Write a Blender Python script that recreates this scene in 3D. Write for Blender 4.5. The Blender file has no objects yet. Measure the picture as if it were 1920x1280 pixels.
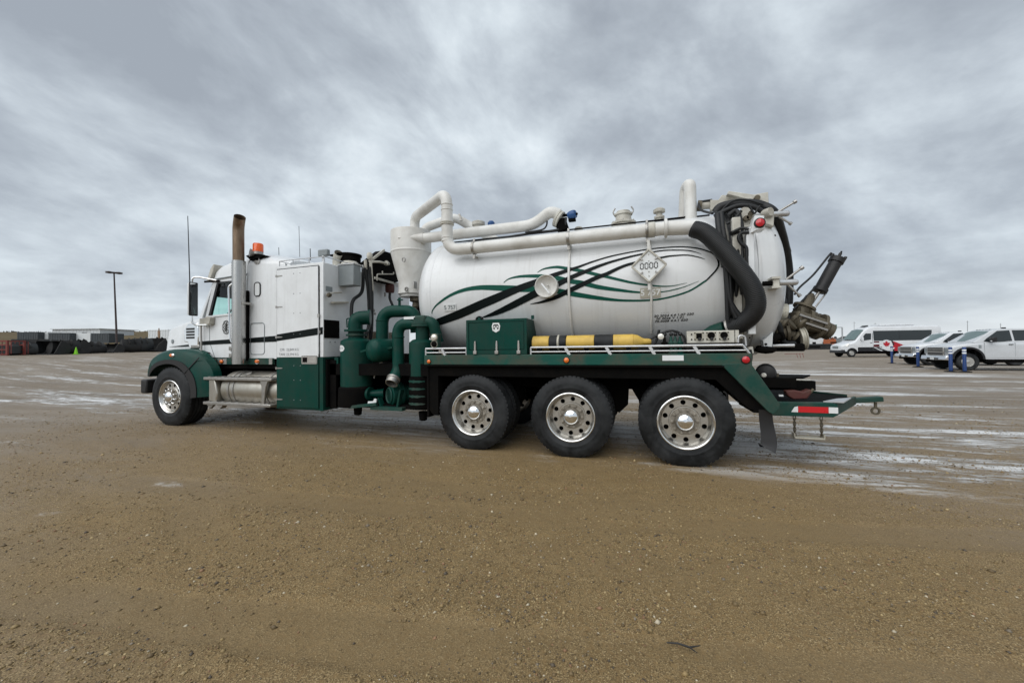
import bpy, bmesh, math, random
import numpy as np
from mathutils import Vector, Matrix
random.seed(7); rng = np.random.default_rng(11)
R = math.radians; PI = math.pi
S = bpy.context.scene; C = S.collection

# ------------------------------------------------------------------ camera
cd = bpy.data.cameras.new('camera'); cam = bpy.data.objects.new('camera', cd); C.objects.link(cam)
cd.sensor_width = 36.0; cd.lens = 13.5; cd.clip_end = 9000; cd.clip_start = .05
YAW, PITCH, ROLL, EYE = .323, .016, -.012, 1.43
cam.matrix_world = (Matrix.Translation((0, 0, EYE)) @ Matrix.Rotation(YAW, 4, 'Z') @
                    Matrix.Rotation(PI/2 + PITCH, 4, 'X') @ Matrix.Rotation(ROLL, 4, 'Z'))
S.camera = cam
S.render.resolution_x, S.render.resolution_y = 1024, 682
S.view_settings.view_transform = 'Standard'; S.view_settings.look = 'None'
S.view_settings.exposure = 0.74; S.view_settings.gamma = 1.0; S.view_settings.use_curve_mapping = False

# ------------------------------------------------------------------ sky (solid overcast) and sun
SUN_EL, SUN_AZ = R(50), R(248)          # azimuth of the sun seen from above, from +X, anticlockwise
w = bpy.data.worlds.new('World'); S.world = w; w.use_nodes = True
nt = w.node_tree; nt.nodes.clear(); N = nt.nodes.new; L = nt.links.new
def math_n(nt, op, a, b=None, c=None, clamp=False):
    n = nt.nodes.new('ShaderNodeMath'); n.operation = op; n.use_clamp = clamp
    for i, q in enumerate((a, b, c)):
        if q is None: continue
        if isinstance(q, (int, float)): n.inputs[i].default_value = q
        else: nt.links.new(q, n.inputs[i])
    return n.outputs[0]
def ramp_n(nt, fac, stops, interp='LINEAR'):
    n = nt.nodes.new('ShaderNodeValToRGB'); n.color_ramp.interpolation = interp
    e = n.color_ramp.elements
    while len(e) < len(stops): e.new(.5)
    for i, (p, c) in enumerate(stops):
        e[i].position = p; e[i].color = (*c, 1) if len(c) == 3 else c
    nt.links.new(fac, n.inputs[0]); return n.outputs[0]
def mix_n(nt, fac, a, b, blend='MIX'):
    n = nt.nodes.new('ShaderNodeMix'); n.data_type = 'RGBA'; n.blend_type = blend
    for k, q in ((0, fac), (6, a), (7, b)):
        if isinstance(q, (int, float)): n.inputs[k].default_value = q
        elif isinstance(q, (tuple, list)): n.inputs[k].default_value = (*q, 1)
        else: nt.links.new(q, n.inputs[k])
    return n.outputs[2]
def noise_n(nt, vec, scale, detail=4, rough=.55, dist=0.0):
    n = nt.nodes.new('ShaderNodeTexNoise'); n.inputs['Scale'].default_value = scale
    n.inputs['Detail'].default_value = detail; n.inputs['Roughness'].default_value = rough
    n.inputs['Distortion'].default_value = dist
    if vec is not None: nt.links.new(vec, n.inputs['Vector'])
    return n.outputs['Fac']
def map_n(nt, vec, loc=(0,0,0), rot=(0,0,0), sc=(1,1,1)):
    n = nt.nodes.new('ShaderNodeMapping'); n.inputs['Location'].default_value = loc
    n.inputs['Rotation'].default_value = rot; n.inputs['Scale'].default_value = sc
    nt.links.new(vec, n.inputs['Vector']); return n.outputs[0]
tc = N('ShaderNodeTexCoord'); sep = N('ShaderNodeSeparateXYZ'); L(tc.outputs['Generated'], sep.inputs[0])
zz = math_n(nt, 'ADD', math_n(nt, 'MAXIMUM', sep.outputs[2], 0.0), .24)
cmb = N('ShaderNodeCombineXYZ')
L(math_n(nt, 'DIVIDE', sep.outputs[0], zz), cmb.inputs[0]); L(math_n(nt, 'DIVIDE', sep.outputs[1], zz), cmb.inputs[1])
zl = math_n(nt, 'ADD', math_n(nt, 'MAXIMUM', sep.outputs[2], 0.0), .19)
cm2 = N('ShaderNodeCombineXYZ')
L(math_n(nt, 'DIVIDE', sep.outputs[0], zl), cm2.inputs[0]); L(math_n(nt, 'DIVIDE', sep.outputs[1], zl), cm2.inputs[1])
dv = tc.outputs['Generated']
n1 = noise_n(nt, map_n(nt, map_n(nt, dv, rot=(R(14), R(-22), 0)), loc=(8.8, 3.1, 1.2), sc=(1.0, 1.0, 1.75)), 2.3, 10, .56, .2)
n2 = noise_n(nt, map_n(nt, cm2.outputs[0], loc=(9.2, 1.3, 2), rot=(0, 0, R(-50)), sc=(.9, 1.1, 1)), 2.2, 9, .58, .2)
n3 = noise_n(nt, map_n(nt, cmb.outputs[0], loc=(2.2, 9.2, 4)), .6, 2, .5, .1)
cl = math_n(nt, 'ADD', math_n(nt, 'ADD', math_n(nt, 'MULTIPLY', n1, .72), math_n(nt, 'MULTIPLY', n2, .24)), math_n(nt, 'MULTIPLY', n3, .30))
cc = ramp_n(nt, cl, [(.53, (.226, .252, .286)), (.60, (.282, .314, .350)), (.655, (.350, .388, .424)), (.71, (.425, .470, .505)), (.79, (.54, .585, .615))])
hz = ramp_n(nt, sep.outputs[2], [(0.0, (1, 1, 1)), (.022, (.7, .7, .7)), (.07, (.15, .15, .15)), (.16, (0, 0, 0))])
cc = mix_n(nt, hz, cc, (.50, .53, .55))
sky = N('ShaderNodeTexSky'); sky.sky_type = 'NISHITA'; sky.sun_disc = False
sky.sun_elevation = SUN_EL; sky.sun_rotation = PI/2 - SUN_AZ
bg = N('ShaderNodeBackground'); bg.inputs[1].default_value = 1.0
bg2 = N('ShaderNodeBackground'); bg2.inputs[1].default_value = .06
L(cc, bg.inputs[0]); L(sky.outputs[0], bg2.inputs[0])
mx = N('ShaderNodeMixShader'); mx.inputs[0].default_value = .06
L(bg.outputs[0], mx.inputs[1]); L(bg2.outputs[0], mx.inputs[2])
wo = N('ShaderNodeOutputWorld'); L(mx.outputs[0], wo.inputs[0])
sd = bpy.data.lights.new('sun', 'SUN'); sd.energy = 1.5; sd.angle = R(75); sd.color = (1, .985, .965)
so = bpy.data.objects.new('sun', sd); C.objects.link(so)
sv = Vector((math.cos(SUN_AZ)*math.cos(SUN_EL), math.sin(SUN_AZ)*math.cos(SUN_EL), math.sin(SUN_EL)))
so.rotation_euler = sv.to_track_quat('Z', 'Y').to_euler(); so.location = sv*60

# ------------------------------------------------------------------ geometry helpers
class G:
    def __init__(s): s.v = []; s.f = []
    def add(s, v, f):
        o = len(s.v); s.v += [tuple(p) for p in v]; s.f += [tuple(i+o for i in q) for q in f]; return s
    def join(s, g): return s.add(g.v, g.f)
    def box(s, a, b):
        x0,x1 = sorted((a[0],b[0])); y0,y1 = sorted((a[1],b[1])); z0,z1 = sorted((a[2],b[2]))
        return s.add([(x0,y0,z0),(x1,y0,z0),(x1,y1,z0),(x0,y1,z0),(x0,y0,z1),(x1,y0,z1),(x1,y1,z1),(x0,y1,z1)],
                     [(0,3,2,1),(4,5,6,7),(0,1,5,4),(1,2,6,5),(2,3,7,6),(3,0,4,7)])
    def beam(s, p, q, wd, ht, up=(0,0,1)):
        p, q = Vector(p), Vector(q); d = (q-p).normalized(); u = Vector(up)
        r = d.cross(u)
        if r.length < 1e-4: r = d.cross(Vector((1,0,0)))
        r.normalize(); u = r.cross(d).normalized(); v = []
        for c in (p, q):
            for a, b in ((-1,-1),(1,-1),(1,1),(-1,1)): v.append(c + r*(a*wd/2) + u*(b*ht/2))
        return s.add(v, [(0,1,2,3),(7,6,5,4),(0,4,5,1),(1,5,6,2),(2,6,7,3),(3,7,4,0)])
    def prism(s, pts, d):
        n = len(pts); d = Vector(d); a = [Vector(p) for p in pts]
        return s.add(a+[p+d for p in a], [tuple(range(n))[::-1], tuple(range(n,2*n))] + [(i,(i+1)%n,n+(i+1)%n,n+i) for i in range(n)])
    def px(s, pts, y0, y1):            # profile in the x-z plane pushed along y
        return s.prism([(x,y0,z) for x,z in pts], (0,y1-y0,0))
    def tube(s, path, r, n=12, caps=True):
        P = [Vector(p) for p in path]; m = len(P); rr = r if isinstance(r,(list,tuple)) else [r]*m
        T = [(P[min(i+1,m-1)]-P[max(i-1,0)]).normalized() for i in range(m)]
        u = T[0].orthogonal().normalized(); v = []
        for i in range(m):
            u = (u - T[i]*u.dot(T[i])).normalized(); b = T[i].cross(u)
            for k in range(n):
                a = 2*PI*k/n; v.append(P[i] + (u*math.cos(a)+b*math.sin(a))*rr[i])
        f = [(i*n+k, i*n+(k+1)%n, (i+1)*n+(k+1)%n, (i+1)*n+k) for i in range(m-1) for k in range(n)]
        if caps: f += [tuple(range(n))[::-1], tuple(range((m-1)*n, m*n))]
        return s.add(v, f)
    def lathe(s, prof, o, ax=(0,0,1), n=32, closed=False):   # prof: (radius, distance along ax)
        ax = Vector(ax).normalized(); o = Vector(o); u = ax.orthogonal().normalized(); b = ax.cross(u); v = []; m = len(prof)
        for r, h in prof:
            for k in range(n):
                a = 2*PI*k/n; v.append(o + ax*h + (u*math.cos(a)+b*math.sin(a))*max(r,1e-5))
        f = [(i*n+k, i*n+(k+1)%n, (i+1)*n+(k+1)%n, (i+1)*n+k) for i in range(m-1) for k in range(n)]
        if closed: f += [((m-1)*n+k, (m-1)*n+(k+1)%n, (k+1)%n, k) for k in range(n)]
        else:
            if prof[0][0] > 1e-4: f.append(tuple(range(n))[::-1])
            if prof[-1][0] > 1e-4: f.append(tuple(range((m-1)*n, m*n)))
        return s.add(v, f)
    def cyl(s, p, q, r, n=20): return s.tube([p, q], r, n)
    def grid(s, rows):                 # rows of equal-length point lists
        m, n = len(rows), len(rows[0])
        return s.add([p for r in rows for p in r], [(i*n+k, i*n+k+1, (i+1)*n+k+1, (i+1)*n+k) for i in range(m-1) for k in range(n-1)])
    def ball(s, c, r, n=14, sq=(1,1,1)):
        rows = []
        for i in range(n//2+1):
            t = PI*i/(n//2); rr = max(math.sin(t),1e-4)
            rows.append([(c[0]+r*sq[0]*rr*math.cos(2*PI*k/n), c[1]+r*sq[1]*rr*math.sin(2*PI*k/n), c[2]+r*sq[2]*math.cos(t)) for k in range(n+1)])
        return s.grid(rows)
    def move(s, d): s.v = [(p[0]+d[0], p[1]+d[1], p[2]+d[2]) for p in s.v]; return s
    def xf(s, m): s.v = [tuple(m @ Vector(p)) for p in s.v]; return s

def cr(P, k=8, closed=False):          # Catmull-Rom through P (any dimension)
    P = [np.array(p, float) for p in P]; out = []; n = len(P)
    for i in range(n if closed else n-1):
        p0 = P[(i-1) % n] if closed or i > 0 else 2*P[0]-P[1]
        p1, p2 = P[i], P[(i+1) % n]
        p3 = P[(i+2) % n] if closed or i < n-2 else 2*P[-1]-P[-2]
        for j in range(k):
            t = j/k; out.append(tuple(.5*((2*p1)+(-p0+p2)*t+(2*p0-5*p1+4*p2-p3)*t*t+(-p0+3*p1-3*p2+p3)*t**3)))
    if not closed: out.append(tuple(P[-1]))
    return out
def bend(P, rad, k=7):                 # polyline with rounded elbows
    P = [Vector(p) for p in P]; out = [P[0]]
    for i in range(1, len(P)-1):
        a, b, c = P[i-1], P[i], P[i+1]; r = min(rad, (a-b).length*.48, (c-b).length*.48)
        s, e = b+(a-b).normalized()*r, b+(c-b).normalized()*r
        for j in range(k+1):
            t = j/k; out.append(s*(1-t)**2 + b*2*t*(1-t) + e*t*t)
    out.append(P[-1]); return out

ORG = {}
def mk(name, g, mat, parent=None, bevel=0, seg=2, sharp=38, org=None, label=None, kind=None, fix=True):
    me = bpy.data.meshes.new(name); o_ = Vector(org) if org else Vector((0,0,0))
    me.from_pydata([tuple(Vector(p)-o_) for p in g.v] if org else g.v, [], g.f)
    if fix:
        bm = bmesh.new(); bm.from_mesh(me); bmesh.ops.recalc_face_normals(bm, faces=bm.faces); bm.to_mesh(me); bm.free()
    me.shade_smooth()
    if sharp < 180: me.set_sharp_from_angle(angle=R(sharp))
    me.materials.append(mat)
    o = bpy.data.objects.new(name, me); C.objects.link(o); ORG[o.name] = o_
    if parent: o.parent = parent
    o.location = o_ - (ORG[parent.name] if parent else Vector((0,0,0)))
    if bevel:
        b = o.modifiers.new('bevel', 'BEVEL'); b.width = bevel; b.segments = seg; b.limit_method = 'ANGLE'; b.angle_limit = R(35)
    if label: o['label'] = label
    if kind: o['kind'] = kind
    return o
def empty(name, loc=(0,0,0), parent=None, label=None, cat=None, group=None):
    o = bpy.data.objects.new(name, None); C.objects.link(o); ORG[o.name] = Vector(loc); o.empty_display_size = .2
    if parent: o.parent = parent
    o.location = Vector(loc) - (ORG[parent.name] if parent else Vector((0,0,0)))
    return tag(o, label, cat, group)
def tag(o, label=None, cat=None, group=None, kind=None):
    for k, q in (('label',label),('category',cat),('group',group),('kind',kind)):
        if q: o[k] = q
    return o
def clone(o, parent=None):
    c = o.copy(); C.objects.link(c); ORG[c.name] = ORG.get(o.name, Vector((0,0,0)))
    if parent is not None: c.parent = parent
    for ch in [x for x in bpy.data.objects if x.parent == o]: clone(ch, c)
    return c
def text_g(s, size, font_scale_x=1.0, bold=0.0):
    cu = bpy.data.curves.new('t', 'FONT'); cu.body = s; cu.size = size; cu.offset = bold; cu.align_x = 'CENTER'; cu.align_y = 'CENTER'
    cu.resolution_u = 3
    o = bpy.data.objects.new('t', cu); C.objects.link(o); bpy.context.view_layer.update()
    me = bpy.data.meshes.new_from_object(o.evaluated_get(bpy.context.evaluated_depsgraph_get()))
    g = G(); g.add([(p.co.x*font_scale_x, p.co.y, 0) for p in me.vertices], [tuple(f.vertices) for f in me.polygons])
    bpy.data.objects.remove(o); bpy.data.curves.remove(cu); bpy.data.meshes.remove(me); return g

# ------------------------------------------------------------------ materials
MATS = {}
def mat(name, col, rough=.5, metal=0., var=.12, vs=3., dirt=None, damt=.0, ds=2.5, bump=0., bs=60., coat=0., spec=.5, stretch=(1,1,1), trans=0., streak=0., ior=1.45):
    if name in MATS: return MATS[name]
    m = bpy.data.materials.new(name); m.use_nodes = True; nt = m.node_tree
    b = nt.nodes['Principled BSDF']; t = nt.nodes.new('ShaderNodeTexCoord'); oi = nt.nodes.new('ShaderNodeObjectInfo'); va = nt.nodes.new('ShaderNodeVectorMath'); nt.links.new(t.outputs['Object'], va.inputs[0]); nt.links.new(oi.outputs['Location'], va.inputs[1]); v = map_n(nt, va.outputs[0], sc=stretch)
    lo = tuple(c*(1-var) for c in col); hi = tuple(min(1, c*(1+var*.6)) for c in col)
    c = mix_n(nt, noise_n(nt, v, vs, 5, .6), lo, hi)
    rg = math_n(nt, 'ADD', math_n(nt, 'MULTIPLY', noise_n(nt, v, vs*4, 4), .24), rough-.12, clamp=True)
    if dirt:
        d = noise_n(nt, v, ds, 8, .66, .3)
        f = math_n(nt, 'MULTIPLY', ramp_n(nt, d, [(.40, (0,0,0)), (.72, (1,1,1))]), damt)
        c = mix_n(nt, f, c, dirt); rg = math_n(nt, 'ADD', rg, math_n(nt, 'MULTIPLY', f, .25), clamp=True)
    if streak:                          # thin drip marks running down the sides
        q = noise_n(nt, map_n(nt, va.outputs[0], sc=(9, .55, .55)), 1.6, 6, .62, .15)
        c = mix_n(nt, math_n(nt, 'MULTIPLY', ramp_n(nt, q, [(.52, (0,0,0)), (.74, (1,1,1))]), streak), c, dirt or GRIME)
    nt.links.new(c, b.inputs['Base Color']); nt.links.new(rg, b.inputs['Roughness'])
    b.inputs['Metallic'].default_value = metal; b.inputs['Coat Weight'].default_value = coat; b.inputs['Coat Roughness'].default_value = .08
    b.inputs['Specular IOR Level'].default_value = spec; b.inputs['Transmission Weight'].default_value = trans; b.inputs['IOR'].default_value = ior
    if bump:
        n = nt.nodes.new('ShaderNodeBump'); n.inputs['Strength'].default_value = bump; n.inputs['Distance'].default_value = .01
        nt.links.new(noise_n(nt, v, bs, 3), n.inputs['Height']); nt.links.new(n.outputs[0], b.inputs['Normal'])
    MATS[name] = m; return m
GRIME = (.17, .145, .115)
M_WHITE = mat('white_paint', (.74,.76,.77), .32, streak=.10, dirt=GRIME, damt=.20, ds=1.6, var=.03, coat=.35)
M_TANKW = mat('tank_white', (.67,.685,.69), .30, streak=.22, dirt=(.30,.28,.245), damt=.22, ds=1.1, var=.04, coat=.3, stretch=(.6,1,1), bump=.03, bs=4)
M_CREAM = mat('aged_white_paint', (.55,.535,.475), .45, dirt=(.17,.14,.095), damt=.65, ds=3.4, var=.06)
M_PIPEW = mat('white_pipe_paint', (.68,.675,.645), .40, dirt=(.27,.235,.18), damt=.42, ds=3.2, var=.04)
M_GREEN = mat('green_paint', (.0010,.046,.034), .32, dirt=(.035,.036,.030), damt=.42, ds=2.6, var=.22, spec=.16, streak=.25)
M_DECK = mat('worn_green_paint', (.003,.070,.052), .5, spec=.3, dirt=(.085,.062,.045), damt=.9, ds=3.2, var=.2, bump=.15, bs=35)
M_GDULL = mat('faded_green_paint', (.008,.052,.040), .55, spec=.25, dirt=(.09,.08,.065), damt=.55, ds=4, var=.2, bump=.1, bs=40)
M_BLACK = mat('black_paint', (.010,.010,.011), .5, dirt=(.04,.035,.03), damt=.35, ds=4, var=.2)
M_UNDER = mat('chassis_black', (.004,.004,.004), .8, spec=.06, dirt=(.012,.010,.008), damt=.5, ds=5, var=.25, bump=.2, bs=30)
M_RUB = mat('tyre_rubber', (.006,.007,.008), .50, spec=.30, dirt=(.040,.042,.044), damt=.9, ds=3.0, var=.2, bump=.12, bs=90)
M_HOSE = mat('hose_rubber', (.011,.012,.013), .5, spec=.4, dirt=(.03,.029,.027), damt=.3, ds=6, var=.15)
M_PLAS = mat('black_plastic', (.012,.012,.013), .45, var=.15)
M_ALU = mat('aluminium_rim', (.66,.65,.62), .30, 1., dirt=(.30,.27,.22), damt=.5, ds=6, var=.08)
M_HUB = mat('dirty_hub', (.36,.33,.28), .55, .6, dirt=(.12,.10,.075), damt=.7, ds=9, var=.15)
M_CHR = mat('chrome', (.86,.87,.88), .06, 1., var=.01)
M_TANKA = mat('fuel_tank_aluminium', (.52,.50,.45), .38, 1., dirt=(.26,.225,.16), damt=.55, ds=4, var=.08, stretch=(1,.3,.3))
M_SS = mat('stack_steel', (.48,.475,.46), .28, 1., dirt=(.32,.30,.27), damt=.25, ds=6, var=.06, stretch=(1,1,.25))
M_RUSTP = mat('heat_stained_pipe', (.24,.175,.12), .5, .7, dirt=(.085,.045,.025), damt=.8, ds=5, var=.25, stretch=(1.5,1.5,.3))
M_STEEL = mat('bare_steel', (.42,.41,.39), .42, .9, dirt=(.17,.145,.11), damt=.5, ds=8, var=.12)
M_RAIL = mat('galvanised_rail', (.60,.61,.62), .42, .7, dirt=(.30,.28,.25), damt=.4, ds=9, var=.06)
M_GREASE = mat('greasy_casting', (.135,.115,.08), .6, .35, dirt=(.05,.042,.03), damt=.8, ds=7, var=.3, bump=.3, bs=45)
M_GREY = mat('grey_paint', (.235,.265,.275), .45, dirt=(.12,.12,.115), damt=.4, ds=3, var=.1)
M_YEL = mat('yellow_paint', (.62,.41,.075), .45, dirt=(.22,.15,.06), damt=.6, ds=7, var=.08)
M_RED = mat('red_lens', (.50,.012,.02), .2, var=.15, vs=40, coat=.6)
M_ORL = mat('amber_lens', (.75,.17,.02), .22, var=.15, vs=30, coat=.6)
M_BEAC = mat('beacon_amber', (.85,.12,.008), .2, var=.1, vs=20, coat=.5)
M_LAMP = mat('clear_lamp', (.75,.73,.66), .2, .3, var=.1, coat=.5)
M_REDP = mat('red_primer', (.085,.018,.015), .6, dirt=(.09,.06,.045), damt=.6, ds=8, var=.25)
M_TAPER = mat('red_reflective_tape', (.55,.015,.02), .3, var=.08)
M_TAPEW = mat('white_reflective_tape', (.72,.74,.74), .3, var=.06)
M_BLUE = mat('blue_paint', (.02,.075,.21), .4, var=.15)
M_GRAPHG = mat('vinyl_green', (.004,.068,.047), .45, spec=.15, var=.06)
M_GRAPHB = mat('vinyl_black', (.004,.007,.007), .45, spec=.12, var=.08)
M_INK = mat('black_lettering', (.02,.02,.02), .5, var=.05)
M_GREYINK = mat('grey_lettering', (.20,.21,.22), .5, var=.05)
M_PLATE = mat('weathered_plate', (.47,.45,.38), .5, .3, dirt=(.25,.22,.16), damt=.5, ds=14, var=.1)
def glass_mat(name, tint, rough=.03):
    m = bpy.data.materials.new(name); m.use_nodes = True; nt = m.node_tree; nt.nodes.clear()
    t = nt.nodes.new('ShaderNodeBsdfTransparent'); t.inputs[0].default_value = (*tint, 1)
    g = nt.nodes.new('ShaderNodeBsdfGlossy'); g.inputs['Roughness'].default_value = rough
    fr = nt.nodes.new('ShaderNodeFresnel'); fr.inputs[0].default_value = 1.52
    mx = nt.nodes.new('ShaderNodeMixShader'); o = nt.nodes.new('ShaderNodeOutputMaterial')
    ge = nt.nodes.new('ShaderNodeNewGeometry'); f = math_n(nt, 'MULTIPLY', math_n(nt, 'MULTIPLY', fr.outputs[0], .9), math_n(nt, 'SUBTRACT', 1.0, ge.outputs['Backfacing']))
    nt.links.new(f, mx.inputs[0]); nt.links.new(t.outputs[0], mx.inputs[1]); nt.links.new(g.outputs[0], mx.inputs[2]); nt.links.new(mx.outputs[0], o.inputs[0])
    MATS[name] = m; return m
M_GLASS = glass_mat('tinted_window_glass', (.87,.975,.95))
M_GLASSD = glass_mat('dark_window_glass', (.10,.13,.14))
M_MIRR = mat('mirror_glass', (.82,.85,.86), .03, 1., var=.01)
# ------------------------------------------------------------------ ground
CA, SA = math.cos(YAW), math.sin(YAW)
def sstep(a, b, x): t = np.clip((x-a)/(b-a), 0, 1); return t*t*(3-2*t)
def lie(x, y):                         # lie of the yard: level round the truck, rising gently to the far left
    x = np.asarray(x, float); y = np.asarray(y, float)
    l = x*CA+y*SA; d = np.maximum(-x*SA+y*CA, .5); r = np.sqrt(l*l+d*d)
    return 1.42*sstep(16, 57, r)*sstep(-.12, -.85, l/d)*(y > -200) + .155*sstep(24, 36, d)*sstep(.25, .6, l/d)
def vnoise(x, y, seed):
    xi, yi = np.floor(x).astype(int), np.floor(y).astype(int); fx, fy = x-xi, y-yi
    def h(a, b):
        n = (a*374761393 + b*668265263 + seed*974711) & 0xFFFFFFFF; n = ((n ^ (n >> 13))*1274126177) & 0xFFFFFFFF
        return ((n ^ (n >> 16)) & 0xFFFF)/65535.0
    sx, sy = fx*fx*(3-2*fx), fy*fy*(3-2*fy)
    return (h(xi,yi)*(1-sx)+h(xi+1,yi)*sx)*(1-sy)+(h(xi,yi+1)*(1-sx)+h(xi+1,yi+1)*sx)*sy
TRACKS = [((-9,2.55),(-3,2.9),(1,3.5),(6,4.6)), ((-9,.75),(-3,1.35),(1,2.05),(6,3.3)), ((-7.5,4.0),(-3.5,2.2),(-.8,.6),(1,-.8)), ((-9.5,3.0),(-5.4,1.1),(-3,-.3),(-2,-1))]
def tracks(x, y):                      # 0..1 where a wheel has pressed the gravel flat; also the distance run along it
    m = np.zeros_like(x, float); run = np.zeros_like(x, float)
    for k, T in enumerate(TRACKS):
        c = np.array(cr(T, 14)); best = np.full(x.shape, 9.); arc = np.zeros_like(x, float); L_ = 0
        for (x0, y0), (x1, y1) in zip(c[:-1], c[1:]):
            dx, dy = x1-x0, y1-y0; l_ = math.hypot(dx, dy); t = np.clip(((x-x0)*dx+(y-y0)*dy)/(l_*l_), 0, 1)
            d = np.hypot(x-x0-t*dx, y-y0-t*dy); h = d < best; best = np.where(h, d, best); arc = np.where(h, L_+t*l_, arc); L_ += l_
        q = (1-sstep(.13, .22, best+.05*(vnoise(x*5, y*5, 31+k)-.5)))*sstep(.30, .62, vnoise(x*.8+3*k, y*.8, 40+k))
        run = np.where(q > m, arc, run); m = np.maximum(m, q)
    return m, run
def relief(x, y):
    z = (vnoise(x*1.1,y*1.1,1)-.5)*.022 + (vnoise(x*3.7,y*3.7,2)-.5)*.012 + (vnoise(x*.33+4,y*2.2,6)-.5)*.018
    z += ((vnoise(x*11,y*11,3)-.5)*.006 + (vnoise(x*27,y*27,4)-.5)*.004)
    far = np.exp(-(np.abs(x+1.5)/12)**4 - (np.abs(y-3)/9)**4)
    dk = 1-sstep(4.3, 4.9, y)*.75*(np.abs(x+3.5) < 6.5)
    m, run = tracks(x, y)
    return (z*(1-.45*m) - .010*m + .0022*m*np.sin(run*52))*far*dk
def gz(x, y): return float(lie(x, y)+relief(np.array([x]), np.array([y]))[0])
def axis(lo, hi, step, far):
    a = np.arange(lo, hi+1e-6, step); g = [0]; st = step
    while g[-1] < far: st = min(st*1.13, 160); g.append(g[-1]+st)
    g = np.array(g[1:]); return np.concatenate([lo-g[::-1], a, hi+g])
gx, gy = axis(-7.5, 4.6, .034, 3200), axis(.9, 4.4, .034, 3200)
X, Y = np.meshgrid(gx, gy); Zg = lie(X, Y)+relief(X, Y)
V = np.stack([X, Y, Zg], -1).reshape(-1, 3); nx, ny = len(gx), len(gy)
idx = (np.arange(ny-1)[:, None]*nx+np.arange(nx-1)[None]).ravel()
F = np.stack([idx, idx+1, idx+1+nx, idx+nx], -1)
def np_mesh(name, V, F, mat, smooth=True):
    me = bpy.data.meshes.new(name); k = F.shape[1]
    me.vertices.add(len(V)); me.vertices.foreach_set('co', V.astype(np.float32).ravel())
    me.loops.add(F.size); me.loops.foreach_set('vertex_index', F.astype(np.int32).ravel())
    me.polygons.add(len(F)); me.polygons.foreach_set('loop_start', np.arange(0, F.size, k, dtype=np.int32))
    me.update(calc_edges=True)
    if smooth: me.shade_smooth()
    me.materials.append(mat); o = bpy.data.objects.new(name, me); C.objects.link(o); ORG[o.name] = Vector((0,0,0)); return o
mg = bpy.data.materials.new('wet_gravel'); mg.use_nodes = True; nt = mg.node_tree; b = nt.nodes['Principled BSDF']
t = nt.nodes.new('ShaderNodeTexCoord'); P = t.outputs['Object']; sp = nt.nodes.new('ShaderNodeSeparateXYZ'); nt.links.new(P, sp.inputs[0])
def sm(a, b_, v):
    n = nt.nodes.new('ShaderNodeMapRange'); n.interpolation_type = 'SMOOTHSTEP'
    n.inputs[1].default_value = a; n.inputs[2].default_value = b_; nt.links.new(v, n.inputs[0]); return n.outputs[0]
big = noise_n(nt, P, .55, 5, .6, .4); mid = noise_n(nt, P, 4.5, 6, .65); fine = noise_n(nt, P, 38, 5, .7); grit = noise_n(nt, P, 150, 2, .6)
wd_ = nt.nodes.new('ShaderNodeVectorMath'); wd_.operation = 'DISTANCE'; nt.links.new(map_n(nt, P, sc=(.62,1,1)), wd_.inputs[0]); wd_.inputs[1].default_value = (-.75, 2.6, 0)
brown_zone = sm(4.5, 1.3, math_n(nt, 'ADD', wd_.outputs[1], math_n(nt, 'MULTIPLY', math_n(nt, 'SUBTRACT', big, .5), 4.0)))      # browner, slightly darker gravel towards the middle of the yard
col = mix_n(nt, brown_zone, ramp_n(nt, mid, [(.30, (.144,.106,.075)), (.5, (.202,.153,.112)), (.70, (.256,.201,.150))]), ramp_n(nt, mid, [(.30, (.142,.088,.034)), (.5, (.212,.136,.054)), (.70, (.278,.192,.086))]))
col = mix_n(nt, sm(.36, .54, fine), col, ramp_n(nt, grit, [(.32, (.062,.041,.018)), (.47, (.164,.110,.046)), (.60, (.300,.214,.100)), (.74, (.52,.41,.24))]))
trk = nt.nodes.new('ShaderNodeAttribute'); trk.attribute_name = 'track'
silt = math_n(nt, 'MULTIPLY', sm(.50, .64, noise_n(nt, map_n(nt, P, rot=(0,0,R(-33)), sc=(.35,1.1,1)), .9, 5, .6, .6)), .55)
silt = math_n(nt, 'MAXIMUM', silt, math_n(nt, 'MULTIPLY', trk.outputs['Fac'], .50))
col = mix_n(nt, silt, col, mix_n(nt, brown_zone, (.182,.145,.102), (.165,.115,.054)))
dd = nt.nodes.new('ShaderNodeVectorMath'); dd.operation = 'DISTANCE'; nt.links.new(P, dd.inputs[0]); dd.inputs[1].default_value = (-1.2, 3.6, 0)
dry = sm(5.0, 15.0, math_n(nt, 'ADD', dd.outputs[1], math_n(nt, 'MULTIPLY', big, 3.0)))
col = mix_n(nt, math_n(nt, 'MULTIPLY', dry, .80), col, ramp_n(nt, noise_n(nt, map_n(nt, P, sc=(.25,1.5,1)), .8, 7, .65), [(.3, (.135,.110,.082)), (.55, (.212,.180,.144)), (.75, (.30,.262,.220))]))
st1 = noise_n(nt, map_n(nt, P, loc=(3.3,0,0), rot=(0,0,R(-2)), sc=(.10,.68,1)), 1.0, 5, .62, .7)
st2 = noise_n(nt, map_n(nt, P, loc=(7,3,0), sc=(.6,3.2,1)), 1.5, 8, .73, .8)
st3 = noise_n(nt, P, 14, 5, .7)
zone = math_n(nt, 'MULTIPLY', sm(4.9, 6.0, math_n(nt, 'ADD', sp.outputs[1], math_n(nt, 'MULTIPLY', big, 1.2))), sm(52, 12, dd.outputs[1]))
sidez = math_n(nt, 'ADD', math_n(nt, 'MULTIPLY', math_n(nt, 'ADD', sm(.6, 2.6, sp.outputs[0]), sm(-7.5, -10.5, sp.outputs[0]), clamp=True), .45), .55)
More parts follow.
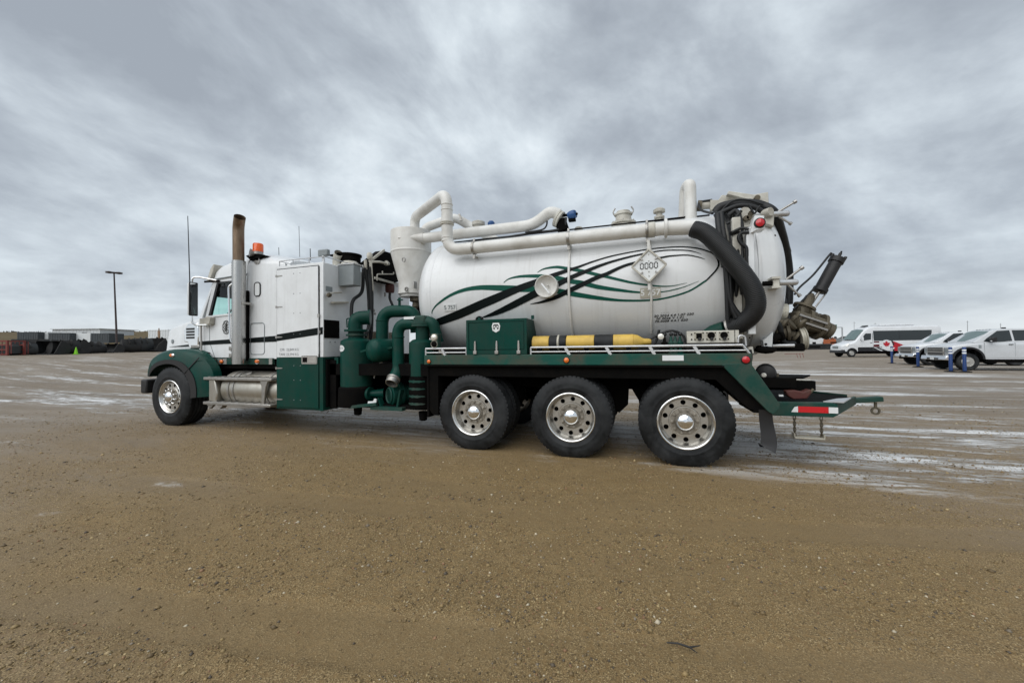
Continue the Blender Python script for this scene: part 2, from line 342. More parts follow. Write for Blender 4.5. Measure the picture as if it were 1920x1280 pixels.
stq = math_n(nt, 'ADD', math_n(nt, 'ADD', st1, math_n(nt, 'MULTIPLY', math_n(nt, 'SUBTRACT', st2, .5), .75)), math_n(nt, 'MULTIPLY', math_n(nt, 'SUBTRACT', st3, .5), .16))
snow = math_n(nt, 'MULTIPLY', math_n(nt, 'MULTIPLY', sm(.50, .66, stq), zone), sidez)
snow2 = math_n(nt, 'MULTIPLY', math_n(nt, 'MULTIPLY', sm(.60, .74, noise_n(nt, map_n(nt, P, loc=(2,1,0), rot=(0,0,R(20)), sc=(.5,1.2,1)), 1.1, 7, .68)), .55), sm(-1.2, -4.5, sp.outputs[0]))
sw = math_n(nt, 'MAXIMUM', snow, snow2)
col = mix_n(nt, math_n(nt, 'MULTIPLY', sw, .95), col, (.72,.725,.72))
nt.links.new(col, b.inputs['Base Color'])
wet = sm(.42, .62, noise_n(nt, map_n(nt, P, loc=(5,5,0), sc=(.4,1,1)), .8, 5, .6))
slush = math_n(nt, 'MULTIPLY', sm(.36, .50, stq), zone)
nt.links.new(math_n(nt, 'SUBTRACT', .80, math_n(nt, 'MAXIMUM', math_n(nt, 'MULTIPLY', wet, .24), math_n(nt, 'MULTIPLY', slush, .32))), b.inputs['Roughness']); b.inputs['Specular IOR Level'].default_value = .35
bp = nt.nodes.new('ShaderNodeBump'); bp.inputs['Strength'].default_value = 1.0; bp.inputs['Distance'].default_value = .02
hgt = math_n(nt, 'ADD', math_n(nt, 'MULTIPLY', fine, .55), math_n(nt, 'ADD', math_n(nt, 'MULTIPLY', grit, .25), math_n(nt, 'MULTIPLY', mid, .8)))
nt.links.new(math_n(nt, 'ADD', math_n(nt, 'MULTIPLY', sw, .9), math_n(nt, 'MULTIPLY', hgt, math_n(nt, 'SUBTRACT', 1.0, math_n(nt, 'MULTIPLY', silt, .7)))), bp.inputs['Height']); nt.links.new(bp.outputs[0], b.inputs['Normal'])
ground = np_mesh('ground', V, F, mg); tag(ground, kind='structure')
ground.data.attributes.new('track', 'FLOAT', 'POINT').data.foreach_set('value', tracks(X, Y)[0].astype(np.float32).ravel())

# loose stones lying on the yard
mp = bpy.data.materials.new('loose_stone'); mp.use_nodes = True; nt = mp.node_tree; b = nt.nodes['Principled BSDF']
at = nt.nodes.new('ShaderNodeAttribute'); at.attribute_name = 'tone'; nt.links.new(at.outputs['Color'], b.inputs['Base Color']); b.inputs['Roughness'].default_value = .6
n = 120000
u = rng.random(n); dist = 1.5+8.0*u**1.5; az = rng.uniform(-.98, .98, n)
lx, ld = dist*np.tan(az)*.95, dist
sx, sy = lx*CA-ld*SA, lx*SA+ld*CA
patch = vnoise(sx*1.3+9, sy*1.3, 21)*.6+vnoise(sx*3.3, sy*3.3, 22)*.4
keep = (rng.random(n) < np.clip((patch-.30)*2.6, .10, 1)*(1-.8*tracks(sx, sy)[0])) & (np.abs(sx) < 14)
sx, sy = sx[keep], sy[keep]; n = len(sx)
sz = np.exp(rng.normal(-5.5, .48, n)); sz = np.clip(sz, .0022, .020)*(1+.05*np.hypot(sx, sy))
base = np.array([(1,0,0),(-1,0,0),(0,1,0),(0,-1,0),(0,0,1),(0,0,-1)], float)
tri = np.array([(0,2,4),(2,1,4),(1,3,4),(3,0,4),(2,0,5),(1,2,5),(3,1,5),(0,3,5)])
an = rng.uniform(0, 2*PI, n); ca, sa = np.cos(an), np.sin(an)
pv = base[None]*(1+rng.uniform(-.28, .28, (n, 6, 1)))*np.stack([np.ones(n), rng.uniform(.6,1,n), rng.uniform(.45,.8,n)], -1)[:, None]*sz[:, None, None]
pw = np.stack([pv[...,0]*ca[:,None]-pv[...,1]*sa[:,None], pv[...,0]*sa[:,None]+pv[...,1]*ca[:,None], pv[...,2]], -1)
pw += np.stack([sx, sy, lie(sx,sy)+relief(sx,sy)+sz*.12], -1)[:, None]
stones = np_mesh('gravel', pw.reshape(-1,3), (tri[None]+6*np.arange(n)[:,None,None]).reshape(-1,3), mp, smooth=False)
pal = np.array([(.25,.175,.075),(.19,.13,.055),(.135,.092,.04),(.36,.27,.135),(.085,.066,.045),(.46,.40,.29),(.24,.135,.07),(.19,.155,.11)])
tn = pal[rng.choice(len(pal), n, p=[.24,.24,.18,.12,.1,.03,.05,.04])]*rng.uniform(.75,1.15,(n,1))
ca_ = stones.data.color_attributes.new('tone', 'FLOAT_COLOR', 'POINT')
ca_.data.foreach_set('color', np.concatenate([np.repeat(tn, 6, 0), np.ones((n*6,1))], 1).astype(np.float32).ravel())
tag(stones, 'loose tan and dark pebbles strewn over the wet gravel', 'gravel', kind='stuff')
# a black twig lying near the lower edge
tw = G(); p0 = Vector((0.095, 1.999, 0))
tw.tube([p0+Vector(q) for q in ((0,0,.008),(.05,.0,.016),(.10,-.004,.012),(.15,.02,.014))], [.003,.0045,.0045,.002], 6)
tw.tube([p0+Vector(q) for q in ((.10,-.004,.012),(.13,-.03,.012))], [.0035,.0015], 6)
tag(mk('twig', tw, M_BLACK), 'small dark forked twig lying on the gravel', 'twig')

# ------------------------------------------------------------------ far land on the left
M_FIELD = mat('dry_grass', (.125,.098,.054), .9, var=.45, vs=.12, dirt=(.10,.075,.045), damt=.8, ds=.05, stretch=(.4,1,1), spec=.1)
def cw(l, d, z=0.): return (l*CA-d*SA, l*SA+d*CA, z)     # metres right of / ahead of the camera, to world
def hill(l, d):
    k = np.clip((np.asarray(d)-46)/104, 0, 1); e = sstep(-8, -40, np.asarray(l)/np.maximum(d, 1)*50)
    return 1.15+(8.6*k**.92+.35*np.sin(np.asarray(l)*.05)*k)*e-.9*(1-e)
rows = []
for d in [46,50,55,60,66,72,80,90,100,115,132,150,170,260,600]:
    rows.append([cw(l, d, float(hill(l, d))-(.0 if d <= 150 else (d-150)*.012)) for l in np.linspace(-4.2*d, .25*d, 60)])
tag(mk('field', G().grid(rows), M_FIELD, sharp=180), kind='structure')
M_TREE = mat('bare_treeline', (.085,.080,.078), .9, var=.5, vs=.3, spec=.1)
def treeline(name, l0, l1, d, zf, h, n, label, m=None):
    g = G(); ls = np.linspace(l0, l1, n)
    for l in ls:
        z = zf(l, d); hh = h*random.uniform(.45, 1.15); w_ = random.uniform(.8, 2.2)*h*.35
        for _ in range(4):
            c = cw(l+random.uniform(-w_,w_), d+random.uniform(-3,3)); q = hh*random.uniform(.5,1)
            for k in range(5):
                a = random.uniform(0, PI); dx, dy = math.cos(a)*w_*.5, math.sin(a)*w_*.5; o_ = random.uniform(0,.5)*q
                g.add([(c[0]-dx,c[1]-dy,z-.5),(c[0]+dx,c[1]+dy,z-.5),(c[0]+dx*.7,c[1]+dy*.7,z+q*.7+o_*.3),(c[0]+random.uniform(-dx,dx),c[1],z+q+o_*.2),(c[0]-dx*.8,c[1]-dy,z+q*.6)], [(0,1,2,3,4)])
    return tag(mk(name, g, m or M_TREE, fix=False), label, 'treeline', kind='stuff')
treeline('treeline', -330, -60, 152, lambda l, d: float(hill(l, d)), .55, 170, 'thin dark line of brush along the crest of the dry field')
treeline('treeline', 120, 640, 330, lambda l, d: 0., 7.5, 330, 'dark low line of trees far behind the parked vans')

# ---- background yard on the left
M_BUCK = mat('bucket_black', (.012,.013,.014), .6, dirt=(.05,.045,.04), damt=.6, ds=1.5, var=.3)
M_BUCK2 = mat('bucket_dark_grey', (.035,.04,.042), .6, dirt=(.06,.055,.05), damt=.5, ds=1.5, var=.3)
M_CONT = mat('dark_container', (.045,.055,.062), .6, dirt=(.10,.10,.10), damt=.4, ds=.5, var=.2)
M_SHED = mat('pale_cladding', (.62,.65,.67), .5, dirt=(.35,.34,.33), damt=.3, ds=.3, var=.06)
M_SHED2 = mat('white_trailer_skin', (.70,.73,.74), .45, dirt=(.42,.41,.39), damt=.3, ds=.4, var=.05)
M_ORED = mat('red_oxide_frame', (.20,.032,.026), .6, dirt=(.14,.06,.045), damt=.6, ds=2, var=.2)
M_CONE = mat('lime_plastic', (.22,.62,.01), .4, var=.06)
M_WOOD = mat('weathered_wood', (.30,.20,.13), .8, var=.25, stretch=(1,1,.2))
M_POLE = mat('brown_steel_pole', (.055,.038,.035), .5, var=.15)
def bucket(kind, wd, ht, dp, m):
    """open loader or digger bucket: curved shell, two side plates, lip and ears"""
    root = empty('excavator_bucket'); g = G(); prof = []
    if kind == 0: prof = [(dp*.5,0),(-.28*dp,0),(-.46*dp,.14*ht),(-.5*dp,.4*ht),(-.44*dp,.72*ht),(-.2*dp,.95*ht),(.02*dp,ht)]
    else: prof = [(dp*.48,.1*ht),(0,0),(-.36*dp,.08*ht),(-.5*dp,.35*ht),(-.46*dp,.7*ht),(-.3*dp,ht)]
    pr = cr(prof, 5); t_ = .035
    rows = [[(x_, -wd/2, z_), (x_, wd/2, z_)] for x_, z_ in pr]; nrm = []
    inner = [[(x_+t_*(1 if x_ < dp*.3 else 0), -wd/2, z_+t_*(1 if z_ < ht*.5 else 0)), (x_+t_*(1 if x_ < dp*.3 else 0), wd/2, z_+t_*(1 if z_ < ht*.5 else 0))] for x_, z_ in pr]
    g.grid(rows); g.grid(inner); mk('shell', g, m, root, fix=False)
    for s in (-1, 1):
        poly = [(x_, z_) for x_, z_ in pr]; e = poly[0]; poly = poly+[(e[0]*.55, e[1]+ht*.42)]
        mk('side_plate', G().px(poly, s*wd/2, s*(wd/2+.04)), m, root)
    lip = G().box((dp*.40, -wd/2-.05, pr[0][1]-.03), (dp*.60, wd/2+.05, pr[0][1]+.03)); mk('cutting_edge', lip, m, root)
    for k in range(max(3, int(wd/.42))):
        y_ = -wd/2+.12+k*(wd-.24)/(max(3, int(wd/.42))-1)
        mk('tooth', G().px([(dp*.58, pr[0][1]-.03),(dp*.82, pr[0][1]-.01),(dp*.58, pr[0][1]+.06)], y_-.05, y_+.05), m, root)
    for s in (-1, 1):
        mk('hinge_ear', G().px([(-.30*dp,.92*ht),(-.52*dp,.6*ht),(-.66*dp,.72*ht),(-.6*dp,.98*ht),(-.4*dp,1.1*ht)], s*wd*.16-.03, s*wd*.16+.03), m, root)
    return root
blist = [ # kind, width, height, depth, photo bearing x, depth m, heading, material, label
 (1,1.5,1.15,1.0, (-47.334, 16.854, 1.238), 190, M_BUCK2, 'small dark grey digger bucket beside the red frame rack'),
 (1,2.3,1.65,1.5, (-49.735, 18.16, 1.263), 215, M_BUCK, 'tall tilted black bucket rising behind the small grey one'),
 (0,2.7,1.45,1.3, (-47.44, 18.4, 1.291), 95, M_BUCK, 'wide open black loader bucket between the red rack and the lime cone'),
 (1,1.9,1.55,1.3, (-47.795, 19.335, 1.343), 200, M_BUCK, 'black bucket standing just left of the lime cone'),
 (0,2.2,1.55,1.3, (-48.222, 20.246, 1.352), 100, M_BUCK, 'black bucket standing directly behind the lime cone'),
 (0,2.8,1.35,1.3, (-48.451, 21.224, 1.359), 170, M_BUCK, 'wide low black bucket just right of the lime cone'),
 (0,2.9,1.10,1.2, (-49.451, 22.998, 1.411), 95, M_BUCK, 'lowest black bucket, standing in front of the light pole'),
 (1,1.6,1.75,1.4, (-49.219, 24.657, 1.437), 205, M_BUCK, 'tall black digger bucket, first of the group by the truck'),
 (1,2.0,1.85,1.5, (-49.48, 25.624, 1.48), 190, M_BUCK2, 'tall dark bucket in the middle of the group by the truck'),
 (1,2.1,1.95,1.5, (-49.312, 26.734, 1.52), 95, M_BUCK, 'tallest black bucket, next to the truck hood'),
]
for k_, wd, ht, dp, P_, hd, m_, lb in blist:
    o = bucket(k_, wd*.86, ht*.76, dp*.9, m_); o.location = (P_[0], P_[1], gz(P_[0],P_[1])+.02); o.rotation_euler = (R(random.uniform(-2,2)), R(random.uniform(-4,4)), YAW-R(hd))
    tag(o, lb, 'bucket', 'digging buckets lined up along the left edge of the yard')
# red frame rack at the far left
r0 = empty('storage_rack', label='red painted steel frame rack at the left edge of the yard', cat='rack'); wd, dp, ht = 2.6, 1.1, 1.15
for x_ in (-wd/2, wd/2):
    for y_ in (-dp/2, dp/2): mk('post', G().box((x_-.06,y_-.06,0),(x_+.06,y_+.06,ht)), M_ORED, r0)
for y_ in (-dp/2, dp/2):
    for z_ in (.06, .42, .80, ht-.05): mk('rail', G().box((-wd/2,y_-.03,z_-.04),(wd/2,y_+.03,z_+.04)), M_ORED, r0)
    for k in range(9): mk('bar', G().box((-wd/2+.3+k*.32,y_-.015,.1),(-wd/2+.33+k*.32,y_+.015,ht-.1)), M_ORED, r0)
for x_ in (-wd/2, wd/2): mk('rail', G().box((x_-.03,-dp/2,ht-.1),(x_+.03,dp/2,ht-.02)), M_ORED, r0)
mk('load', G().box((-wd/2+.1,-dp/2+.1,.1),(wd/2-.1,dp/2-.1,.75)), M_BUCK2, r0, bevel=.05)
P_ = (-47.626, 15.703, 1.142); r0.location = (P_[0],P_[1],gz(P_[0],P_[1])); r0.rotation_euler = (0,0,YAW+R(4))
# lime traffic cone
r0 = empty('traffic_cone', label='lime green traffic cone in front of the black buckets', cat='cone')
mk('base_plate', G().box((-.17,-.17,0),(.17,.17,.035)), M_CONE, r0, bevel=.01)
mk('cone_body', G().lathe([(.135,.035),(.128,.06),(.03,.60),(.022,.62),(.0,.62)], (0,0,0), n=20), M_CONE, r0)
P_ = (-46.018, 19.403, 1.308); r0.location = (P_[0],P_[1],gz(P_[0],P_[1]))
# pale snow lump below the row
# dark containers, white sheds beyond the buckets
def container(name, K, m, label, cat='container', dp=2.6, ribs=True, rot=0, extra=None):
    l0, l1, zt, zb, d = K; wd = l1-l0
    r0 = empty(name, cw(l0, d, zb), label=label, cat=cat); o_ = ORG.pop(r0.name); ORG[r0.name] = Vector((0,0,0))
    r0.rotation_euler = (0,0,YAW+R(rot)); ht = zt-zb
    mk('body', G().box((.03,.03,-.8),(wd-.03,dp,ht)), m, r0)
    if ribs:
        for k in range(int(wd/.42)): mk('rib', G().box((.12+k*.42,0,.1),(.30+k*.42,.03,ht-.1)), m, r0)
        mk('top_rail', G().box((0,-.01,ht-.1),(wd,.06,ht)), m, r0); mk('bottom_rail', G().box((0,-.01,0),(wd,.06,.1)), m, r0)
    if extra: extra(r0, wd, ht)
    return r0
def shed_extra(r0, wd, ht):
    mk('roof', G().px([(-.3,ht),(wd+.3,ht),(wd+.3,ht+.12),(-.3,ht+.12)], -.3, 9), M_SHED, r0)
    for k in range(14): mk('panel_seam', G().box((wd*k/14,0,0),(wd*k/14+.06,.026,ht)), M_SHED, r0)
    mk('door', G().box((wd*.62,-.02,-.4),(wd*.62+1.1,.028,2.0)), M_CONT, r0)
container('storage_building', (-105.356, -94.478, 6.85, 4.1, 88), M_SHED, 'long low pale metal building behind the dark containers', 'building', 8, False, 0, shed_extra)
container('shipping_container', (-85.158, -81.583, 5.11, 3.689, 66), M_CONT, 'dark grey container, leftmost of those below the pale building')
container('shipping_container', (-82.726, -81.051, 5.075, 3.772, 67), M_SHED2, 'small white container between two dark ones', ribs=False)
container('shipping_container', (-78.542, -74.931, 4.81, 3.591, 65), M_CONT, 'dark grey container in the middle, under the left end of the building')
container('shipping_container', (-75.992, -72.508, 4.817, 3.579, 66), M_SHED2, 'white container standing in front of the long building', ribs=False)
container('shipping_container', (-72.417, -69.3, 4.728, 3.491, 66), M_CONT, 'dark container at the right end of the long building')
container('shipping_container', (-58.814, -55.283, 4.977, 3.643, 62), M_SHED2, 'white ribbed container above the buckets by the truck hood', dp=2.4)
r0 = empty('wooden_post', label='brown wooden post in front of the white ribbed container', cat='post')
P_ = (-71.344, 39.367, 3.385); r0.location = (P_[0],P_[1],P_[2]-.6)
mk('post', G().tube([(0,0,0),(.02,0,1.2),(0,0,2.35)], [.17,.15,.06], 8), M_WOOD, r0); mk('rag', G().box((-.3,-.02,1.0),(.25,.03,1.9)), M_WOOD, r0)
# yard light on a tall pole
B_, T_ = Vector((-64.64, 31.087, 2.014)), Vector((-64.855, 30.851, 11.739)); B_ = B_-(T_-B_)*.04
r0 = empty('light_pole', B_, label='tall brown steel light pole with flat lamp heads', cat='light pole')
mk('pole', G().tube([B_, T_], [.12,.075], 12), M_POLE, r0)
mk('base_collar', G().cyl(B_, B_+(T_-B_)*.03, .26), M_POLE, r0)
for l_, dpt in ((-.62,0),(.62,0),(0,-.6),(0,.6)):
    c_ = T_+Vector(cw(l_, dpt, .05)); a_ = Vector(cw(l_*.9, dpt*.9)).normalized()
    mk('lamp_arm', G().beam(T_, c_, .07, .07), M_POLE, r0); mk('lamp_head', G().beam(c_-a_*.28, c_+a_*.28, .5, .10), M_POLE, r0, bevel=.02)
mk('cap', G().lathe([(.2,-.05),(.24,.06),(.1,.16),(0,.17)], T_, n=12), M_POLE, r0)

# ---- far yard on the right
M_SIGNG = mat('sign_green', (.03,.16,.09), .5, var=.08)
M_ORNG = mat('safety_orange', (.40,.11,.04), .5, var=.15)
M_GALV = mat('pale_galvanised', (.40,.42,.43), .5, .4, var=.1)
def tilt_box(name, K, m, label, cat, dp=2.5, parts=()):
    return container(name, K, m, label, cat, dp, False, 0, lambda r0, wd, ht: [mk(n_, G().box((wd*a,-.06,ht*b_),(wd*c,.02,ht*e)), mm, r0, bevel=.02) for n_,a,b_,c,e,mm in parts])
tilt_box('flat_trailer', (59.644, 73.333, 1.448, 0.653, 88), M_BUCK, 'long low black trailer bed beyond the hitch', 'trailer', 2.6, [('side_rail',0,.75,1,.95,M_CONT),('wheel_box',.62,-.1,.8,.4,M_UNDER)])
tilt_box('parked_machine', (99.667, 101.333, 2.901, 1.734, 120), M_ORNG, 'small orange machine far off by the road sign', 'machine', 3, [('cab',.2,.9,.6,1.35,M_ORNG),('window',.25,1.0,.5,1.3,M_CONT),('track',-.1,-.1,1.1,.25,M_UNDER)])
tilt_box('parked_trailer', (97.222, 102.778, 3.302, 1.913, 125), M_SHED2, 'low white trailer parked left of the orange machine', 'trailer', 3, [('wheel_box',.1,-.3,.3,.12,M_UNDER),('wheel_box',.7,-.3,.9,.12,M_UNDER)])
tilt_box('parked_trailer', (86.206, 91.122, 2.936, 1.707, 118), M_CONT, 'dark low trailer far behind the tank valve', 'trailer', 3, [('wheel_box',.1,-.3,.3,.12,M_UNDER),('wheel_box',.6,-.3,.8,.12,M_UNDER)])
tilt_box('parked_trailer', (109.333, 113.778, 3.229, 1.985, 128), M_GREY, 'grey low trailer far behind the van windshield', 'trailer', 3, [('wheel_box',.1,-.3,.3,.12,M_UNDER)])
P_ = Vector((54.823, 134.359, 1.749)); Q_ = Vector((54.822, 134.285, 6.103)); E_ = Vector((53.374, 133.8, 6.121))
r0 = empty('road_sign', P_, label='green road sign on a grey mast arm beyond the van', cat='road sign')
mk('mast', G().tube([P_, Q_], .17, 10), M_GALV, r0); mk('mast_arm', G().tube([Q_, E_], .10, 8), M_GALV, r0)
mk('sign_panel', G().beam(E_+Vector((0,0,.15)), E_+Vector((0,0,.15))-Vector(cw(.72,0))*1.0, .08, 1.25), M_SIGNG, r0)
for i, (B_, T_, lb) in enumerate((((79.105, 184.672, 1.81),(79.238, 184.58, 9.933),'thin utility pole rising behind the van windshield'),((86.907, 187.285, 1.711),(87.034, 187.198, 9.418),'thin utility pole above the van roof vent'),((113.008, 185.482, 1.289),(113.14, 185.392, 9.259),'utility pole behind the white pickup'),((133.328, 202.833, 1.124),(133.451, 202.748, 8.622),'faint utility pole above the pickup cab'),((97.765, 196.194, 1.62),(97.892, 196.106, 9.368),'faint utility pole behind the middle of the van roof'))):
    B_ = Vector((B_[0],B_[1],0)); T_ = Vector(T_); r0 = empty('utility_pole', B_, label=lb, cat='utility pole', group='utility poles beyond the yard')
    mk('pole', G().tube([B_, T_], [.13,.08], 8), M_GALV, r0)
    mk('crossarm', G().beam(T_+Vector(cw(-.5,0,-.5)), T_+Vector(cw(.5,0,-.5)), .07, .08), M_GALV, r0)
# things lying on the ground behind the hitch
r0 = empty('barrier_stand', label='thin red metal barrier stand on the gravel behind the tank', cat='stand')
for dx in (-.16,.12,.40): mk('leg', G().tube([(dx,0,.52),(dx+.14,-.02,0)], .018, 6), M_ORED, r0)
mk('top_bar', G().tube([(-1.3,0,.52),(.5,0,.54)], .02, 6), M_ORED, r0)
P_ = (14.01, 42.677, 0.284); r0.location = (P_[0],P_[1],0); r0.rotation_euler = (0,0,YAW)
bo = mk('board', G().box((-.85,-.12,0),(.85,.12,.05)), M_TAPEW, bevel=.01); P_ = (14.581, 49.192, 0.495); bo.location = (P_[0],P_[1],.04); bo.rotation_euler = (0,R(-3),YAW+R(22)); tag(bo, 'pale board lying on the gravel behind the tank', 'board')
# ------------------------------------------------------------------ the vacuum truck
CY, NEAR = 6.2, 4.95
T = empty('vacuum_truck', (-3.4, CY, 0), label='white and green tri-axle vacuum tank truck with green pipework and black suction hose', cat='truck')
FAR = 2*CY-NEAR
def mir(y): return 2*CY-y

# ---- wheels
M_LIP = mat('polished_rim_edge', (.80,.80,.79), .22, 1., var=.05, dirt=(.4,.38,.34), damt=.3, ds=7)
def disc_with_holes(g, r0, r1, rc, hr, y, n=10, k=16):
    for i in range(n):
        am = 2*PI*(i+.5)/n; ha = PI/n; ring, out = [], []
        for j in range(k):
            f_ = 2*PI*j/k; ring.append((am+hr*math.cos(f_)/rc, rc+hr*math.sin(f_)))
            c_, s_ = math.cos(f_), math.sin(f_); t_ = 9
            if abs(c_) > 1e-6: t_ = min(t_, ha*rc/abs(c_))
            if s_ > 1e-6: t_ = min(t_, (r1-rc)/s_)
            if s_ < -1e-6: t_ = min(t_, (rc-r0)/-s_)
            out.append((am+t_*c_/rc, rc+t_*s_))
        for a_, r_ in ((am-ha,r1),(am+ha,r1),(am+ha,r0),(am-ha,r0)):
            j = min(range(k), key=lambda q: abs(out[q][0]-a_)*rc+abs(out[q][1]-r_)); out[j] = (a_, r_)
        pt = lambda a_, r_, d=0: (r_*math.cos(a_), y+d, r_*math.sin(a_))
        g.add([pt(*p) for p in out]+[pt(*p) for p in ring]+[pt(*p, .03) for p in ring],
              [(j,(j+1)%k,k+(j+1)%k,k+j) for j in range(k)]+[(k+j,k+(j+1)%k,2*k+(j+1)%k,2*k+j) for j in range(k)])
def wheel(rad, wd, steer=False):
    wl = empty('wheel'); g = G(); b_ = .312
    side = [(b_,.028),(b_+.012,.012),(b_+.03,.006),(b_+.055,.004),(b_+.06,.001),(b_+.075,0),(b_+.085,.003),(rad-.105,-.001),(rad-.075,.004),(rad-.045,.014),(rad-.02,.026),(rad-.008,.036),(rad,.052)]
    prof = side[:]; ng = 4
    for i in range(ng):
        y_ = .06+(wd-.12)*(i+.7)/(ng+.4); prof += [(rad,y_-.009),(rad-.013,y_-.007),(rad-.013,y_+.007),(rad,y_+.009)]
    prof += [(r_, wd-y_) for r_, y_ in side[::-1]]+[(b_-.03, wd-.05),(b_-.03,.05)]
    g.lathe(prof, (0,0,0), (0,1,0), 72, closed=True)
    nl = 44 if steer else 58
    for s, y0, y1 in ((0,.018,.07),(1,wd-.07,wd-.018)):
        for k in range(nl):
            a_ = 2*PI*(k+.5*s)/nl; h_ = PI/nl*(.55 if steer else .62); v = []
            for r_, yy in ((rad-.05,y0 if s==0 else y1),(rad+.004,y0+.02 if s==0 else y1-.02),(rad+.004,y1 if s==0 else y0),(rad-.03,y1 if s==0 else y0)):
                for q in (-h_, h_): v.append((r_*math.cos(a_+q), yy, r_*math.sin(a_+q)))
            g.add(v, [(0,2,3,1),(2,4,5,3),(4,6,7,5),(0,1,7,6),(0,6,4,2),(1,3,5,7)])
    mk('tyre', g, M_RUB, wl, sharp=30, fix=True)
    rim = G(); dd = .055 if steer else .135
    rim.lathe([(b_+.004,.03),(b_+.006,.016),(b_-.004,.010),(b_-.012,.018),(b_-.016,.034),(b_-.028,.044),(b_-.032,.06),(b_-.04,dd-.02),(b_-.052,dd),(.266,dd+.003)], (0,0,0), (0,1,0), 64)
    rim.f = [f for f in rim.f if len(f) == 4]
    disc_with_holes(rim, .182, .266, .224, .030, dd+.003)
    rim.lathe([(.182,dd+.003),(.176,dd-.006),(.10,dd-.008)], (0,0,0), (0,1,0), 60); rim.f = [f for f in rim.f if len(f) < 20]
    mk('rim', rim, M_ALU, wl, sharp=50, fix=False)
    mk('rim_lip', G().lathe([(b_+.002,.0135),(b_+.007,.0085),(b_-.002,.0045),(b_-.013,.0145),(b_-.012,.019)], (0,0,0), (0,1,0), 64, closed=True), M_LIP, wl)
    back = G().lathe([(.27,dd+.09),(.0,dd+.09)], (0,0,0), (0,1,0), 32); mk('brake_drum', back, M_UNDER, wl)
    hub = G(); tip = -.035 if steer else .028
    hub.lathe([(.165,dd-.007),(.165,dd-.014),(.118,dd-.018),(.106,dd-.05),(.10,tip+.05),(.094,tip+.045)], (0,0,0), (0,1,0), 40)
    mk('hub', hub, M_HUB, wl)
    mk('hub_cap', G().lathe([(.099,tip+.052),(.101,tip+.028),(.093,tip+.010),(.07,tip-.008),(.035,tip-.018),(0,tip-.021)], (0,0,0), (0,1,0), 40), M_CHR, wl)
    for k in range(10):
        a_ = 2*PI*k/10; c_ = (.1425*math.cos(a_), 0, .1425*math.sin(a_))
        if steer: ng_ = G().lathe([(.021,dd-.012),(.021,dd-.03),(.016,dd-.062),(.006,dd-.07),(0,dd-.07)], c_, (0,1,0), 10)
        else: ng_ = G().lathe([(.021,dd-.012),(.021,dd-.034),(.012,dd-.036),(.011,dd-.05),(0,dd-.052)], c_, (0,1,0), 6)
        mk('lug_nut', ng_, M_CHR if steer else M_HUB, wl)
    return wl
WX = [-2.264, -0.879, 0.489]; WF = -8.669
RR, RF = .531, .570
w0 = wheel(RR, .275); w1 = wheel(RF, .41, True)
def place(wl, x, y, z, flip=False, spin=0.):
    wl.parent = T; wl.location = Vector((x, y, z))-ORG[T.name]; wl.rotation_euler = (0, spin, PI if flip else 0)
    return wl
for i, x in enumerate(WX):
    place(w0 if i == 0 else clone(w0), x, NEAR, RR-.012, spin=.2+.5*i)
    place(clone(w0), x, FAR, RR-.012, True, .7*i)
    for y_, fl in ((NEAR+.62, True), (FAR-.62, False)): place(clone(w0), x, y_, RR-.012, fl, .4*i)
place(w1, WF, NEAR, RF-.012, spin=.3); place(clone(w1), WF, FAR, RF-.012, True)
# mud crust where tyres meet the ground is left to the gravel

# ---- chassis, axles, springs
for y_ in (CY-.43, CY+.43): mk('frame_rail', G().box((-9.3,y_-.05,.82),(1.35,y_+.05,1.10)), M_UNDER, T, bevel=.01)
for x in (-8.9,-7.6,-6.4,-5.2,-4.1,-3.2,-2.6,-.9,.4,1.25): mk('cross_member', G().box((x-.06,CY-.43,.86),(x+.06,CY+.43,1.06)), M_UNDER, T)
for x in WX+[WF]:
    mk('axle', G().tube([(x,NEAR+.2,RR-.01),(x,FAR-.2,RR-.01)], .075, 12).ball((x,CY,RR),.22,14), M_UNDER, T)
for i, x in enumerate(WX):
    for y_ in (CY-.5, CY+.5):
        mk('air_spring', G().lathe([(.10,0),(.15,.05),(.155,.12),(.15,.18),(.10,.23)], (x+.42,y_,.60), n=16), M_UNDER, T)
        mk('trailing_arm', G().px([(x-.62,.84),(x-.52,.66),(x-.1,.46),(x+.5,.52),(x+.5,.60),(x-.1,.60),(x-.45,.9)], y_-.05, y_+.05), M_UNDER, T)
    mk('shock_absorber', G().tube([(x+.30,CY-.62,.42),(x+.22,CY-.60,.98)], .035, 10), M_UNDER, T)
    mk('brake_chamber', G().lathe([(.07,0),(.09,.03),(.09,.12),(.06,.16)], (x-.32,CY-.55,.62), (.6,0,.8), 14), M_UNDER, T)
mk('air_tank', G().lathe([(0,-.42),(.10,-.40),(.13,-.34),(.13,.34),(.10,.40),(0,.42)], (-.33,CY-.1,.72), (0,1,0), 20), M_UNDER, T)
mk('hanger_bracket', G().px([(-.55,1.1),(-.15,1.1),(-.18,.62),(-.30,.50),(-.42,.62)], CY-.62, CY-.5), M_UNDER, T)
mk('drive_shaft', G().tube([(-6.5,CY,.8),(-2.6,CY,.6)], .06, 12), M_UNDER, T)
mk('engine_block', G().box((-9.3,CY-.4,.6),(-8.3,CY+.4,1.5)), M_UNDER, T, bevel=.05)
mk('belly_plate', G().box((-5.0,CY-1.15,1.02),(1.15,CY+1.15,1.20)), M_UNDER, T)

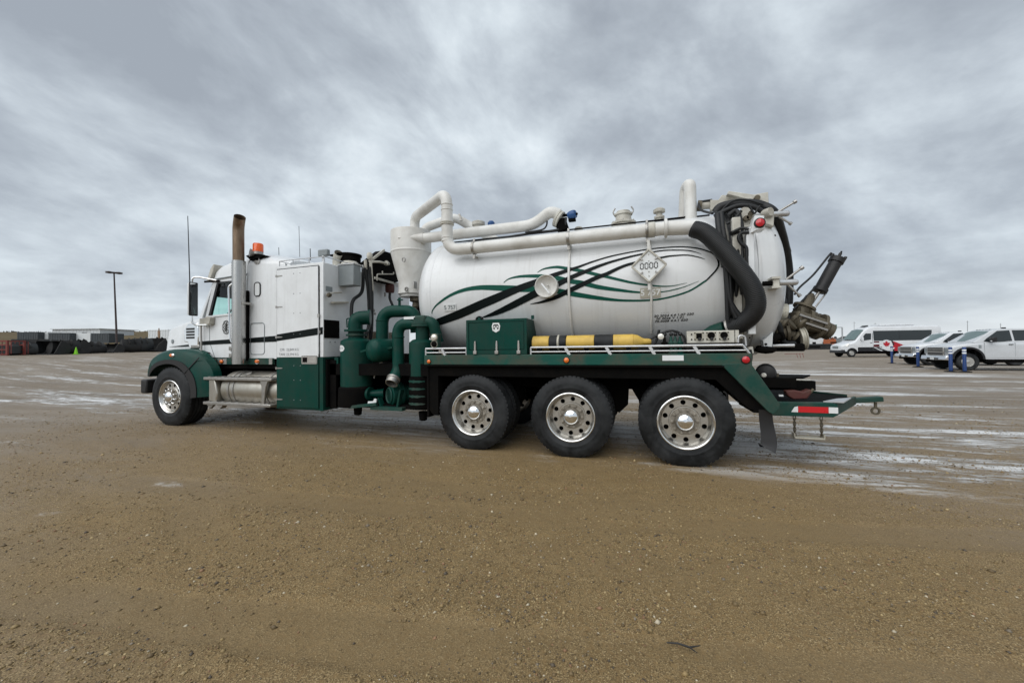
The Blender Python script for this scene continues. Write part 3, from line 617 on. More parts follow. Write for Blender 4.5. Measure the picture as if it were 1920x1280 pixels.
# ---- deck beam above the rear axles
DX0, DX1, DZ0, DZ1 = -3.026, 1.185, 1.195, 1.335
mk('deck_beam', G().box((DX0,NEAR,DZ0),(DX1,NEAR+.09,DZ1)), M_DECK, T, bevel=.008)
mk('deck_beam', G().box((DX0,FAR-.09,DZ0),(DX1,FAR,DZ1)), M_DECK, T, bevel=.008)
mk('deck_plate', G().box((DX0+.01,NEAR+.092,DZ1-.06),(DX1-.01,FAR-.092,DZ1-.02)), M_UNDER, T)
mk('beam_lip', G().box((DX0+.02,NEAR-.006,DZ0-.022),(DX1-.28,NEAR+.05,DZ0-.002)), M_UNDER, T)
# wheel-well skirt, sloped rear arm
mk('wheel_well', G().px([(DX0+.03,1.17),(DX0+.03,.55),(DX0+.12,.45),(DX0+.20,.45),(DX0+.20,1.03),(.82,1.03),(1.16,.70),(1.40,.665),(1.40,.72),(1.02,1.17)], NEAR+.055, NEAR+.62), M_UNDER, T)
mk('front_splash_guard', G().box((DX0+.02,NEAR+.04,.42),(DX0+.05,NEAR+.66,1.17)), M_UNDER, T)
mk('rear_arm', G().px([(0.873, 1.208),(0.928, 1.218),(1.173, 1.221),(1.441, 0.776),(1.44, 0.729),(1.378, 0.656),(1.333, 0.683)], NEAR-.004, NEAR+.09), M_GDULL, T, bevel=.006)
mk('rear_arm', G().px([(0.873, 1.208),(1.173, 1.221),(1.441, 0.776),(1.378, 0.656)], FAR-.09, FAR), M_GDULL, T, bevel=.006)
fl = G(); ro = []
for i in range(9):
    t_ = i/8; z_ = .70-.47*t_; c_ = .06*math.sin(t_*2.6)*t_
    ro.append([(1.246+.0-.05*t_*t_+c_, NEAR+.03+.02*math.sin(t_*4), z_+(.0 if t_ < .99 else .10)), (1.378-.02*t_+c_, NEAR+.02+.02*math.sin(t_*4+1), z_-.0)])
ro2 = [[(p[0]+.008,p[1]+.014,p[2]) for p in r_] for r_ in ro]
fl.grid(ro); fl.grid(ro2); fl.grid([[a[0],b2[0]] for a,b2 in zip(ro,ro2)]); fl.grid([[a[1],b2[1]] for a,b2 in zip(ro,ro2)]); fl.grid([ro[-1],ro2[-1]])
mk('mud_flap', fl, M_PLAS, T, fix=False)
mk('mud_flap', G().box((1.29,FAR-.62,.22),(1.30,FAR-.03,.72)), M_RUB, T)
mk('flap_bracket', G().box((1.20,NEAR+.05,.66),(1.36,NEAR+.75,.72)), M_UNDER, T)
def round_lamp(x, z, y, r, m, name='marker_lamp'):
    p = mk(name, G().lathe([(r*1.25,.012),(r*1.25,-.008),(r*1.02,-.014),(r*1.0,-.006)], (x,y,z), (0,1,0), 20), M_PLAS, T)
    mk('lens', G().lathe([(r,-.004),(r*.96,-.016),(r*.6,-.024),(0,-.027)], (x,y,z), (0,1,0), 20), m, p)
round_lamp(*(1.122, 1.263), NEAR, .040, M_RED, 'tail_lamp')
round_lamp(*(-0.914, 1.259), NEAR, .034, M_ORL); round_lamp(*(-2.94, 1.242), NEAR, .028, M_ORL)
mk('reflector_strip', G().box((0.245,NEAR-.004,1.252),(0.48,NEAR-.001,1.316)), M_TAPEW, T)
# deck rails
def rail_run(xa, xb, posts, ends):
    zt, zm = DZ1+.093, DZ1+.034
    rr_ = empty('guard_rail', (xa, NEAR, DZ1), T)
    mk('top_bar', G().tube([(xa,NEAR+.02,zt),(xb,NEAR+.02,zt)], .0145, 10), M_RAIL, rr_)
    mk('middle_bar', G().tube([(xa,NEAR+.02,zm),(xb+.03*ends,NEAR+.02,zm)], .0095, 8), M_RAIL, rr_)
    for x in posts: mk('post', G().beam((x-.045,NEAR+.02,zt),(x+.015,NEAR+.01,DZ1-.01), .022, .034), M_RAIL, rr_)
    mk('post', G().tube([(xa,NEAR+.02,zt),(xa,NEAR+.02,DZ1-.01)], .0125, 8), M_RAIL, rr_)
    mk('post', G().tube([(xb,NEAR+.02,zt),(xb+.07*ends,NEAR+.02,DZ1-.01)], .0135, 8), M_RAIL, rr_)
rail_run(DX0+.02, -2.348, [-2.695], 0)
rail_run(-1.397, 1.1, [-0.888,-0.37,0.146,0.638], 1)
mk('rail_loop', G().tube(bend([(1.061, 5, 1.457),(1.068, 5, 1.54),(1.132, 5, 1.532),(1.141, 5, 1.419)], .04), .010, 8), M_RAIL, T)

# ---- green tool box on the deck
BX0, BX1, BZ0, BZ1 = -2.342, -1.45, DZ1+.005, 1.825
tb = mk('tool_box', G().box((BX0,NEAR+.02,BZ0),(BX1,NEAR+.50,BZ1)), M_GREEN, T, bevel=.008)
fr_ = G(); t_ = .035
for a_, b_ in (((BX0,BZ1-t_),(BX1,BZ1)),((BX0,BZ0),(BX1,BZ0+.06)),((BX0,BZ0+.06),(BX0+t_,BZ1-t_)),((BX1-t_,BZ0+.06),(BX1,BZ1-t_))):
    fr_.box((a_[0],NEAR+.004,a_[1]),(b_[0],NEAR+.018,b_[1]))
mk('front_frame', fr_, M_GREEN, tb)
mk('lid', G().box((BX0+t_+.006,NEAR+.008,BZ0+.066),(BX1-t_-.006,NEAR+.0195,BZ1-t_-.006)), M_GREEN, tb, bevel=.004)
for px_ in (-2.204, -1.88, -1.563):
    h_ = mk('latch', G().px([(px_-.014,BZ0+.03),(px_+.014,BZ0+.03),(px_+.014,BZ0+.13),(px_+.010,BZ0+.185),(px_-.010,BZ0+.185),(px_-.014,BZ0+.13)], NEAR-.012, NEAR+.006), M_STEEL, tb, bevel=.003)
    mk('latch_base', G().box((px_-.026,NEAR-.018,BZ0+.005),(px_+.026,NEAR+.003,BZ0+.05)), M_STEEL, h_, bevel=.004)
lx_, lz_ = (-1.889, 1.709)
mk('emblem', G().px([(lx_-.062,lz_+.02),(lx_-.045,lz_+.065),(lx_+.045,lz_+.065),(lx_+.062,lz_+.02),(lx_+.05,lz_-.04),(lx_,lz_-.068),(lx_-.05,lz_-.04)], NEAR+.001, NEAR+.0065), M_TAPEW, tb)
em = G()
em.px([(lx_-.045,lz_+.012),(lx_-.03,lz_+.045),(lx_+.03,lz_+.045),(lx_+.045,lz_+.012),(lx_+.034,lz_+.012),(lx_+.02,lz_+.03),(lx_-.02,lz_+.03),(lx_-.034,lz_+.012)], NEAR-.002, NEAR+.0005)
em.px([(lx_-.042,lz_),(lx_-.03,lz_-.03),(lx_-.012,lz_-.012),(lx_-.022,lz_+.004)], NEAR-.002, NEAR+.0005); em.px([(lx_+.042,lz_),(lx_+.03,lz_-.03),(lx_+.012,lz_-.012),(lx_+.022,lz_+.004)], NEAR-.002, NEAR+.0005)
em.px([(lx_-.012,lz_+.024),(lx_+.012,lz_+.024),(lx_+.012,lz_+.006),(lx_-.012,lz_+.006)], NEAR-.002, NEAR+.0005)
mk('emblem_print', em, M_INK, tb, kind='stuff')
for x in (-2.249, -1.433): mk('lifting_tab', G().box((x-.02,NEAR+.25,BZ1),(x+.02,NEAR+.27,BZ1+.055)), M_GREEN, tb)
mk('pipe_stub', G().tube([(BX0+.07,NEAR+.30,BZ1+.02),(BX0+.07,NEAR+.62,BZ1+.02)], .055, 18, caps=False), M_PIPEW, tb)
mk('hose_clamp', G().tube([(BX0+.07,NEAR+.305,BZ1+.02),(BX0+.07,NEAR+.33,BZ1+.02)], .061, 18), M_UNDER, tb)
# ---- yellow cylinder lashed on the deck
yr = .098; yz = DZ1+.15; yy = NEAR+.16; gc = empty('gas_cylinder', (-1,yy,yz), T)
yx = [-1.398, -1.166, -0.933, -0.568, -0.332, -0.083, 0.133]
for a_, b_, m_, n_ in ((yx[0],yx[1],M_YEL,'shell'),(yx[1],yx[2],M_RUB,'rubber_band'),(yx[2],yx[3],M_YEL,'shell'),(yx[3],yx[4],M_RUB,'rubber_band'),(yx[4],yx[5],M_YEL,'shell')):
    r_ = yr+(.004 if m_ is M_RUB else 0); mk(n_, G().lathe([(r_-.006,0),(r_,.006),(r_,b_-a_-.006),(r_-.006,b_-a_)], (a_,yy,yz), (1,0,0), 28), m_, gc)
mk('neck', G().lathe([(yr-.002,0),(yr*.86,.05),(yr*.5,.105),(.04,.13),(.038,.20),(.030,.21),(0,.212)], (yx[5],yy,yz), (1,0,0), 28), M_YEL, gc)
mk('clamp_strap', G().lathe([(yr+.006,0),(yr+.012,.004),(yr+.012,.026),(yr+.006,.03)], (-1.056,yy,yz), (1,0,0), 28), M_PLATE, gc)
for x in (yx[0]+.1, yx[3]-.1, yx[5]-.06): mk('cradle', G().px([(x-.03,DZ1-.02),(x+.03,DZ1-.02),(x+.03,DZ1+.09),(x-.03,DZ1+.09)], yy-.10, yy+.10), M_UNDER, gc)
# ---- valve cluster and gauge panel at the deck's rear
vc = empty('valve_cluster', (.4, NEAR+.15, DZ1), T)
for px_, m_ in (((0.281),M_UNDER),((0.355),M_GDULL),((0.403),M_GDULL),((0.457),M_GREEN)):
    mk('valve_body', G().lathe([(.04,0),(.045,.05),(.032,.09),(.04,.13),(.02,.15),(.012,.21),(0,.21)], (px_,NEAR+.15,DZ1), n=12), m_, vc)
    mk('valve_knob', G().ball((px_+.004,NEAR+.15,DZ1+.235), .024, 10), M_PLAS, vc)
mk('manifold', G().tube([(0.22,NEAR+.15,DZ1+.06),(0.511,NEAR+.15,DZ1+.06)], .04, 12), M_UNDER, vc)
mk('air_line', G().tube(cr([(-0.039, 5.1, 1.462),(0.089, 5.1, 1.5),(0.246, 5.1, 1.583),(0.381, 5.1, 1.613),(0.488, 5.1, 1.558),(0.534, 5.1, 1.453)],6), .014, 8), M_HOSE, vc)
mk('air_line', G().tube(cr([(0.132, 5.12, 1.419),(0.183, 5.12, 1.485),(0.223, 5.12, 1.631)],6), .016, 8), M_HOSE, vc)
mk('pressure_gauge', G().lathe([(.036,0),(.036,-.03),(.030,-.034),(0,-.034)], (0.237, 5.06, 1.543), (0,1,0), 18), M_LAMP, vc)
DZP = DZ1+.052
pn = mk('gauge_panel', G().box((0.531,NEAR+.10,DZP+.07),(1.084,NEAR+.20,DZP+.215)), M_CREAM, T, bevel=.006)
px0 = 0.531
for k, cx in enumerate((.13,.26,.395)):
    mk('gauge_plate', G().box((px0+cx-.052,NEAR+.092,DZP+.105),(px0+cx+.052,NEAR+.099,DZP+.20)), M_PLATE, pn)
    mk('gauge_face', G().box((px0+cx-.03,NEAR+.086,DZP+.125),(px0+cx+.03,NEAR+.0915,DZP+.187)) if k == 0 else G().lathe([(.040,0),(.040,-.008),(0,-.008)], (px0+cx,NEAR+.0915,DZP+.16), (0,1,0), 18), M_UNDER, pn)
    mk('knob', G().lathe([(.020,0),(.016,-.03),(0,-.032)], (px0+cx+.004,NEAR+.085,DZP+.118), (0,1,0), 12), M_PLAS, pn)
    for sx_ in (-.044,.044):
        for sz_ in (.115,.19): mk('screw', G().lathe([(.008,0),(.006,-.006),(0,-.007)], (px0+cx+sx_,NEAR+.092,DZP+sz_), (0,1,0), 8), M_UNDER, pn)
mk('panel_seam', G().box((px0+.505,NEAR+.097,DZP+.075),(px0+.511,NEAR+.0995,DZP+.213)), M_UNDER, pn)
for sx_, sz_ in ((.05,.115),(.05,.175),(.54,.125),(.66,.125)): mk('bolt', G().lathe([(.010,0),(.007,-.008),(0,-.009)], (px0+sx_,NEAR+.099,DZP+sz_), (0,1,0), 8), M_UNDER, pn)

# ---- tank
TZ, TR = 2.28, .987
tank = mk('tank', G().lathe([(0,-.37),(.16,-.366),(.34,-.345),(.52,-.305),(.68,-.25),(.80,-.19),(.89,-.125),(.95,-.06),(.982,0),(TR,.05),(TR,1.3),(TR,2.8),(TR,4.245),(TR-.03,4.255)], (-3.20,CY,TZ), (1,0,0), 96), M_TANKW, T, sharp=60)
def tp(x, th, r=TR): return (x, CY-r*math.cos(th), TZ+r*math.sin(th))
mk('weld_seam', G().lathe([(TR+.001,-.012),(TR+.004,-.006),(TR+.004,.006),(TR+.001,.012)], (-3.08,CY,TZ), (1,0,0), 96), M_TANKW, tank)
def swoosh(ctrl, off, m):
    c = cr(ctrl, 9); g = G(); A, B = [], []
    for i, (x, th, hw) in enumerate(c):
        a_, b_ = c[max(i-1,0)], c[min(i+1,len(c)-1)]; dx, dt = b_[0]-a_[0], (b_[1]-a_[1])*TR; l_ = math.hypot(dx,dt) or 1
        nx_, nt_ = -dt/l_, dx/l_; hw = max(hw, .0015)
        A.append(tp(x+nx_*hw, th+nt_*hw/TR, TR+off)); B.append(tp(x-nx_*hw, th-nt_*hw/TR, TR+off))
    g.grid([A,B]); mk('painted_swoosh', g, m, tank, fix=False, sharp=180)
def sw(pts, k, k2=None): return [(*q, t_*(k+((k2 or k)-k)*i/max(1,len(pts)-1))) for i, (q, t_) in enumerate(pts)]
K6 = .0069/12
LOOP = [((-3.088, -0.356),.6),((-3.042, -0.257),1),((-2.937, -0.165),1.6),((-2.716, -0.046),2.4),((-2.478, 0.022),3.1),((-2.233, 0.04),3.9),((-1.953, 0.019),4.6),((-1.682, -0.01),5),((-1.38, -0.038),4.6),((-1.065, -0.081),4),((-0.822, -0.141),3.8),((-0.525, -0.204),2.9),((-0.235, -0.251),1.8),((0.1, -0.268),1.3),((0.316, -0.248),1.2),((0.577, -0.178),1.2),((0.779, -0.055),1.25),((0.889, 0.068),1.25),((0.916, 0.152),1.25),((0.881, 0.258),1.25),((0.794, 0.327),1.1),((0.662, 0.386),1.1),((0.49, 0.422),1.0),((0.259, 0.431),1.0),((0.019, 0.418),1.0),((-0.324, 0.372),1.1),((-0.584, 0.308),1.3),((-0.795, 0.24),1.9),((-0.978, 0.19),2.9),((-1.126, 0.149),3.2),((-1.325, 0.085),4.0),((-1.682, -0.026),5.0),((-1.958, -0.121),5.8),((-2.246, -0.218),6),((-2.63, -0.353),6),((-3.057, -0.477),5)]
swoosh(sw(LOOP[:17], .0088), .003, M_GRAPHG); swoosh(sw(LOOP[16:], .0070, .0108), .0055, M_GRAPHB)
swoosh(sw([((-1.864, 0.09),.4),((-1.777, 0.144),1.0),((-1.617, 0.166),1.9),((-1.42, 0.158),2.6),((-1.227, 0.136),3.2),((-1.063, 0.099),3.7),((-0.915, 0.051),3.7),((-0.734, 0.009),3.7),((-0.521, -0.057),3.4),((-0.232, -0.119),2.4),((0.01, -0.159),1.4),((0.263, -0.168),.9),((0.491, -0.13),.7),((0.696, -0.059),.2)], .0098, .0072), .0035, M_GRAPHG)
swoosh(sw([((-1.363, 0.207),.3),((-1.269, 0.254),1.1),((-1.104, 0.268),2.0),((-0.979, 0.243),2.4),((-0.734, 0.177),2.7),((-0.519, 0.106),2.6),((-0.42, 0.077),2.4),((-0.043, -0.039),1.7),((0.317, -0.1),.9),((0.56, -0.073),.2)], .0098, .0072), .004, M_GRAPHG)
swoosh(sw([((-2.256, -0.415),.3),((-2.051, -0.362),2.8),((-1.834, -0.284),4.2),((-1.623, -0.196),4.8),((-1.382, -0.094),5),((-1.189, -0.023),4.5),((-1.051, 0.023),4),((-0.854, 0.11),3.4),((-0.674, 0.173),3),((-0.533, 0.225),2.6),((-0.323, 0.287),2),((-0.038, 0.347),1.6),((0.257, 0.385),1.1),((0.47, 0.373),1.0),((0.608, 0.347),.9),((0.732, 0.29),.2)], .0110, .0066), .006, M_GRAPHB)
swoosh(sw([((-1.475, -0.24),.3),((-1.298, -0.218),1.6),((-1.105, -0.166),2.7),((-0.917, -0.084),3.4),((-0.734, -0.01),3.4),((-0.533, 0.074),3.2),((-0.42, 0.109),3),((-0.133, 0.222),2.2),((0.289, 0.286),1.5),((0.414, 0.296),1.2),((0.57, 0.289),1.0),((0.688, 0.252),.8),((0.771, 0.212),.2)], .0104, .0066), .0065, M_GRAPHB)
def tank_text(s, x, th, size, m, name, sx=1.0, slant=0., rot=0., bold=0.):
    g = text_g(s, size, sx, bold); v = []
    for p in g.v:
        q0 = p[0]+p[1]*slant; q1 = p[1]+q0*math.tan(rot); v.append(tp(x+q0, th+q1/TR, TR+.004))
    g.v = v; mk(name, g, m, tank, fix=False, sharp=180, kind='stuff')
x_, th_ = (0.408, -0.482); tank_text('20 2024 4.4 1.07 220', x_, th_, .043, M_INK, 'painted_lettering', 1.28, .2, .03, .001)
x_, th_ = (0.364, -0.522); tank_text('20 2026 V 1.21', x_, th_, .043, M_INK, 'painted_lettering', 1.28, .2, .03, .001)
x_, th_ = (0.378, -0.562); tank_text('20.2028 4.4.1 020', x_, th_, .043, M_INK, 'painted_lettering', 1.28, .2, .03, .001)
x_, th_ = (0.306, -0.44); tank_text('- -- ---', x_, th_, .03, M_INK, 'painted_lettering', 1.3, .2, .04)
x_, th_ = (0.275, -0.624); tank_text('- -', x_, th_, .03, M_GREYINK, 'painted_lettering', 1.2, .2, .04)
# number plates on the tank
def tank_plate(x, th, w_, h_, m, name, s, mt, ts):
    rows = [[tp(x+a_*w_, th+b_*h_/TR, TR+.012) for a_ in (-.5,.5)] for b_ in (-.5,-.25,0,.25,.5)]
    bk = [[tp(x+a_*w_, th+b_*h_/TR, TR+.001) for a_ in (-.5,.5)] for b_ in (-.5,-.25,0,.25,.5)]
    g = G().grid(rows).grid([rows[0],bk[0]]).grid([rows[-1],bk[-1]]).grid([[r_[0],b_[0]] for r_,b_ in zip(rows,bk)]).grid([[r_[1],b_[1]] for r_,b_ in zip(rows,bk)])
    p = mk(name, g, m, tank, fix=False); tg = text_g(s, ts, 1.0, .002); tg.v = [tp(x+q[0], th+q[1]/TR, TR+.0155) for q in tg.v]; mk('plate_text', tg, mt, p, fix=False, sharp=180, kind='stuff')
x_, th_ = (-2.741, -0.233); tank_plate(x_, th_, .205, .10, M_TAPEW, 'number_plate', '5 757', M_GREY, .085)
x_, th_ = (0.13, -0.17); tank_plate(x_, th_, .245, .125, M_PLATE, 'number_plate', '5 757', M_TAPEW, .105)
# inspection port with bar handle
pc = (-1.212, 5.2, 2.264); pt = mk('inspection_port', G().lathe([(.155,.06),(.157,-.095),(.150,-.098),(.140,-.07),(.11,-.035),(.06,-.015),(0,-.010)], pc, (0,1,0), 40), M_PIPEW, tank, sharp=50)
mk('handle', G().beam((pc[0]-.065,pc[1]-.075,pc[2]+.04),(pc[0]+.05,pc[1]-.085,pc[2]-.105), .022, .036, up=(0,1,0)), M_WHITE, pt, bevel=.004)
mk('pivot', G().lathe([(.012,0),(.012,-.03),(0,-.032)], (pc[0]+.015,pc[1]-.03,pc[2]+.01), (0,1,0), 10), M_STEEL, pt)
mk('pivot', G().beam((pc[0]-.01,pc[1]-.04,pc[2]+.13),(pc[0]+.03,pc[1]-.04,pc[2]+.11), .012, .016, up=(0,1,0)), M_WHITE, pt)
# vertical drain tubes over the shell
def drain(x, th0, th1, r):
    ts = np.linspace(th0, th1, 26); mk('drain_tube', G().tube([tp(x+.0*i, t_, TR+r*.8) for i, t_ in enumerate(ts)], r, 10), M_PIPEW, tank)
x_, th0 = (-0.915, 0.527); x2, th1 = (-0.897, -0.424); drain(x_, th0+.1, -.75, .017)
x_, th0 = (0.141, -0.112); drain(x_, .55, -.75, .015)
# hazard placard
pc = (0.115, 5.13, 2.442); d_ = .205; pl = mk('placard', G().prism([(pc[0]-d_,pc[1],pc[2]),(pc[0],pc[1],pc[2]-d_),(pc[0]+d_,pc[1],pc[2]),(pc[0],pc[1],pc[2]+d_)], (0,.012,0)), M_TAPEW, tank)
for k in range(4):
    a_, b_ = k*PI/2, (k+1)*PI/2
    p_ = lambda a: (pc[0]+d_*math.cos(a), pc[1]-.002, pc[2]+d_*math.sin(a))
    mk('frame_bar', G().beam(p_(a_), p_(b_), .022, .030, up=(0,1,0)), M_CREAM, pl, bevel=.003)
    am = (a_+b_)/2; c_ = (pc[0]+d_*.70*math.cos(am), pc[1]-.012, pc[2]+d_*.70*math.sin(am)); e_ = (pc[0]+d_*.52*math.cos(am), pc[1]-.012, pc[2]+d_*.52*math.sin(am))
    mk('clip', G().beam(c_, e_, .016, .022, up=(0,1,0)), M_STEEL, pl)
for dz in (.145,.06,-.075,-.13): mk('rivet', G().lathe([(.009,0),(.006,-.008),(0,-.009)], (pc[0],pc[1]-.0005,pc[2]+dz), (0,1,0), 8), M_STEEL, pl)
tg = G()
for k in range(4):           # seven-segment style noughts
    cx, cz = pc[0]+(k-1.5)*.056, pc[2]+(k-1.5)*.001
    for a_, b_ in (((-.013,.036),(.013,.036)),((-.013,-.036),(.013,-.036)),((-.018,.030),(-.018,.004)),((-.018,-.030),(-.018,-.004)),((.018,.030),(.018,.004)),((.018,-.030),(.018,-.004))):
        tg.beam((cx+a_[0],pc[1]-.003,cz+a_[1]),(cx+b_[0],pc[1]-.003,cz+b_[1]), .010, .004, up=(0,1,0))
mk('placard_number', tg, M_INK, pl, kind='stuff')
mk('placard_post', G().box((pc[0]-.016,pc[1]+.014,pc[2]-.30),(pc[0]+.016,pc[1]+.03,pc[2]+.33)), M_PIPEW, tank)

# ---- long near-side suction pipe
PY, PZ, PR = 5.25, 2.925, .086
run = bend([(-3.90,6.1,3.52),(-3.90,6.1,3.84),(-2.785,PY,3.82),(-2.785,PY,PZ),(0.339,PY,PZ)], .23, 9)
sp_ = mk('suction_pipe', G().tube(run, PR, 24), M_PIPEW, T)
for z_ in (3.63, 3.55, 3.12, 3.07): mk('weld_ring', G().lathe([(PR,-.01),(PR+.006,-.005),(PR+.006,.005),(PR,.01)], (-2.785,PY,z_), n=24), M_PIPEW, sp_)
mk('pipe_flange', G().lathe([(PR,-.025),(PR+.02,-.02),(PR+.02,-.004),(PR+.01,0),(PR+.02,.004),(PR+.02,.02),(PR,.025)], (-2.785,PY,3.34), n=24), M_CREAM, sp_)
mk('pipe_flange', G().lathe([(PR,-.04),(PR+.03,-.035),(PR+.03,0),(PR,.005)], (-3.90,6.1,3.56), n=24), M_CREAM, sp_)
fx = 0.333
mk('pipe_sleeve', G().lathe([(PR,-.10),(PR+.012,-.09),(PR+.012,.0),(PR,.01)], (fx-.14,PY,PZ), (1,0,0), 24), M_CREAM, sp_)
mk('pipe_flange', G().lathe([(PR,-.02),(PR+.035,-.015),(PR+.035,.015),(PR,.02)], (fx-.005,PY,PZ), (1,0,0), 24), M_PIPEW, sp_)
hx = 0.648
mk('hose_spigot', G().tube([(fx,PY,PZ),(hx-.05,PY-.01,PZ-.02),(hx+.05,PY-.02,PZ-.04)], PR+.006, 24), M_PIPEW, sp_)
def clampring(x):
    c = mk('pipe_bracket', G().lathe([(PR+.002,-.018),(PR+.012,-.018),(PR+.012,.018),(PR+.002,.018)], (x,PY,PZ), (1,0,0), 24, closed=True), M_STEEL, T)
    mk('clamp_lug', G().box((x-.016,PY-.012,PZ-PR-.07),(x+.016,PY+.012,PZ-PR-.008)), M_STEEL, c); mk('clamp_lug', G().box((x-.012,PY-.01,PZ+PR+.008),(x+.012,PY+.01,PZ+PR+.05)), M_STEEL, c)
    mk('bracket_arm', G().beam((x,PY,PZ-PR-.05),(x,PY+.22,PZ-.10), .03, .02), M_CREAM, c)
for x in (-2.337, -0.918, 0.102): clampring(x)
# black corrugated hose hanging at the tank's rear
hp = cr([(0.631, 5.16, 2.86),(0.76, 5.12, 2.783),(0.907, 5.06, 2.586),(1.069, 5.01, 2.33),(1.199, 4.99, 2.091),(1.246, 5, 1.914),(1.224, 5.05, 1.785),(1.134, 5.14, 1.683),(1.025, 5.24, 1.641),(0.863, 5.32, 1.589)], 20)
seg_n = 0; P3 = [Vector(p) for p in hp]; acc = [0.]
for i in range(1, len(P3)): acc.append(acc[-1]+(P3[i]-P3[i-1]).length)
Lh = acc[-1]; res, rad_ = [], []; pitch = .0185; cut = Lh*.905
for k in range(int(cut/pitch*4)):
    s_ = k*pitch/4; i = max(1, next(j for j in range(1, len(acc)) if acc[j] >= s_)); t_ = (s_-acc[i-1])/(acc[i]-acc[i-1])
    res.append(P3[i-1].lerp(P3[i], t_)); rad_.append((.099,.1035,.105,.1035)[k%4] if k > 3 else .099)
mk('suction_hose', G().tube(res, rad_, 24), M_HOSE, T, sharp=180)
end = [p for p, a in zip(P3, acc) if a >= cut-.02]
mk('hose_coupling', G().tube([end[0], end[0].lerp(end[-1], .12)], [.106,.106], 20), M_STEEL, T)
mk('hose_tail_pipe', G().tube([end[0].lerp(end[-1],.3)]+[end[-1], end[-1]+Vector((-.10,.02,-.07))], [.098,.094,.09], 20), M_GREEN, T)

# ---- upper vacuum line along the tank top
UY, UZ, UR = 5.92, 3.385, .088
vl = mk('vacuum_line', G().tube(bend([(-3.968-.1,6.02,UZ),(-3.592,UY+.02,UZ),(-1.598,UY,UZ),(-1.316,UY,UZ+.185),(-1.18,UY+.03,UZ+.13)], .15, 8), UR, 24), M_PIPEW, T)
fx2 = -3.658
mk('line_flange', G().lathe([(UR,-.03),(UR+.03,-.025),(UR+.03,.025),(UR,.03)], (fx2,6.0,UZ), (1,0,0), 24), M_CREAM, vl)
for px_ in (-1.553, -1.492, -1.43): pass
vx = -1.164
mk('shutoff_valve', G().lathe([(.10,-.035),(.135,-.03),(.135,.0),(.12,.004),(.135,.008),(.135,.04),(.08,.045)], (vx-.03,UY+.03,UZ+.06), (.8,0,-.5), 24), M_CREAM, vl)
mk('valve_outlet', G().tube([(vx,UY+.03,UZ+.03),(vx+.05,UY+.03,UZ-.14)], .09, 20), M_UNDER, vl)
ac = (-0.971, 5.92, 3.474); act = mk('valve_actuator', G().lathe([(.03,-.07),(.06,-.06),(.068,-.03),(.068,.03),(.06,.055),(.02,.065)], ac, (.9,-.3,.1), 16), M_BLUE, vl)
mk('actuator_stem', G().tube([(vx+.04,UY,UZ+.10), ac], .022, 10), M_UNDER, act); mk('actuator_base', G().box((ac[0]-.06,ac[1]-.03,ac[2]-.10),(ac[0]+.05,ac[1]+.05,ac[2]-.05)), M_UNDER, act, bevel=.01)
mk('actuator_port', G().ball((ac[0]+.07,ac[1]-.02,ac[2]+.0), .022, 8), M_UNDER, act)
mk('top_air_line', G().tube(cr([(-2.902, 5.92, 3.204),(-2.232, 5.9, 3.222),(-1.594, 5.9, 3.252),(-1.248, 5.9, 3.257),(-1.095, 5.9, 3.299),(-1.068, 5.9, 3.437)],8), .020, 10), M_HOSE, vl)
mk('top_air_line', G().tube(cr([(-1.715, 5.86, 3.262),(-1.452, 5.86, 3.276),(-1.374, 5.86, 3.326),(-1.356, 5.86, 3.408)],8), .014, 8), M_HOSE, vl)
mk('walkway_edge', G().tube([tp(-3.1,1.28,TR+.02), tp(.7,1.28,TR+.02)], .012, 8), M_UNDER, tank)
# far-side twin line seen over the top
mk('vacuum_line', G().tube(bend([(-3.98,6.55,3.5),(-3.98,6.55,3.78),(-3.394, 6.7, 3.98),(-3.147, 6.9, 3.835),(-2.4,6.9,3.36)], .12), .085, 20), M_PIPEW, T)
cp = (-2.802, 6.5, 3.717); mk('vent_cap', G().lathe([(.05,-.12),(.09,-.1),(.09,-.05),(.12,-.03),(.12,.03),(.05,.06),(0,.065)], cp, n=16), M_CREAM, T)
bc = (-2.549, 6.5, 3.688); mk('valve_actuator', G().lathe([(.03,-.09),(.06,-.06),(.065,.02),(.04,.05),(0,.055)], bc, n=14), M_BLUE, T)
lc = (-3.29, 6.7, 3.999); mk('lifting_lug', G().px([(lc[0]-.06,lc[2]-.10),(lc[0]+.06,lc[2]-.10),(lc[0]+.02,lc[2]+.03),(lc[0]-.01,lc[2]+.03)], lc[1]-.01, lc[1]+.01), M_STEEL, T)
# fittings on the tank's back
mx_ = -0.222; mw = mk('manway_dome', G().lathe([(.16,-.10),(.16,-.03),(.185,-.03),(.185,.0),(.16,.004),(.16,.03),(.185,.034),(.185,.06),(.13,.065),(.12,.10),(.115,.17),(.135,.175),(.135,.20),(.10,.205),(.10,.235),(0,.24)], (mx_,CY,3.29), n=32), M_CREAM, tank)
for s in (-1, 1): mk('cam_lever', G().tube(cr([(mx_+s*.125,CY-.03,3.46),(mx_+s*.15,CY-.03,3.52),(mx_+s*.12,CY-.03,3.58)],5), .011, 8), M_STEEL, mw)
for k in range(12): mk('bolt', G().lathe([(.012,0),(.012,.014),(0,.015)], (mx_+.172*math.cos(k*PI/6),CY+.172*math.sin(k*PI/6),3.35), n=6), M_STEEL, mw)
vx2 = 0.3; mk('relief_valve', G().lathe([(.07,-.08),(.07,0),(.045,.01),(.05,.06),(.075,.065),(.075,.09),(.045,.10),(.045,.14),(.085,.15),(.085,.19),(.05,.215),(0,.22)], (vx2,CY,3.295), n=24), M_CREAM, tank)
hx0, hx1 = 0.612, 0.786
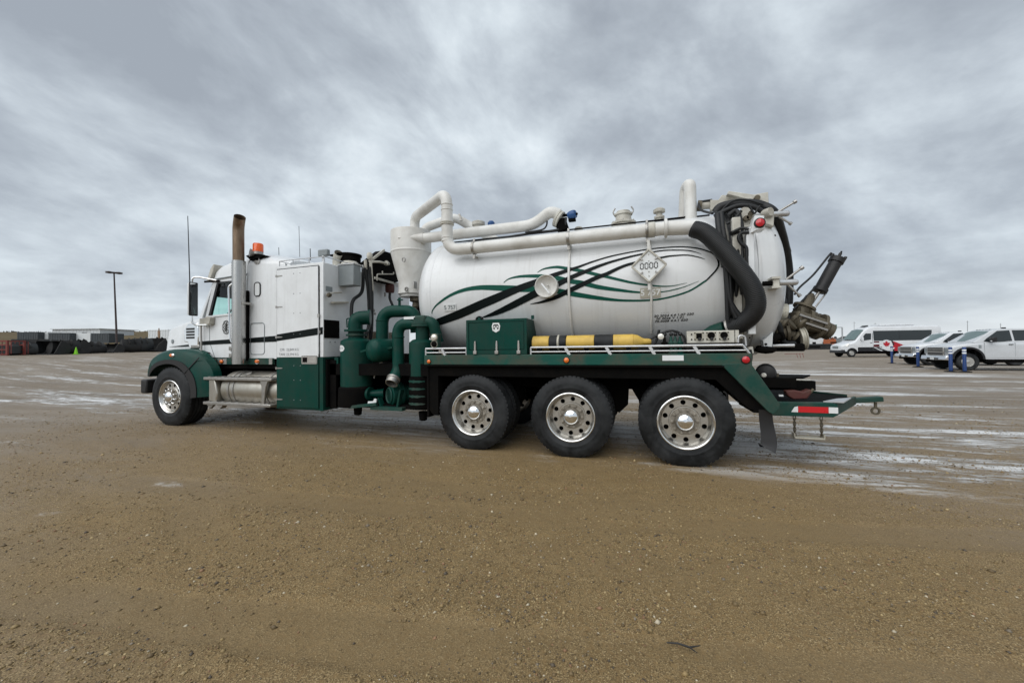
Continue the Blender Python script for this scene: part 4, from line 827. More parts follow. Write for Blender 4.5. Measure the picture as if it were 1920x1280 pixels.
mk('hose_hoop', G().tube(bend([(hx0+.02,6.12,3.20),(hx0+.05,6.1,3.72),(hx1-.085,5.96,3.735),(hx1-.085,5.94,3.20)], .10, 8), [.075]*100 if False else .082, 20), M_PIPEW, tank)
mk('top_rail_strip', G().beam((0.133, 6, 3.246), (0.949, 6, 3.251), .05, .035), M_RUB, tank)
mk('small_hatch', G().lathe([(.07,-.05),(.07,.03),(.05,.05),(0,.055)], (-0.91, 6.15, 3.292), n=16), M_CREAM, tank)
# ---- cyclone separator between cab and tank
cxc, cyc = -3.98, 6.1
cyw = mk('cyclone', G().lathe([(0,3.60),(.10,3.60),(.36,3.575),(.365,3.56),(.365,3.20),(.36,3.16),(.232,2.66),(.232,2.47),(.24,2.47),(.24,2.43),(.20,2.42),(.20,2.38),(0,2.38)], (cxc,cyc,0), n=48), M_PIPEW, T)
mk('cone_seam', G().lathe([(.366,3.17),(.370,3.18),(.370,3.195),(.366,3.205)], (cxc,cyc,0), n=48), M_PIPEW, cyw)
mk('inlet_stub', G().tube([(cxc-.02,cyc-.36,UZ-.005),(cxc+.35,cyc-.17,UZ)], [.02,.088], 20), M_PIPEW, cyw)
mk('ring_bolt', G().lathe([(.030,-.010),(.042,-.010),(.042,.010),(.030,.010)], (-3.883, 5.72, 2.979), (.2,1,0), 16, closed=True), M_STEEL, cyw)
mk('ring_bolt', G().lathe([(.028,-.010),(.040,-.010),(.040,.010),(.028,.010)], (-3.921, 5.85, 2.488), (.2,1,0), 16, closed=True), M_STEEL, cyw)
mk('clamp_bolt', G().box((-3.768, 5.85, 2.498),(-3.78,5.95,2.62)), M_STEEL, cyw)
mk('dump_valve', G().lathe([(.10,2.40),(.10,2.30),(.05,2.28),(.06,2.20),(.03,2.16),(0,2.16)], (cxc+.08,cyc,0), n=18), M_GREASE, cyw)
mk('cyclone_leg', G().tube([(cxc+.1,cyc+.1,2.3),(cxc+.1,cyc+.1,1.2)], .05, 12), M_UNDER, cyw)

# ---- cab, sleeper and hood
def shell(st, k=8):
    rows = []
    for x, zb, zs, zc, hb, hs in st:
        half = [(hb, zb), (hb*.5+hs*.5, zb*.45+zs*.55), (hs, zs)]
        for i in range(1, k+1):
            a_ = PI/2*i/k; half.append((hs*math.cos(a_)**.55, zs+(zc-zs)*math.sin(a_)**.8))
        full = [(x, CY-h_, z_) for h_, z_ in half]+[(x, CY+h_, z_) for h_, z_ in half[:-1][::-1]]
        rows.append(full)
    g = G().grid(rows); n_ = len(rows[0]); o = len(g.v)-len(rows)*n_
    g.f += [tuple(range(n_))[::-1], tuple(range((len(rows)-1)*n_, len(rows)*n_))]
    return g
SY = 5.25; HW = CY-SY
sl = mk('sleeper', shell([(-7.02,1.30,2.96,3.22,HW,HW-.02),(-6.95,1.29,3.03,3.31,HW,HW-.015),(-6.7,1.28,3.03,3.30,HW,HW-.01),(-6.3,1.28,3.00,3.21,HW,HW-.01),(-5.95,1.28,2.96,3.10,HW,HW-.01)]), M_WHITE, T, sharp=45)
rf = mk('cab_roof', shell([(-7.99,2.78,2.85,2.93,HW-.06,HW-.09),(-7.92,2.775,2.95,3.08,HW-.02,HW-.06),(-7.78,2.77,3.00,3.17,HW-.005,HW-.04),(-7.5,2.77,3.03,3.26,HW,HW-.03),(-7.0,2.77,3.04,3.30,HW,HW-.02)]), M_WHITE, T, sharp=45)
cb = mk('cab', G().px([(-8.30,1.30),(-7.0,1.30),(-7.0,2.17),(-8.05,2.12),(-8.33,2.06)], SY, SY+.05).px([(-8.30,1.30),(-7.0,1.30),(-7.0,2.17),(-8.05,2.12),(-8.33,2.06)], mir(SY)-.05, mir(SY)).box((-8.28,SY+.051,1.30),(-7.0,mir(SY)-.051,1.36)).box((-8.28,SY+.051,1.361),(-8.22,mir(SY)-.051,2.04)), M_WHITE, T, bevel=.012)
for y_, s in ((SY, 1), (mir(SY), -1)):
    mk('a_pillar', G().prism([(-8.37,y_+s*.03,2.055),(-8.23,y_,2.055),(-7.93,y_+s*.03,2.79),(-8.03,y_+s*.07,2.79)], (0,s*.07,0)), M_WHITE, T, bevel=.01)
    mk('b_pillar', G().box((-7.32,y_,2.15),(-7.01,y_+s*.05,2.775)), M_WHITE, T)
    mk('door_frame', G().prism([(-8.12,y_,2.10),(-8.03,y_,2.10),(-7.80,y_,2.78),(-7.90,y_,2.78)], (0,s*.045,0)), M_WHITE, T)
    mk('window_seal', G().prism([(-8.032,y_-s*.004,2.13),(-7.97,y_-s*.004,2.13),(-7.745,y_-s*.004,2.775),(-7.798,y_-s*.004,2.775)], (0,s*.04,0)).prism([(-7.745,y_-s*.004,2.74),(-7.32,y_-s*.004,2.74),(-7.32,y_-s*.004,2.775),(-7.745,y_-s*.004,2.775)], (0,s*.04,0)), M_PLAS, T)
    mk('side_window', G().prism([(-7.98,y_+s*.02,2.14),(-7.32,y_+s*.02,2.16),(-7.32,y_+s*.02,2.745),(-7.76,y_+s*.02,2.745)], (0,s*.005,0)), M_GLASS, T)
mk('windshield', G().prism([(-8.32,SY+.10,2.07),(-8.32,mir(SY)-.10,2.07),(-8.00,mir(SY)-.13,2.80),(-8.00,SY+.13,2.80)], (.006,0,.002)), M_GLASS, T)
mk('sun_shade', G().prism([(-8.08,SY+.10,2.52),(-7.97,SY+.10,2.79),(-7.97,mir(SY)-.10,2.79),(-8.08,mir(SY)-.10,2.52)], (.02,0,0)), M_PLAS, T)
mk('dashboard', G().box((-8.22,SY+.10,1.9),(-7.95,mir(SY)-.10,2.10)), M_PLAS, T, bevel=.04)
for y_ in (SY+.45, mir(SY)-.45):
    mk('seat', G().px([(-7.75,1.4),(-7.3,1.4),(-7.2,2.35),(-7.32,2.38),(-7.42,1.75),(-7.75,1.72)], y_-.25, y_+.25), M_PLAS, T, bevel=.04)
mk('steering_wheel', G().lathe([(.20,-.015),(.225,-.015),(.225,.015),(.20,.015)], (-7.85,SY+.45,2.15), (-.8,0,.5), 24, closed=True), M_PLAS, T)
mk('sleeper_curtain', G().box((-7.06,SY+.06,1.37),(-7.03,mir(SY)-.06,2.9)), M_PLAS, T)
# door details
dz = SY-.003
mk('door_sill_ridge', G().prism([(-8.06,dz,2.085),(-7.0,dz,2.13),(-7.0,dz,2.165),(-8.06,dz,2.12)], (0,-.014,0)), M_WHITE, cb, bevel=.004)
mk('door_seam', G().box((-8.005,dz-.001,1.60),(-7.995,dz+.003,2.10)), M_GREY, cb); 
mk('door_seam', G().prism([(-8.0,dz-.001,1.60),(-7.988,dz-.001,1.60),(-7.85,dz-.001,1.31),(-7.862,dz-.001,1.31)], (0,.003,0)), M_GREY, cb)
mk('mirror_bracket', G().px([(-8.12,1.93),(-7.86,1.95),(-7.84,2.08),(-7.92,2.10),(-8.14,2.05)], SY-.10, SY-.004), M_CREAM, cb, bevel=.01)
# tangled ring emblem on the door
lx_, lz_ = (-7.54, 1.885); rg_ = G(); 
for k in range(9):
    a_ = k*2*PI/9; cx, cz = lx_+.055*math.cos(a_), lz_+.085*math.sin(a_)
    rg_.lathe([(.042,-.002),(.052,-.002),(.052,.0),(.042,.0)], (cx,dz-.001,cz), (0,1,0), 14, closed=True)
mk('door_emblem', rg_, M_INK, cb, fix=False, kind='stuff')
def side_text(s, x, z, y, size, m, par, sx=1., nm='lettering', bold=0.):
    g = text_g(s, size, sx, bold); g.v = [(x+p[0], y, z+p[1]) for p in g.v]; return mk(nm, g, m, par, fix=False, sharp=180, kind='stuff')
x_, z_ = (-7.547, 1.716); side_text('--- -- ---', x_, z_, dz, .035, M_GREYINK, cb); x_, z_ = (-7.547, 1.681); side_text('-- ----', x_, z_, dz, .03, M_GREYINK, cb)
# hood
hd = mk('hood', shell([(-9.93,1.42,1.60,1.68,.50,.48),(-9.90,1.40,1.78,1.88,.60,.56),(-9.80,1.38,1.86,1.97,.66,.60),(-9.5,1.36,1.925,2.04,.72,.66),(-9.1,1.34,1.985,2.10,.79,.73),(-8.7,1.32,2.035,2.14,.86,.80),(-8.29,1.30,2.07,2.17,HW,.88)]), M_WHITE, T, sharp=50)
def hood_y(x): return CY-np.interp(x, [-9.9,-9.8,-9.5,-9.1,-8.7,-8.29], [.60,.66,.72,.79,.86,HW])
mk('grille', G().box((-9.97,CY-.45,1.0),(-9.92,CY+.45,1.72)), M_CHR, T, bevel=.02)
for k in range(8): mk('grille_slat', G().box((-9.985,CY-.42,1.05+k*.08),(-9.972,CY+.42,1.08+k*.08)), M_BLACK, T)
mk('hood_shadow_gap', G().box((-8.30,SY+.02,1.32),(-8.285,SY+.2,2.05)), M_PLAS, T)
# chrome intake cover and louvre on the hood side
vx0, vx1 = -8.57, -8.306
ic = mk('intake_cover', G().px([(-8.729,1.861),(-8.619,1.976),(vx1,1.998),(vx1,1.499),(-8.555,1.481),(-8.618,1.61),(-8.729,1.623)], SY-.015, SY+.14), M_CHR, T, bevel=.02, seg=3)
for k in range(4):
    z_ = 1.685+k*.058; mk('louvre_slot', G().box((-8.647,SY-.022,z_),(-8.413,SY-.0155,z_+.040)), M_PLAS, ic, bevel=.005)
mk('intake_foot', G().box((-8.521,SY-.02,1.49),(-8.274,SY+.08,1.56)), M_STEEL, ic, bevel=.015)
lx_, lz_ = (-9.531, 1.649); mk('hood_badge', G().lathe([(.0,-.012),(.045,-.010),(.045,.03)], (lx_,hood_y(lx_)+.02,lz_), (.2,1,0), 16), M_GREY, hd)
mk('antenna_mast', G().tube([(-8.174, 5.2, 2.074),(-8.15, 5.2, 1.289)], .018, 8), M_STEEL, T)
# stripes
def hstripe(x0, x1, za0, zb0, za1, zb1, yf, n=10, par=None):
    A = [(x0+(x1-x0)*i/n, yf(x0+(x1-x0)*i/n)-.004, za0+(za1-za0)*i/n) for i in range(n+1)]; B = [(p[0],p[1],zb0+(zb1-zb0)*i/n) for i, p in enumerate(A)]
    mk('painted_stripe', G().grid([A,B]), M_GRAPHB, par, fix=False)
hstripe(-9.62,-8.75, 1.535,1.53, 1.575,1.535, lambda x: hood_y(x)-.004, par=hd)
hstripe(-8.29,-7.0, 1.625,1.551, 1.671,1.58, lambda x: dz, par=cb)
hstripe(-7.0,-5.96, 1.665,1.58, 1.71,1.594, lambda x: SY-.001, par=sl)
# sleeper window, hatch, seam
def rrect(x0, x1, z0, z1, r, n=4):
    out = []
    for cx, cz, a0 in ((x1-r,z1-r,0),(x0+r,z1-r,90),(x0+r,z0+r,180),(x1-r,z0+r,270)):
        out += [(cx+r*math.cos(R(a0+90*i/n)), cz+r*math.sin(R(a0+90*i/n))) for i in range(n+1)]
    return out
def outline(x0, x1, z0, z1, r, y, t_, m, par, nm):
    P_ = [(x, y, z) for x, z in rrect(x0,x1,z0,z1,r,5)]; P_.append(P_[0]); mk(nm, G().tube(P_, t_, 6), m, par)
a_, b_ = (-6.8, 2.695), (-6.66, 2.444)
wn = mk('sleeper_window', G().px(rrect(a_[0],b_[0],b_[1],a_[1],.05), SY-.006, SY+.001), M_TAPEW, sl); outline(a_[0],b_[0],b_[1],a_[1],.05,SY-.004,.010,M_PLAS,wn,'window_seal')
a_, b_ = (-6.903, 1.942), (-6.556, 1.362); outline(a_[0],b_[0],b_[1],a_[1],.06,SY-.001,.007,M_GREY,sl,'hatch_seam')
mk('body_seam', G().box((-6.045,SY-.004,1.29),(-6.03,SY+.004,3.0)), M_GREY, sl)
# visor
mk('sun_visor', G().prism([(-8.13,SY+.02,2.80),(-8.04,SY+.02,2.83),(-7.93,SY+.02,3.0),(-7.90,SY+.02,3.13),(-7.93,SY+.02,3.14),(-8.02,SY+.02,3.05)], (0,2*HW-.04,0)), M_CREAM, T, bevel=.008)
mk('visor_bracket', G().beam((-8.13,SY-.01,2.80),(-7.72,SY-.01,2.79), .02, .035), M_UNDER, T)
mk('drip_rail', G().tube([(-7.95,SY-.004,2.80),(-7.8,SY-.006,2.835),(-7.0,SY-.006,2.87)], .013, 8), M_GREY, T)
# skirt under the cab with marker lamps
sk = mk('cab_skirt', G().box((-8.2,SY-.02,1.175),(-6.33,SY+.03,1.292)), M_GDULL, T, bevel=.006)
for x0, x1 in ((-8.16,-7.80),(-7.74,-7.50),(-6.42,-6.34)): mk('skirt_plate', G().box((x0,SY-.026,1.18),(x1,SY-.0205,1.287)), M_STEEL, sk)
for px_ in (-8.016, -7.634, -6.717):
    mk('marker_lamp', G().ball((px_,SY-.03,1.232), .042, 14, (1,.5,.8)), M_ORL, sk); mk('lamp_rim', G().lathe([(.044,-.0),(.052,-.002),(.052,.004)], (px_+.012,SY-.026,1.232), (0,1,0), 16), M_CHR, sk)
mk('cab_floor', G().box((-8.25,SY+.04,1.10),(-5.97,mir(SY)-.04,1.27)), M_UNDER, T)
# fender over the steer wheel
FO = [(-9.365, 0.96),(-9.341, 1.108),(-9.276, 1.278),(-9.13, 1.383),(-8.859, 1.455),(-8.547, 1.478),(-8.243, 1.454),(-8.02, 1.402),(-7.874, 1.336),(-7.729, 1.226),(-7.615, 1.098),(-7.559, 0.961),(-7.53, 0.775),(-7.524, 0.601)]
FI = [(-9.242, 0.94),(-9.201, 1.014),(-9.118, 1.089),(-9.001, 1.147),(-8.842, 1.184),(-8.685, 1.195),(-8.515, 1.175),(-8.363, 1.119),(-8.242, 1.034),(-8.16, 0.954),(-8.1, 0.864),(-8.063, 0.774),(-8.041, 0.674),(-8.048, 0.554)]
fo, fi = cr(FO, 4), cr(FI, 4); fy = NEAR+.01
def fend(y0, s):
    g = G(); inset = .10
    top = [(p[0],y0+s*inset*.0,p[1]) for p in fo]
    mid_ = [(p[0]+(q[0]-p[0])*.0, y0+s*(.62 if p[0] < -8.0 else .22), p[1]+.02) for p, q in zip(fo,fi)]
    edge = [(p[0]+(q[0]-p[0])*.22, y0, p[1]+(q[1]-p[1])*.22) for p, q in zip(fo,fi)]
    shoulder = [(p[0], y0+s*.07, p[1]) for p in fo]
    inn = [(q[0], y0-s*.012, q[1]) for q in fi]; back = [(q[0], y0+s*(.62 if q[0] < -8.0 else .22), q[1]) for q in fi]
    return g.grid([mid_, shoulder, edge, inn, back])
fd = mk('fender', fend(fy, 1), M_GREEN, T, sharp=50); mk('fender', fend(mir(fy), -1), M_GREEN, T, sharp=50)
gi = [(q[0], fy-.022, q[1]) for p, q in zip(fo,fi)]; go = [(q[0]+(p[0]-q[0])*.30, fy-.024, q[1]+(p[1]-q[1])*.30) for p, q in zip(fo,fi)]
gb = [(p[0],fy+.1,p[2]) for p in gi]; ge = [(p[0],fy+.02,p[2]) for p in go]
mk('fender_flare', G().grid([ge,go,gi,gb]), M_PLAS, fd, sharp=40)
gs = fo[30], fi[30]; mk('fender_seam', G().beam((fo[33][0],fy-.004,fo[33][1]),(fi[33][0],fy-.028,fi[33][1]), .016, .012, up=(0,1,0)), M_PLAS, fd)
lx_, lz_ = (-8.6, 1.36); mk('marker_lamp', G().ball((lx_,fy-.015,lz_), .045, 14, (1.1,.5,.75)), M_ORL, fd); mk('lamp_rim', G().ball((lx_+.03,fy-.008,lz_), .045, 12, (1.1,.5,.8)), M_CHR, fd)
mk('inner_fender', G().box((-9.4,NEAR+.62,.95),(-7.75,NEAR+.66,1.45)), M_UNDER, T)
mk('bumper', G().px([(-9.56,.60),(-9.38,.60),(-9.38,.88),(-9.56,.88)], NEAR+.01, mir(NEAR)-.01), M_BLACK, T, bevel=.03)
mk('cowl_panel', G().px([(-8.25,1.17),(-7.86,1.17),(-7.86,.98),(-8.1,.9)], NEAR+.30, NEAR+.36), M_GREEN, T)
# fuel tank and steps
ft = mk('fuel_tank', G().lathe([(0,-.02),(.28,0),(.325,.03),(.33,.06),(.33,1.42),(.32,1.46),(0,1.47)], (-7.40,NEAR+.40,.715), (1,0,0), 40), M_TANKA, T)
for x in (-7.18,-7.06,-6.25): mk('tank_strap', G().lathe([(.334,-.022),(.341,-.02),(.341,.02),(.334,.022)], (x,NEAR+.40,.715), (1,0,0), 40), M_STEEL, ft)
mk('filler_cap', G().lathe([(.06,0),(.06,.03),(.045,.04),(0,.042)], (-6.85,NEAR+.24,.995), (0,-.45,1), 20), M_STEEL, ft)
mk('battery_box', G().px([(-7.62,.50),(-7.42,.50),(-7.40,.66),(-7.46,.92),(-7.62,.92)], NEAR+.03, NEAR+.45), M_TANKA, T, bevel=.02)
for z_, x0, x1 in ((.93,-7.70,-6.03),(.478,-7.71,-6.06)): 
    s_ = mk('step', G().px([(x0,z_-.03),(x1,z_-.03),(x1+.02,z_+.0),(x1,z_+.025),(x0,z_+.025)], NEAR-.01, NEAR+.20), M_STEEL, T, bevel=.01)
    for k in range(9): mk('tread_bar', G().box((x0+.08+k*.18,NEAR+.02,z_+.026),(x0+.14+k*.18,NEAR+.18,z_+.034)), M_STEEL, s_)
mk('step_bracket', G().px([(-6.30,.93),(-6.10,.93),(-6.16,.80),(-6.20,.48),(-6.26,.48),(-6.26,.80)], NEAR+.0, NEAR+.04), M_STEEL, T, bevel=.008)
mk('step_hanger', G().px([(-7.35,.45),(-7.2,.45),(-7.28,.38)], NEAR, NEAR+.1), M_STEEL, T); mk('step_hanger', G().px([(-7.7,.45),(-7.5,.45),(-7.62,.36)], NEAR+.05, NEAR+.1), M_STEEL, T)
# exhaust stack
sx_ = -6.987; sy_ = 5.09
es = mk('exhaust_shield', G().lathe([(.09,1.19),(.108,1.19),(.108,3.08),(.09,3.085)], (sx_,sy_,0), n=28), M_SS, T)
for k in range(60): mk('perforation', G().box((sx_-.102,sy_-.046,1.24+k*.0305),(sx_-.088,sy_-.068,1.252+k*.0305)), M_PLAS, es)
mk('stack_bracket', G().box((sx_-.02,sy_+.06,1.25),(sx_+.055,SY-.002,2.55)), M_UNDER, T)
for z_ in (2.3,): mk('stack_clamp', G().box((sx_+.09,sy_-.03,z_-.02),(sx_+.16,sy_+.12,z_+.02)), M_STEEL, es)
pp = bend([(sx_-.008,sy_,3.0),(sx_-.012,sy_,3.72),(sx_+.12,sy_-.07,3.86)], .22, 8)
mk('exhaust_pipe', G().tube(pp, .092, 24, caps=False).tube(pp[4:], .080, 24, caps=False), M_RUSTP, T, fix=False)
mk('pipe_throat', G().tube(pp[3:7], .078, 20), M_UNDER, T)
# beacon, horn and work lamp by the roof
bx_, by_ = -6.776, 5.30; bz_ = 3.237
bc_ = mk('beacon', G().lathe([(.088,0),(.088,.135),(.078,.155),(0,.16)], (bx_,by_,3.278), n=24), M_BEAC, T)
mk('beacon_base', G().lathe([(.085,-.05),(.085,0),(.05,.002)], (bx_,by_,3.278), n=24), M_STEEL, bc_)
mk('beacon_bracket', G().px([(-7.022, 3.214),(-6.857, 3.25),(-6.561, 3.194),(-6.668, 3.154),(-6.695, 3.096),(-6.885, 3.112)], 5.24, 5.46), M_UNDER, T, bevel=.006)
mk('air_horn', G().lathe([(.075,-.02),(.07,0),(.03,.12),(.02,.22),(0,.22)], (-6.855, 5.22, 3.252), (.45,.9,-.1), 20), M_STEEL, T)
mk('horn_foot', G().box((-6.794, 5.24, 3.052),(-6.68,5.3,3.14)), M_STEEL, T)
# mirror, arms and antenna
mr = mk('mirror', G().box((-8.14,NEAR-.02,2.118),(-8.08,NEAR+.125,2.739)), M_WHITE, T, bevel=.03, seg=3)
mk('mirror_rim', G().box((-8.085,NEAR-.025,2.107),(-8.055,NEAR+.13,2.749)), M_PLAS, mr, bevel=.02)
mk('mirror_glass', G().box((-8.0545,NEAR-.010,2.128),(-8.0505,NEAR+.115,2.729)), M_MIRR, mr)
mk('mirror_arm', G().tube(bend([(-8.12,NEAR+.06,2.739),(-8.11,NEAR+.06,2.81+.03),(-8.05,NEAR+.12,2.86),(-7.78,SY-.02,2.80)], .08), .017, 10), M_CHR, mr)
mk('mirror_arm', G().tube(bend([(-8.12,NEAR+.06,2.107),(-8.12,NEAR+.06,1.98),(-8.06,NEAR+.1,1.93),(-7.92,SY-.05,1.94),(-7.90,SY,2.0)], .08), .017, 10), M_CHR, mr)
mk('antenna', G().tube([(-8.082, 4.95, 2.711),(-8.144, 4.95, 4.01)], [.010,.006], 6), M_PLAS, mr)
mk('grab_handle', G().tube(bend([(-7.291, 5.2, 2.709),(-7.369, 5.17, 2.649),(-7.362, 5.17, 2.416),(-7.327, 5.17, 1.629),(-7.236, 5.2, 1.518)], .12), .016, 10), M_CHR, T)
for z_ in (1.479, 1.348): mk('door_hinge', G().box((-7.44,SY-.03,z_-.035),(-7.36,SY-.002,z_+.035)), M_STEEL, T, bevel=.006)
mk('whip_antenna', G().tube([(-6.745, 6.2, 3.379),(-6.765, 6.2, 4.032)], .005, 5), M_PLAS, T); mk('whip_antenna', G().tube([(-6.251, 6, 3.227),(-6.257, 6, 3.464)], .008, 5), M_PLAS, T); mk('whip_antenna', G().tube([(-7.322, 6.2, 3.474),(-7.328, 6.2, 3.636)], .006, 5), M_PLAS, T)

# ---- blower cabinet behind the sleeper
KX0, KX1, KZ0, KZ1, KZS = -5.923, -4.905, .44, 2.87, 1.311
cbn = mk('cabinet_body', G().box((KX0,NEAR+.012,KZS),(KX1,FAR-.02,KZ1)), M_WHITE, T, bevel=.01)
mk('cabinet_base', G().box((KX0,NEAR+.012,KZ0),(KX1,NEAR+.60,KZS-.002)), M_GREEN, cbn, bevel=.008)
d0, d1 = -5.894, -4.996; dt, db = 2.808, .475
mk('door_upper', G().box((d0,NEAR-.006,KZS+.002),(d1,NEAR+.010,dt)), M_WHITE, cbn, bevel=.004)
mk('door_lower', G().box((d0,NEAR-.006,db),(d1,NEAR+.010,KZS-.003)), M_GREEN, cbn, bevel=.004)
mk('door_gap', G().box((d1+.004,NEAR+.004,db),(d1+.02,NEAR+.0118,dt)), M_UNDER, cbn); mk('door_gap', G().box((d0-.012,NEAR+.004,db),(d0-.003,NEAR+.0118,dt)), M_UNDER, cbn); mk('door_gap', G().box((d0-.003,NEAR+.004,dt+.002),(d1+.004,NEAR+.0118,dt+.014)), M_UNDER, cbn)
mk('corner_post', G().box((d1+.022,NEAR-.002,KZ0),(KX1+.003,NEAR+.011,KZS-.001)), M_GREEN, cbn)
for py_z in (2.701, 2.171, 1.656, 1.128, 0.601):
    hg = mk('hinge', G().box((d0-.02,NEAR-.016,py_z-.02),(d0+.012,NEAR-.0065,py_z+.02)), M_STEEL, cbn); mk('hinge_strap', G().px([(d0+.012,py_z-.012),(d0+.13,py_z-.007),(d0+.13,py_z+.007),(d0+.012,py_z+.012)], NEAR-.012, NEAR-.0065), M_STEEL, hg)
for z_ in (.60,.93,1.17,1.70,2.05,2.38,2.72):
    for x in (d0+.38, d0+.52): mk('rivet', G().lathe([(.009,0),(.006,-.005),(0,-.006)], (x,NEAR-.006,z_), (0,1,0), 8), M_GREY, cbn)
lr = mk('latch_rod', G().tube([(d1+.012,NEAR-.008,1.36),(d1+.012,NEAR-.008,2.0)], .008, 8), M_RAIL, cbn); mk('latch_eye', G().box((d1-.004,NEAR-.02,1.96),(d1+.03,NEAR-.006,2.02)).box((d1+.03,NEAR-.008,1.70),(d1+.045,NEAR-.0025,1.75)), M_STEEL, lr)
def kstripe(x0, x1, y):
    f_ = lambda x, a, b: a+(b-a)*(x--5.928)/(-4.92--5.928); n_ = 8
    A = [(x0+(x1-x0)*i/n_, y, f_(x0+(x1-x0)*i/n_,1.698,1.802)) for i in range(n_+1)]; B = [(p[0],y,f_(p[0],1.584,1.685)) for p in A]
    mk('painted_stripe', G().grid([A,B]), M_GRAPHB, cbn, fix=False)
kstripe(d0+.004, d1-.004, NEAR-.0085); kstripe(d1+.024, KX1-.01, NEAR+.0095)
x_, z_ = (-5.613, 1.439); side_text('CFR  22,849 KG', x_, z_, NEAR-.0085, .062, M_GREYINK, cbn); x_, z_ = (-5.625, 1.36); side_text('TARE 22,394 KG', x_, z_, NEAR-.0085, .062, M_GREYINK, cbn)
a_, b_ = (-5.341, 1.339), (-5.009, 1.198)
lb_ = mk('latch_plate', G().px(rrect(a_[0],b_[0],b_[1],a_[1],.02), NEAR-.016, NEAR-.0065), M_STEEL, cbn); mk('latch_recess', G().box((a_[0]+.02,NEAR-.019,b_[1]+.02),(b_[0]-.02,NEAR-.0165,a_[1]-.02)), M_CHR, lb_); mk('latch_paddle', G().box((a_[0]+.035,NEAR-.026,b_[1]+.03),(a_[0]+.12,NEAR-.0195,a_[1]-.03)), M_UNDER, lb_)
# cabinet roof gear
for x0, x1, y0, y1 in ((KX0+.02,KX1-.02,NEAR+.06,NEAR+.06),(KX1-.02,KX1-.02,NEAR+.06,FAR-.5),(KX0+.02,KX0+.02,NEAR+.06,FAR-.5)):
    mk('roof_rail', G().tube([(x0,y0,KZ1+.10),(x1,y1,KZ1+.10)], .008, 6), M_RAIL, T)
for x in (KX0+.02,-5.6,-5.25,KX1-.02): mk('rail_post', G().tube([(x,NEAR+.06,KZ1),(x,NEAR+.06,KZ1+.10)], .008, 6), M_RAIL, T)
c_ = (-4.988, 5.05, 3.045); mk('work_light', G().box((c_[0]-.10,c_[1]-.02,c_[2]-.055),(c_[0]+.10,c_[1]+.05,c_[2]+.055)), M_GREY, T, bevel=.015); mk('light_post', G().tube([(c_[0],c_[1],c_[2]-.05),(c_[0]+.01,c_[1],KZ1-.02)], .022, 8), M_RAIL, T)
c_ = (-5.204, 5.9, 3.129); mk('air_intake', G().lathe([(.20,-.20),(.205,.10),(.225,.10),(.225,.13),(.19,.13),(.18,-.15)], (c_[0],c_[1],c_[2]-.04), n=32), M_UNDER, T)
mk('intake_lid', G().box((c_[0]-.42,c_[1]-.1,c_[2]+.095),(c_[0]-.1,c_[1]+.12,c_[2]+.11)), M_UNDER, T)
c_ = (-5.282, 5.7, 3.092); mk('exhaust_scoop', G().tube(bend([(c_[0]-.03,c_[1],2.85),(c_[0]-.03,c_[1],3.12),(c_[0]+.07,c_[1]-.06,3.20)], .14), .075, 18, caps=False), M_CREAM, T)
mk('muffler_drum', G().lathe([(.16,2.86),(.16,3.02),(.12,3.06),(0,3.06)], (c_[0]+.18,c_[1]+.1,0), n=24), M_CREAM, T)
# things hung on the cabinet's rear wall
WXX = KX1
gb_ = (-4.89, 5.275, 2.74); gb2 = (-4.7, 5.389, 2.414)
tk = mk('header_tank', G().box((-4.90,(-4.88, 5.289, 2.668)[1],2.52),(-4.58,(-4.58, 5.474, 2.678)[1]+.0,2.875)), M_GREY, T, bevel=.01)
mk('tank_lid', G().box((-4.91,(-4.88, 5.289, 2.668)[1]-.01,2.876),(-4.57,(-4.58, 5.474, 2.678)[1]+.01,2.895)), M_RAIL, tk); mk('lid_clasp', G().box((-4.578,5.5,2.83),(-4.565,5.55,2.90)), M_RAIL, tk)
def wall(name, pa, pb, m, dx=.01, par=None): return mk(name, G().box((WXX+.001,pa[1],pa[2]),(WXX+dx,pb[1],pb[2])), m, par or T)
wall('black_panel', (-4.9, 4.972, 1.925), (-4.9, 5.303, 1.626), M_UNDER, .012); wall('data_plate', (-4.9, 5.014, 2.482), (-4.9, 5.152, 2.403), M_GREY, .008)
mk('deck_light', G().beam((-4.86, 5.097, 2.216), (-4.86, 5.465, 2.255), .06, .035), M_CREAM, T, bevel=.01)
mk('light_arm', G().tube([(-4.86, 4.983, 2.335),(-4.84, 5.112, 2.377),(-4.84, 5.293, 2.409)], .012, 8), M_CREAM, T); mk('lamp_pod', G().lathe([(.03,-.03),(.04,0),(.03,.03),(0,.035)], (-4.84, 5.019, 2.329), (0,1,0), 14), M_GREASE, T)
for p_ in ((-4.897, 5.097, 1.56), (-4.897, 5.203, 1.561)): mk('bolt', G().lathe([(.012,0),(.008,.01),(0,.011)], p_, (1,0,0), 8), M_GREY, T)
mk('under_wall', G().box((KX1+.002,NEAR+.05,.5),(KX1+.04,FAR-.4,KZS-.03)), M_UNDER, T)
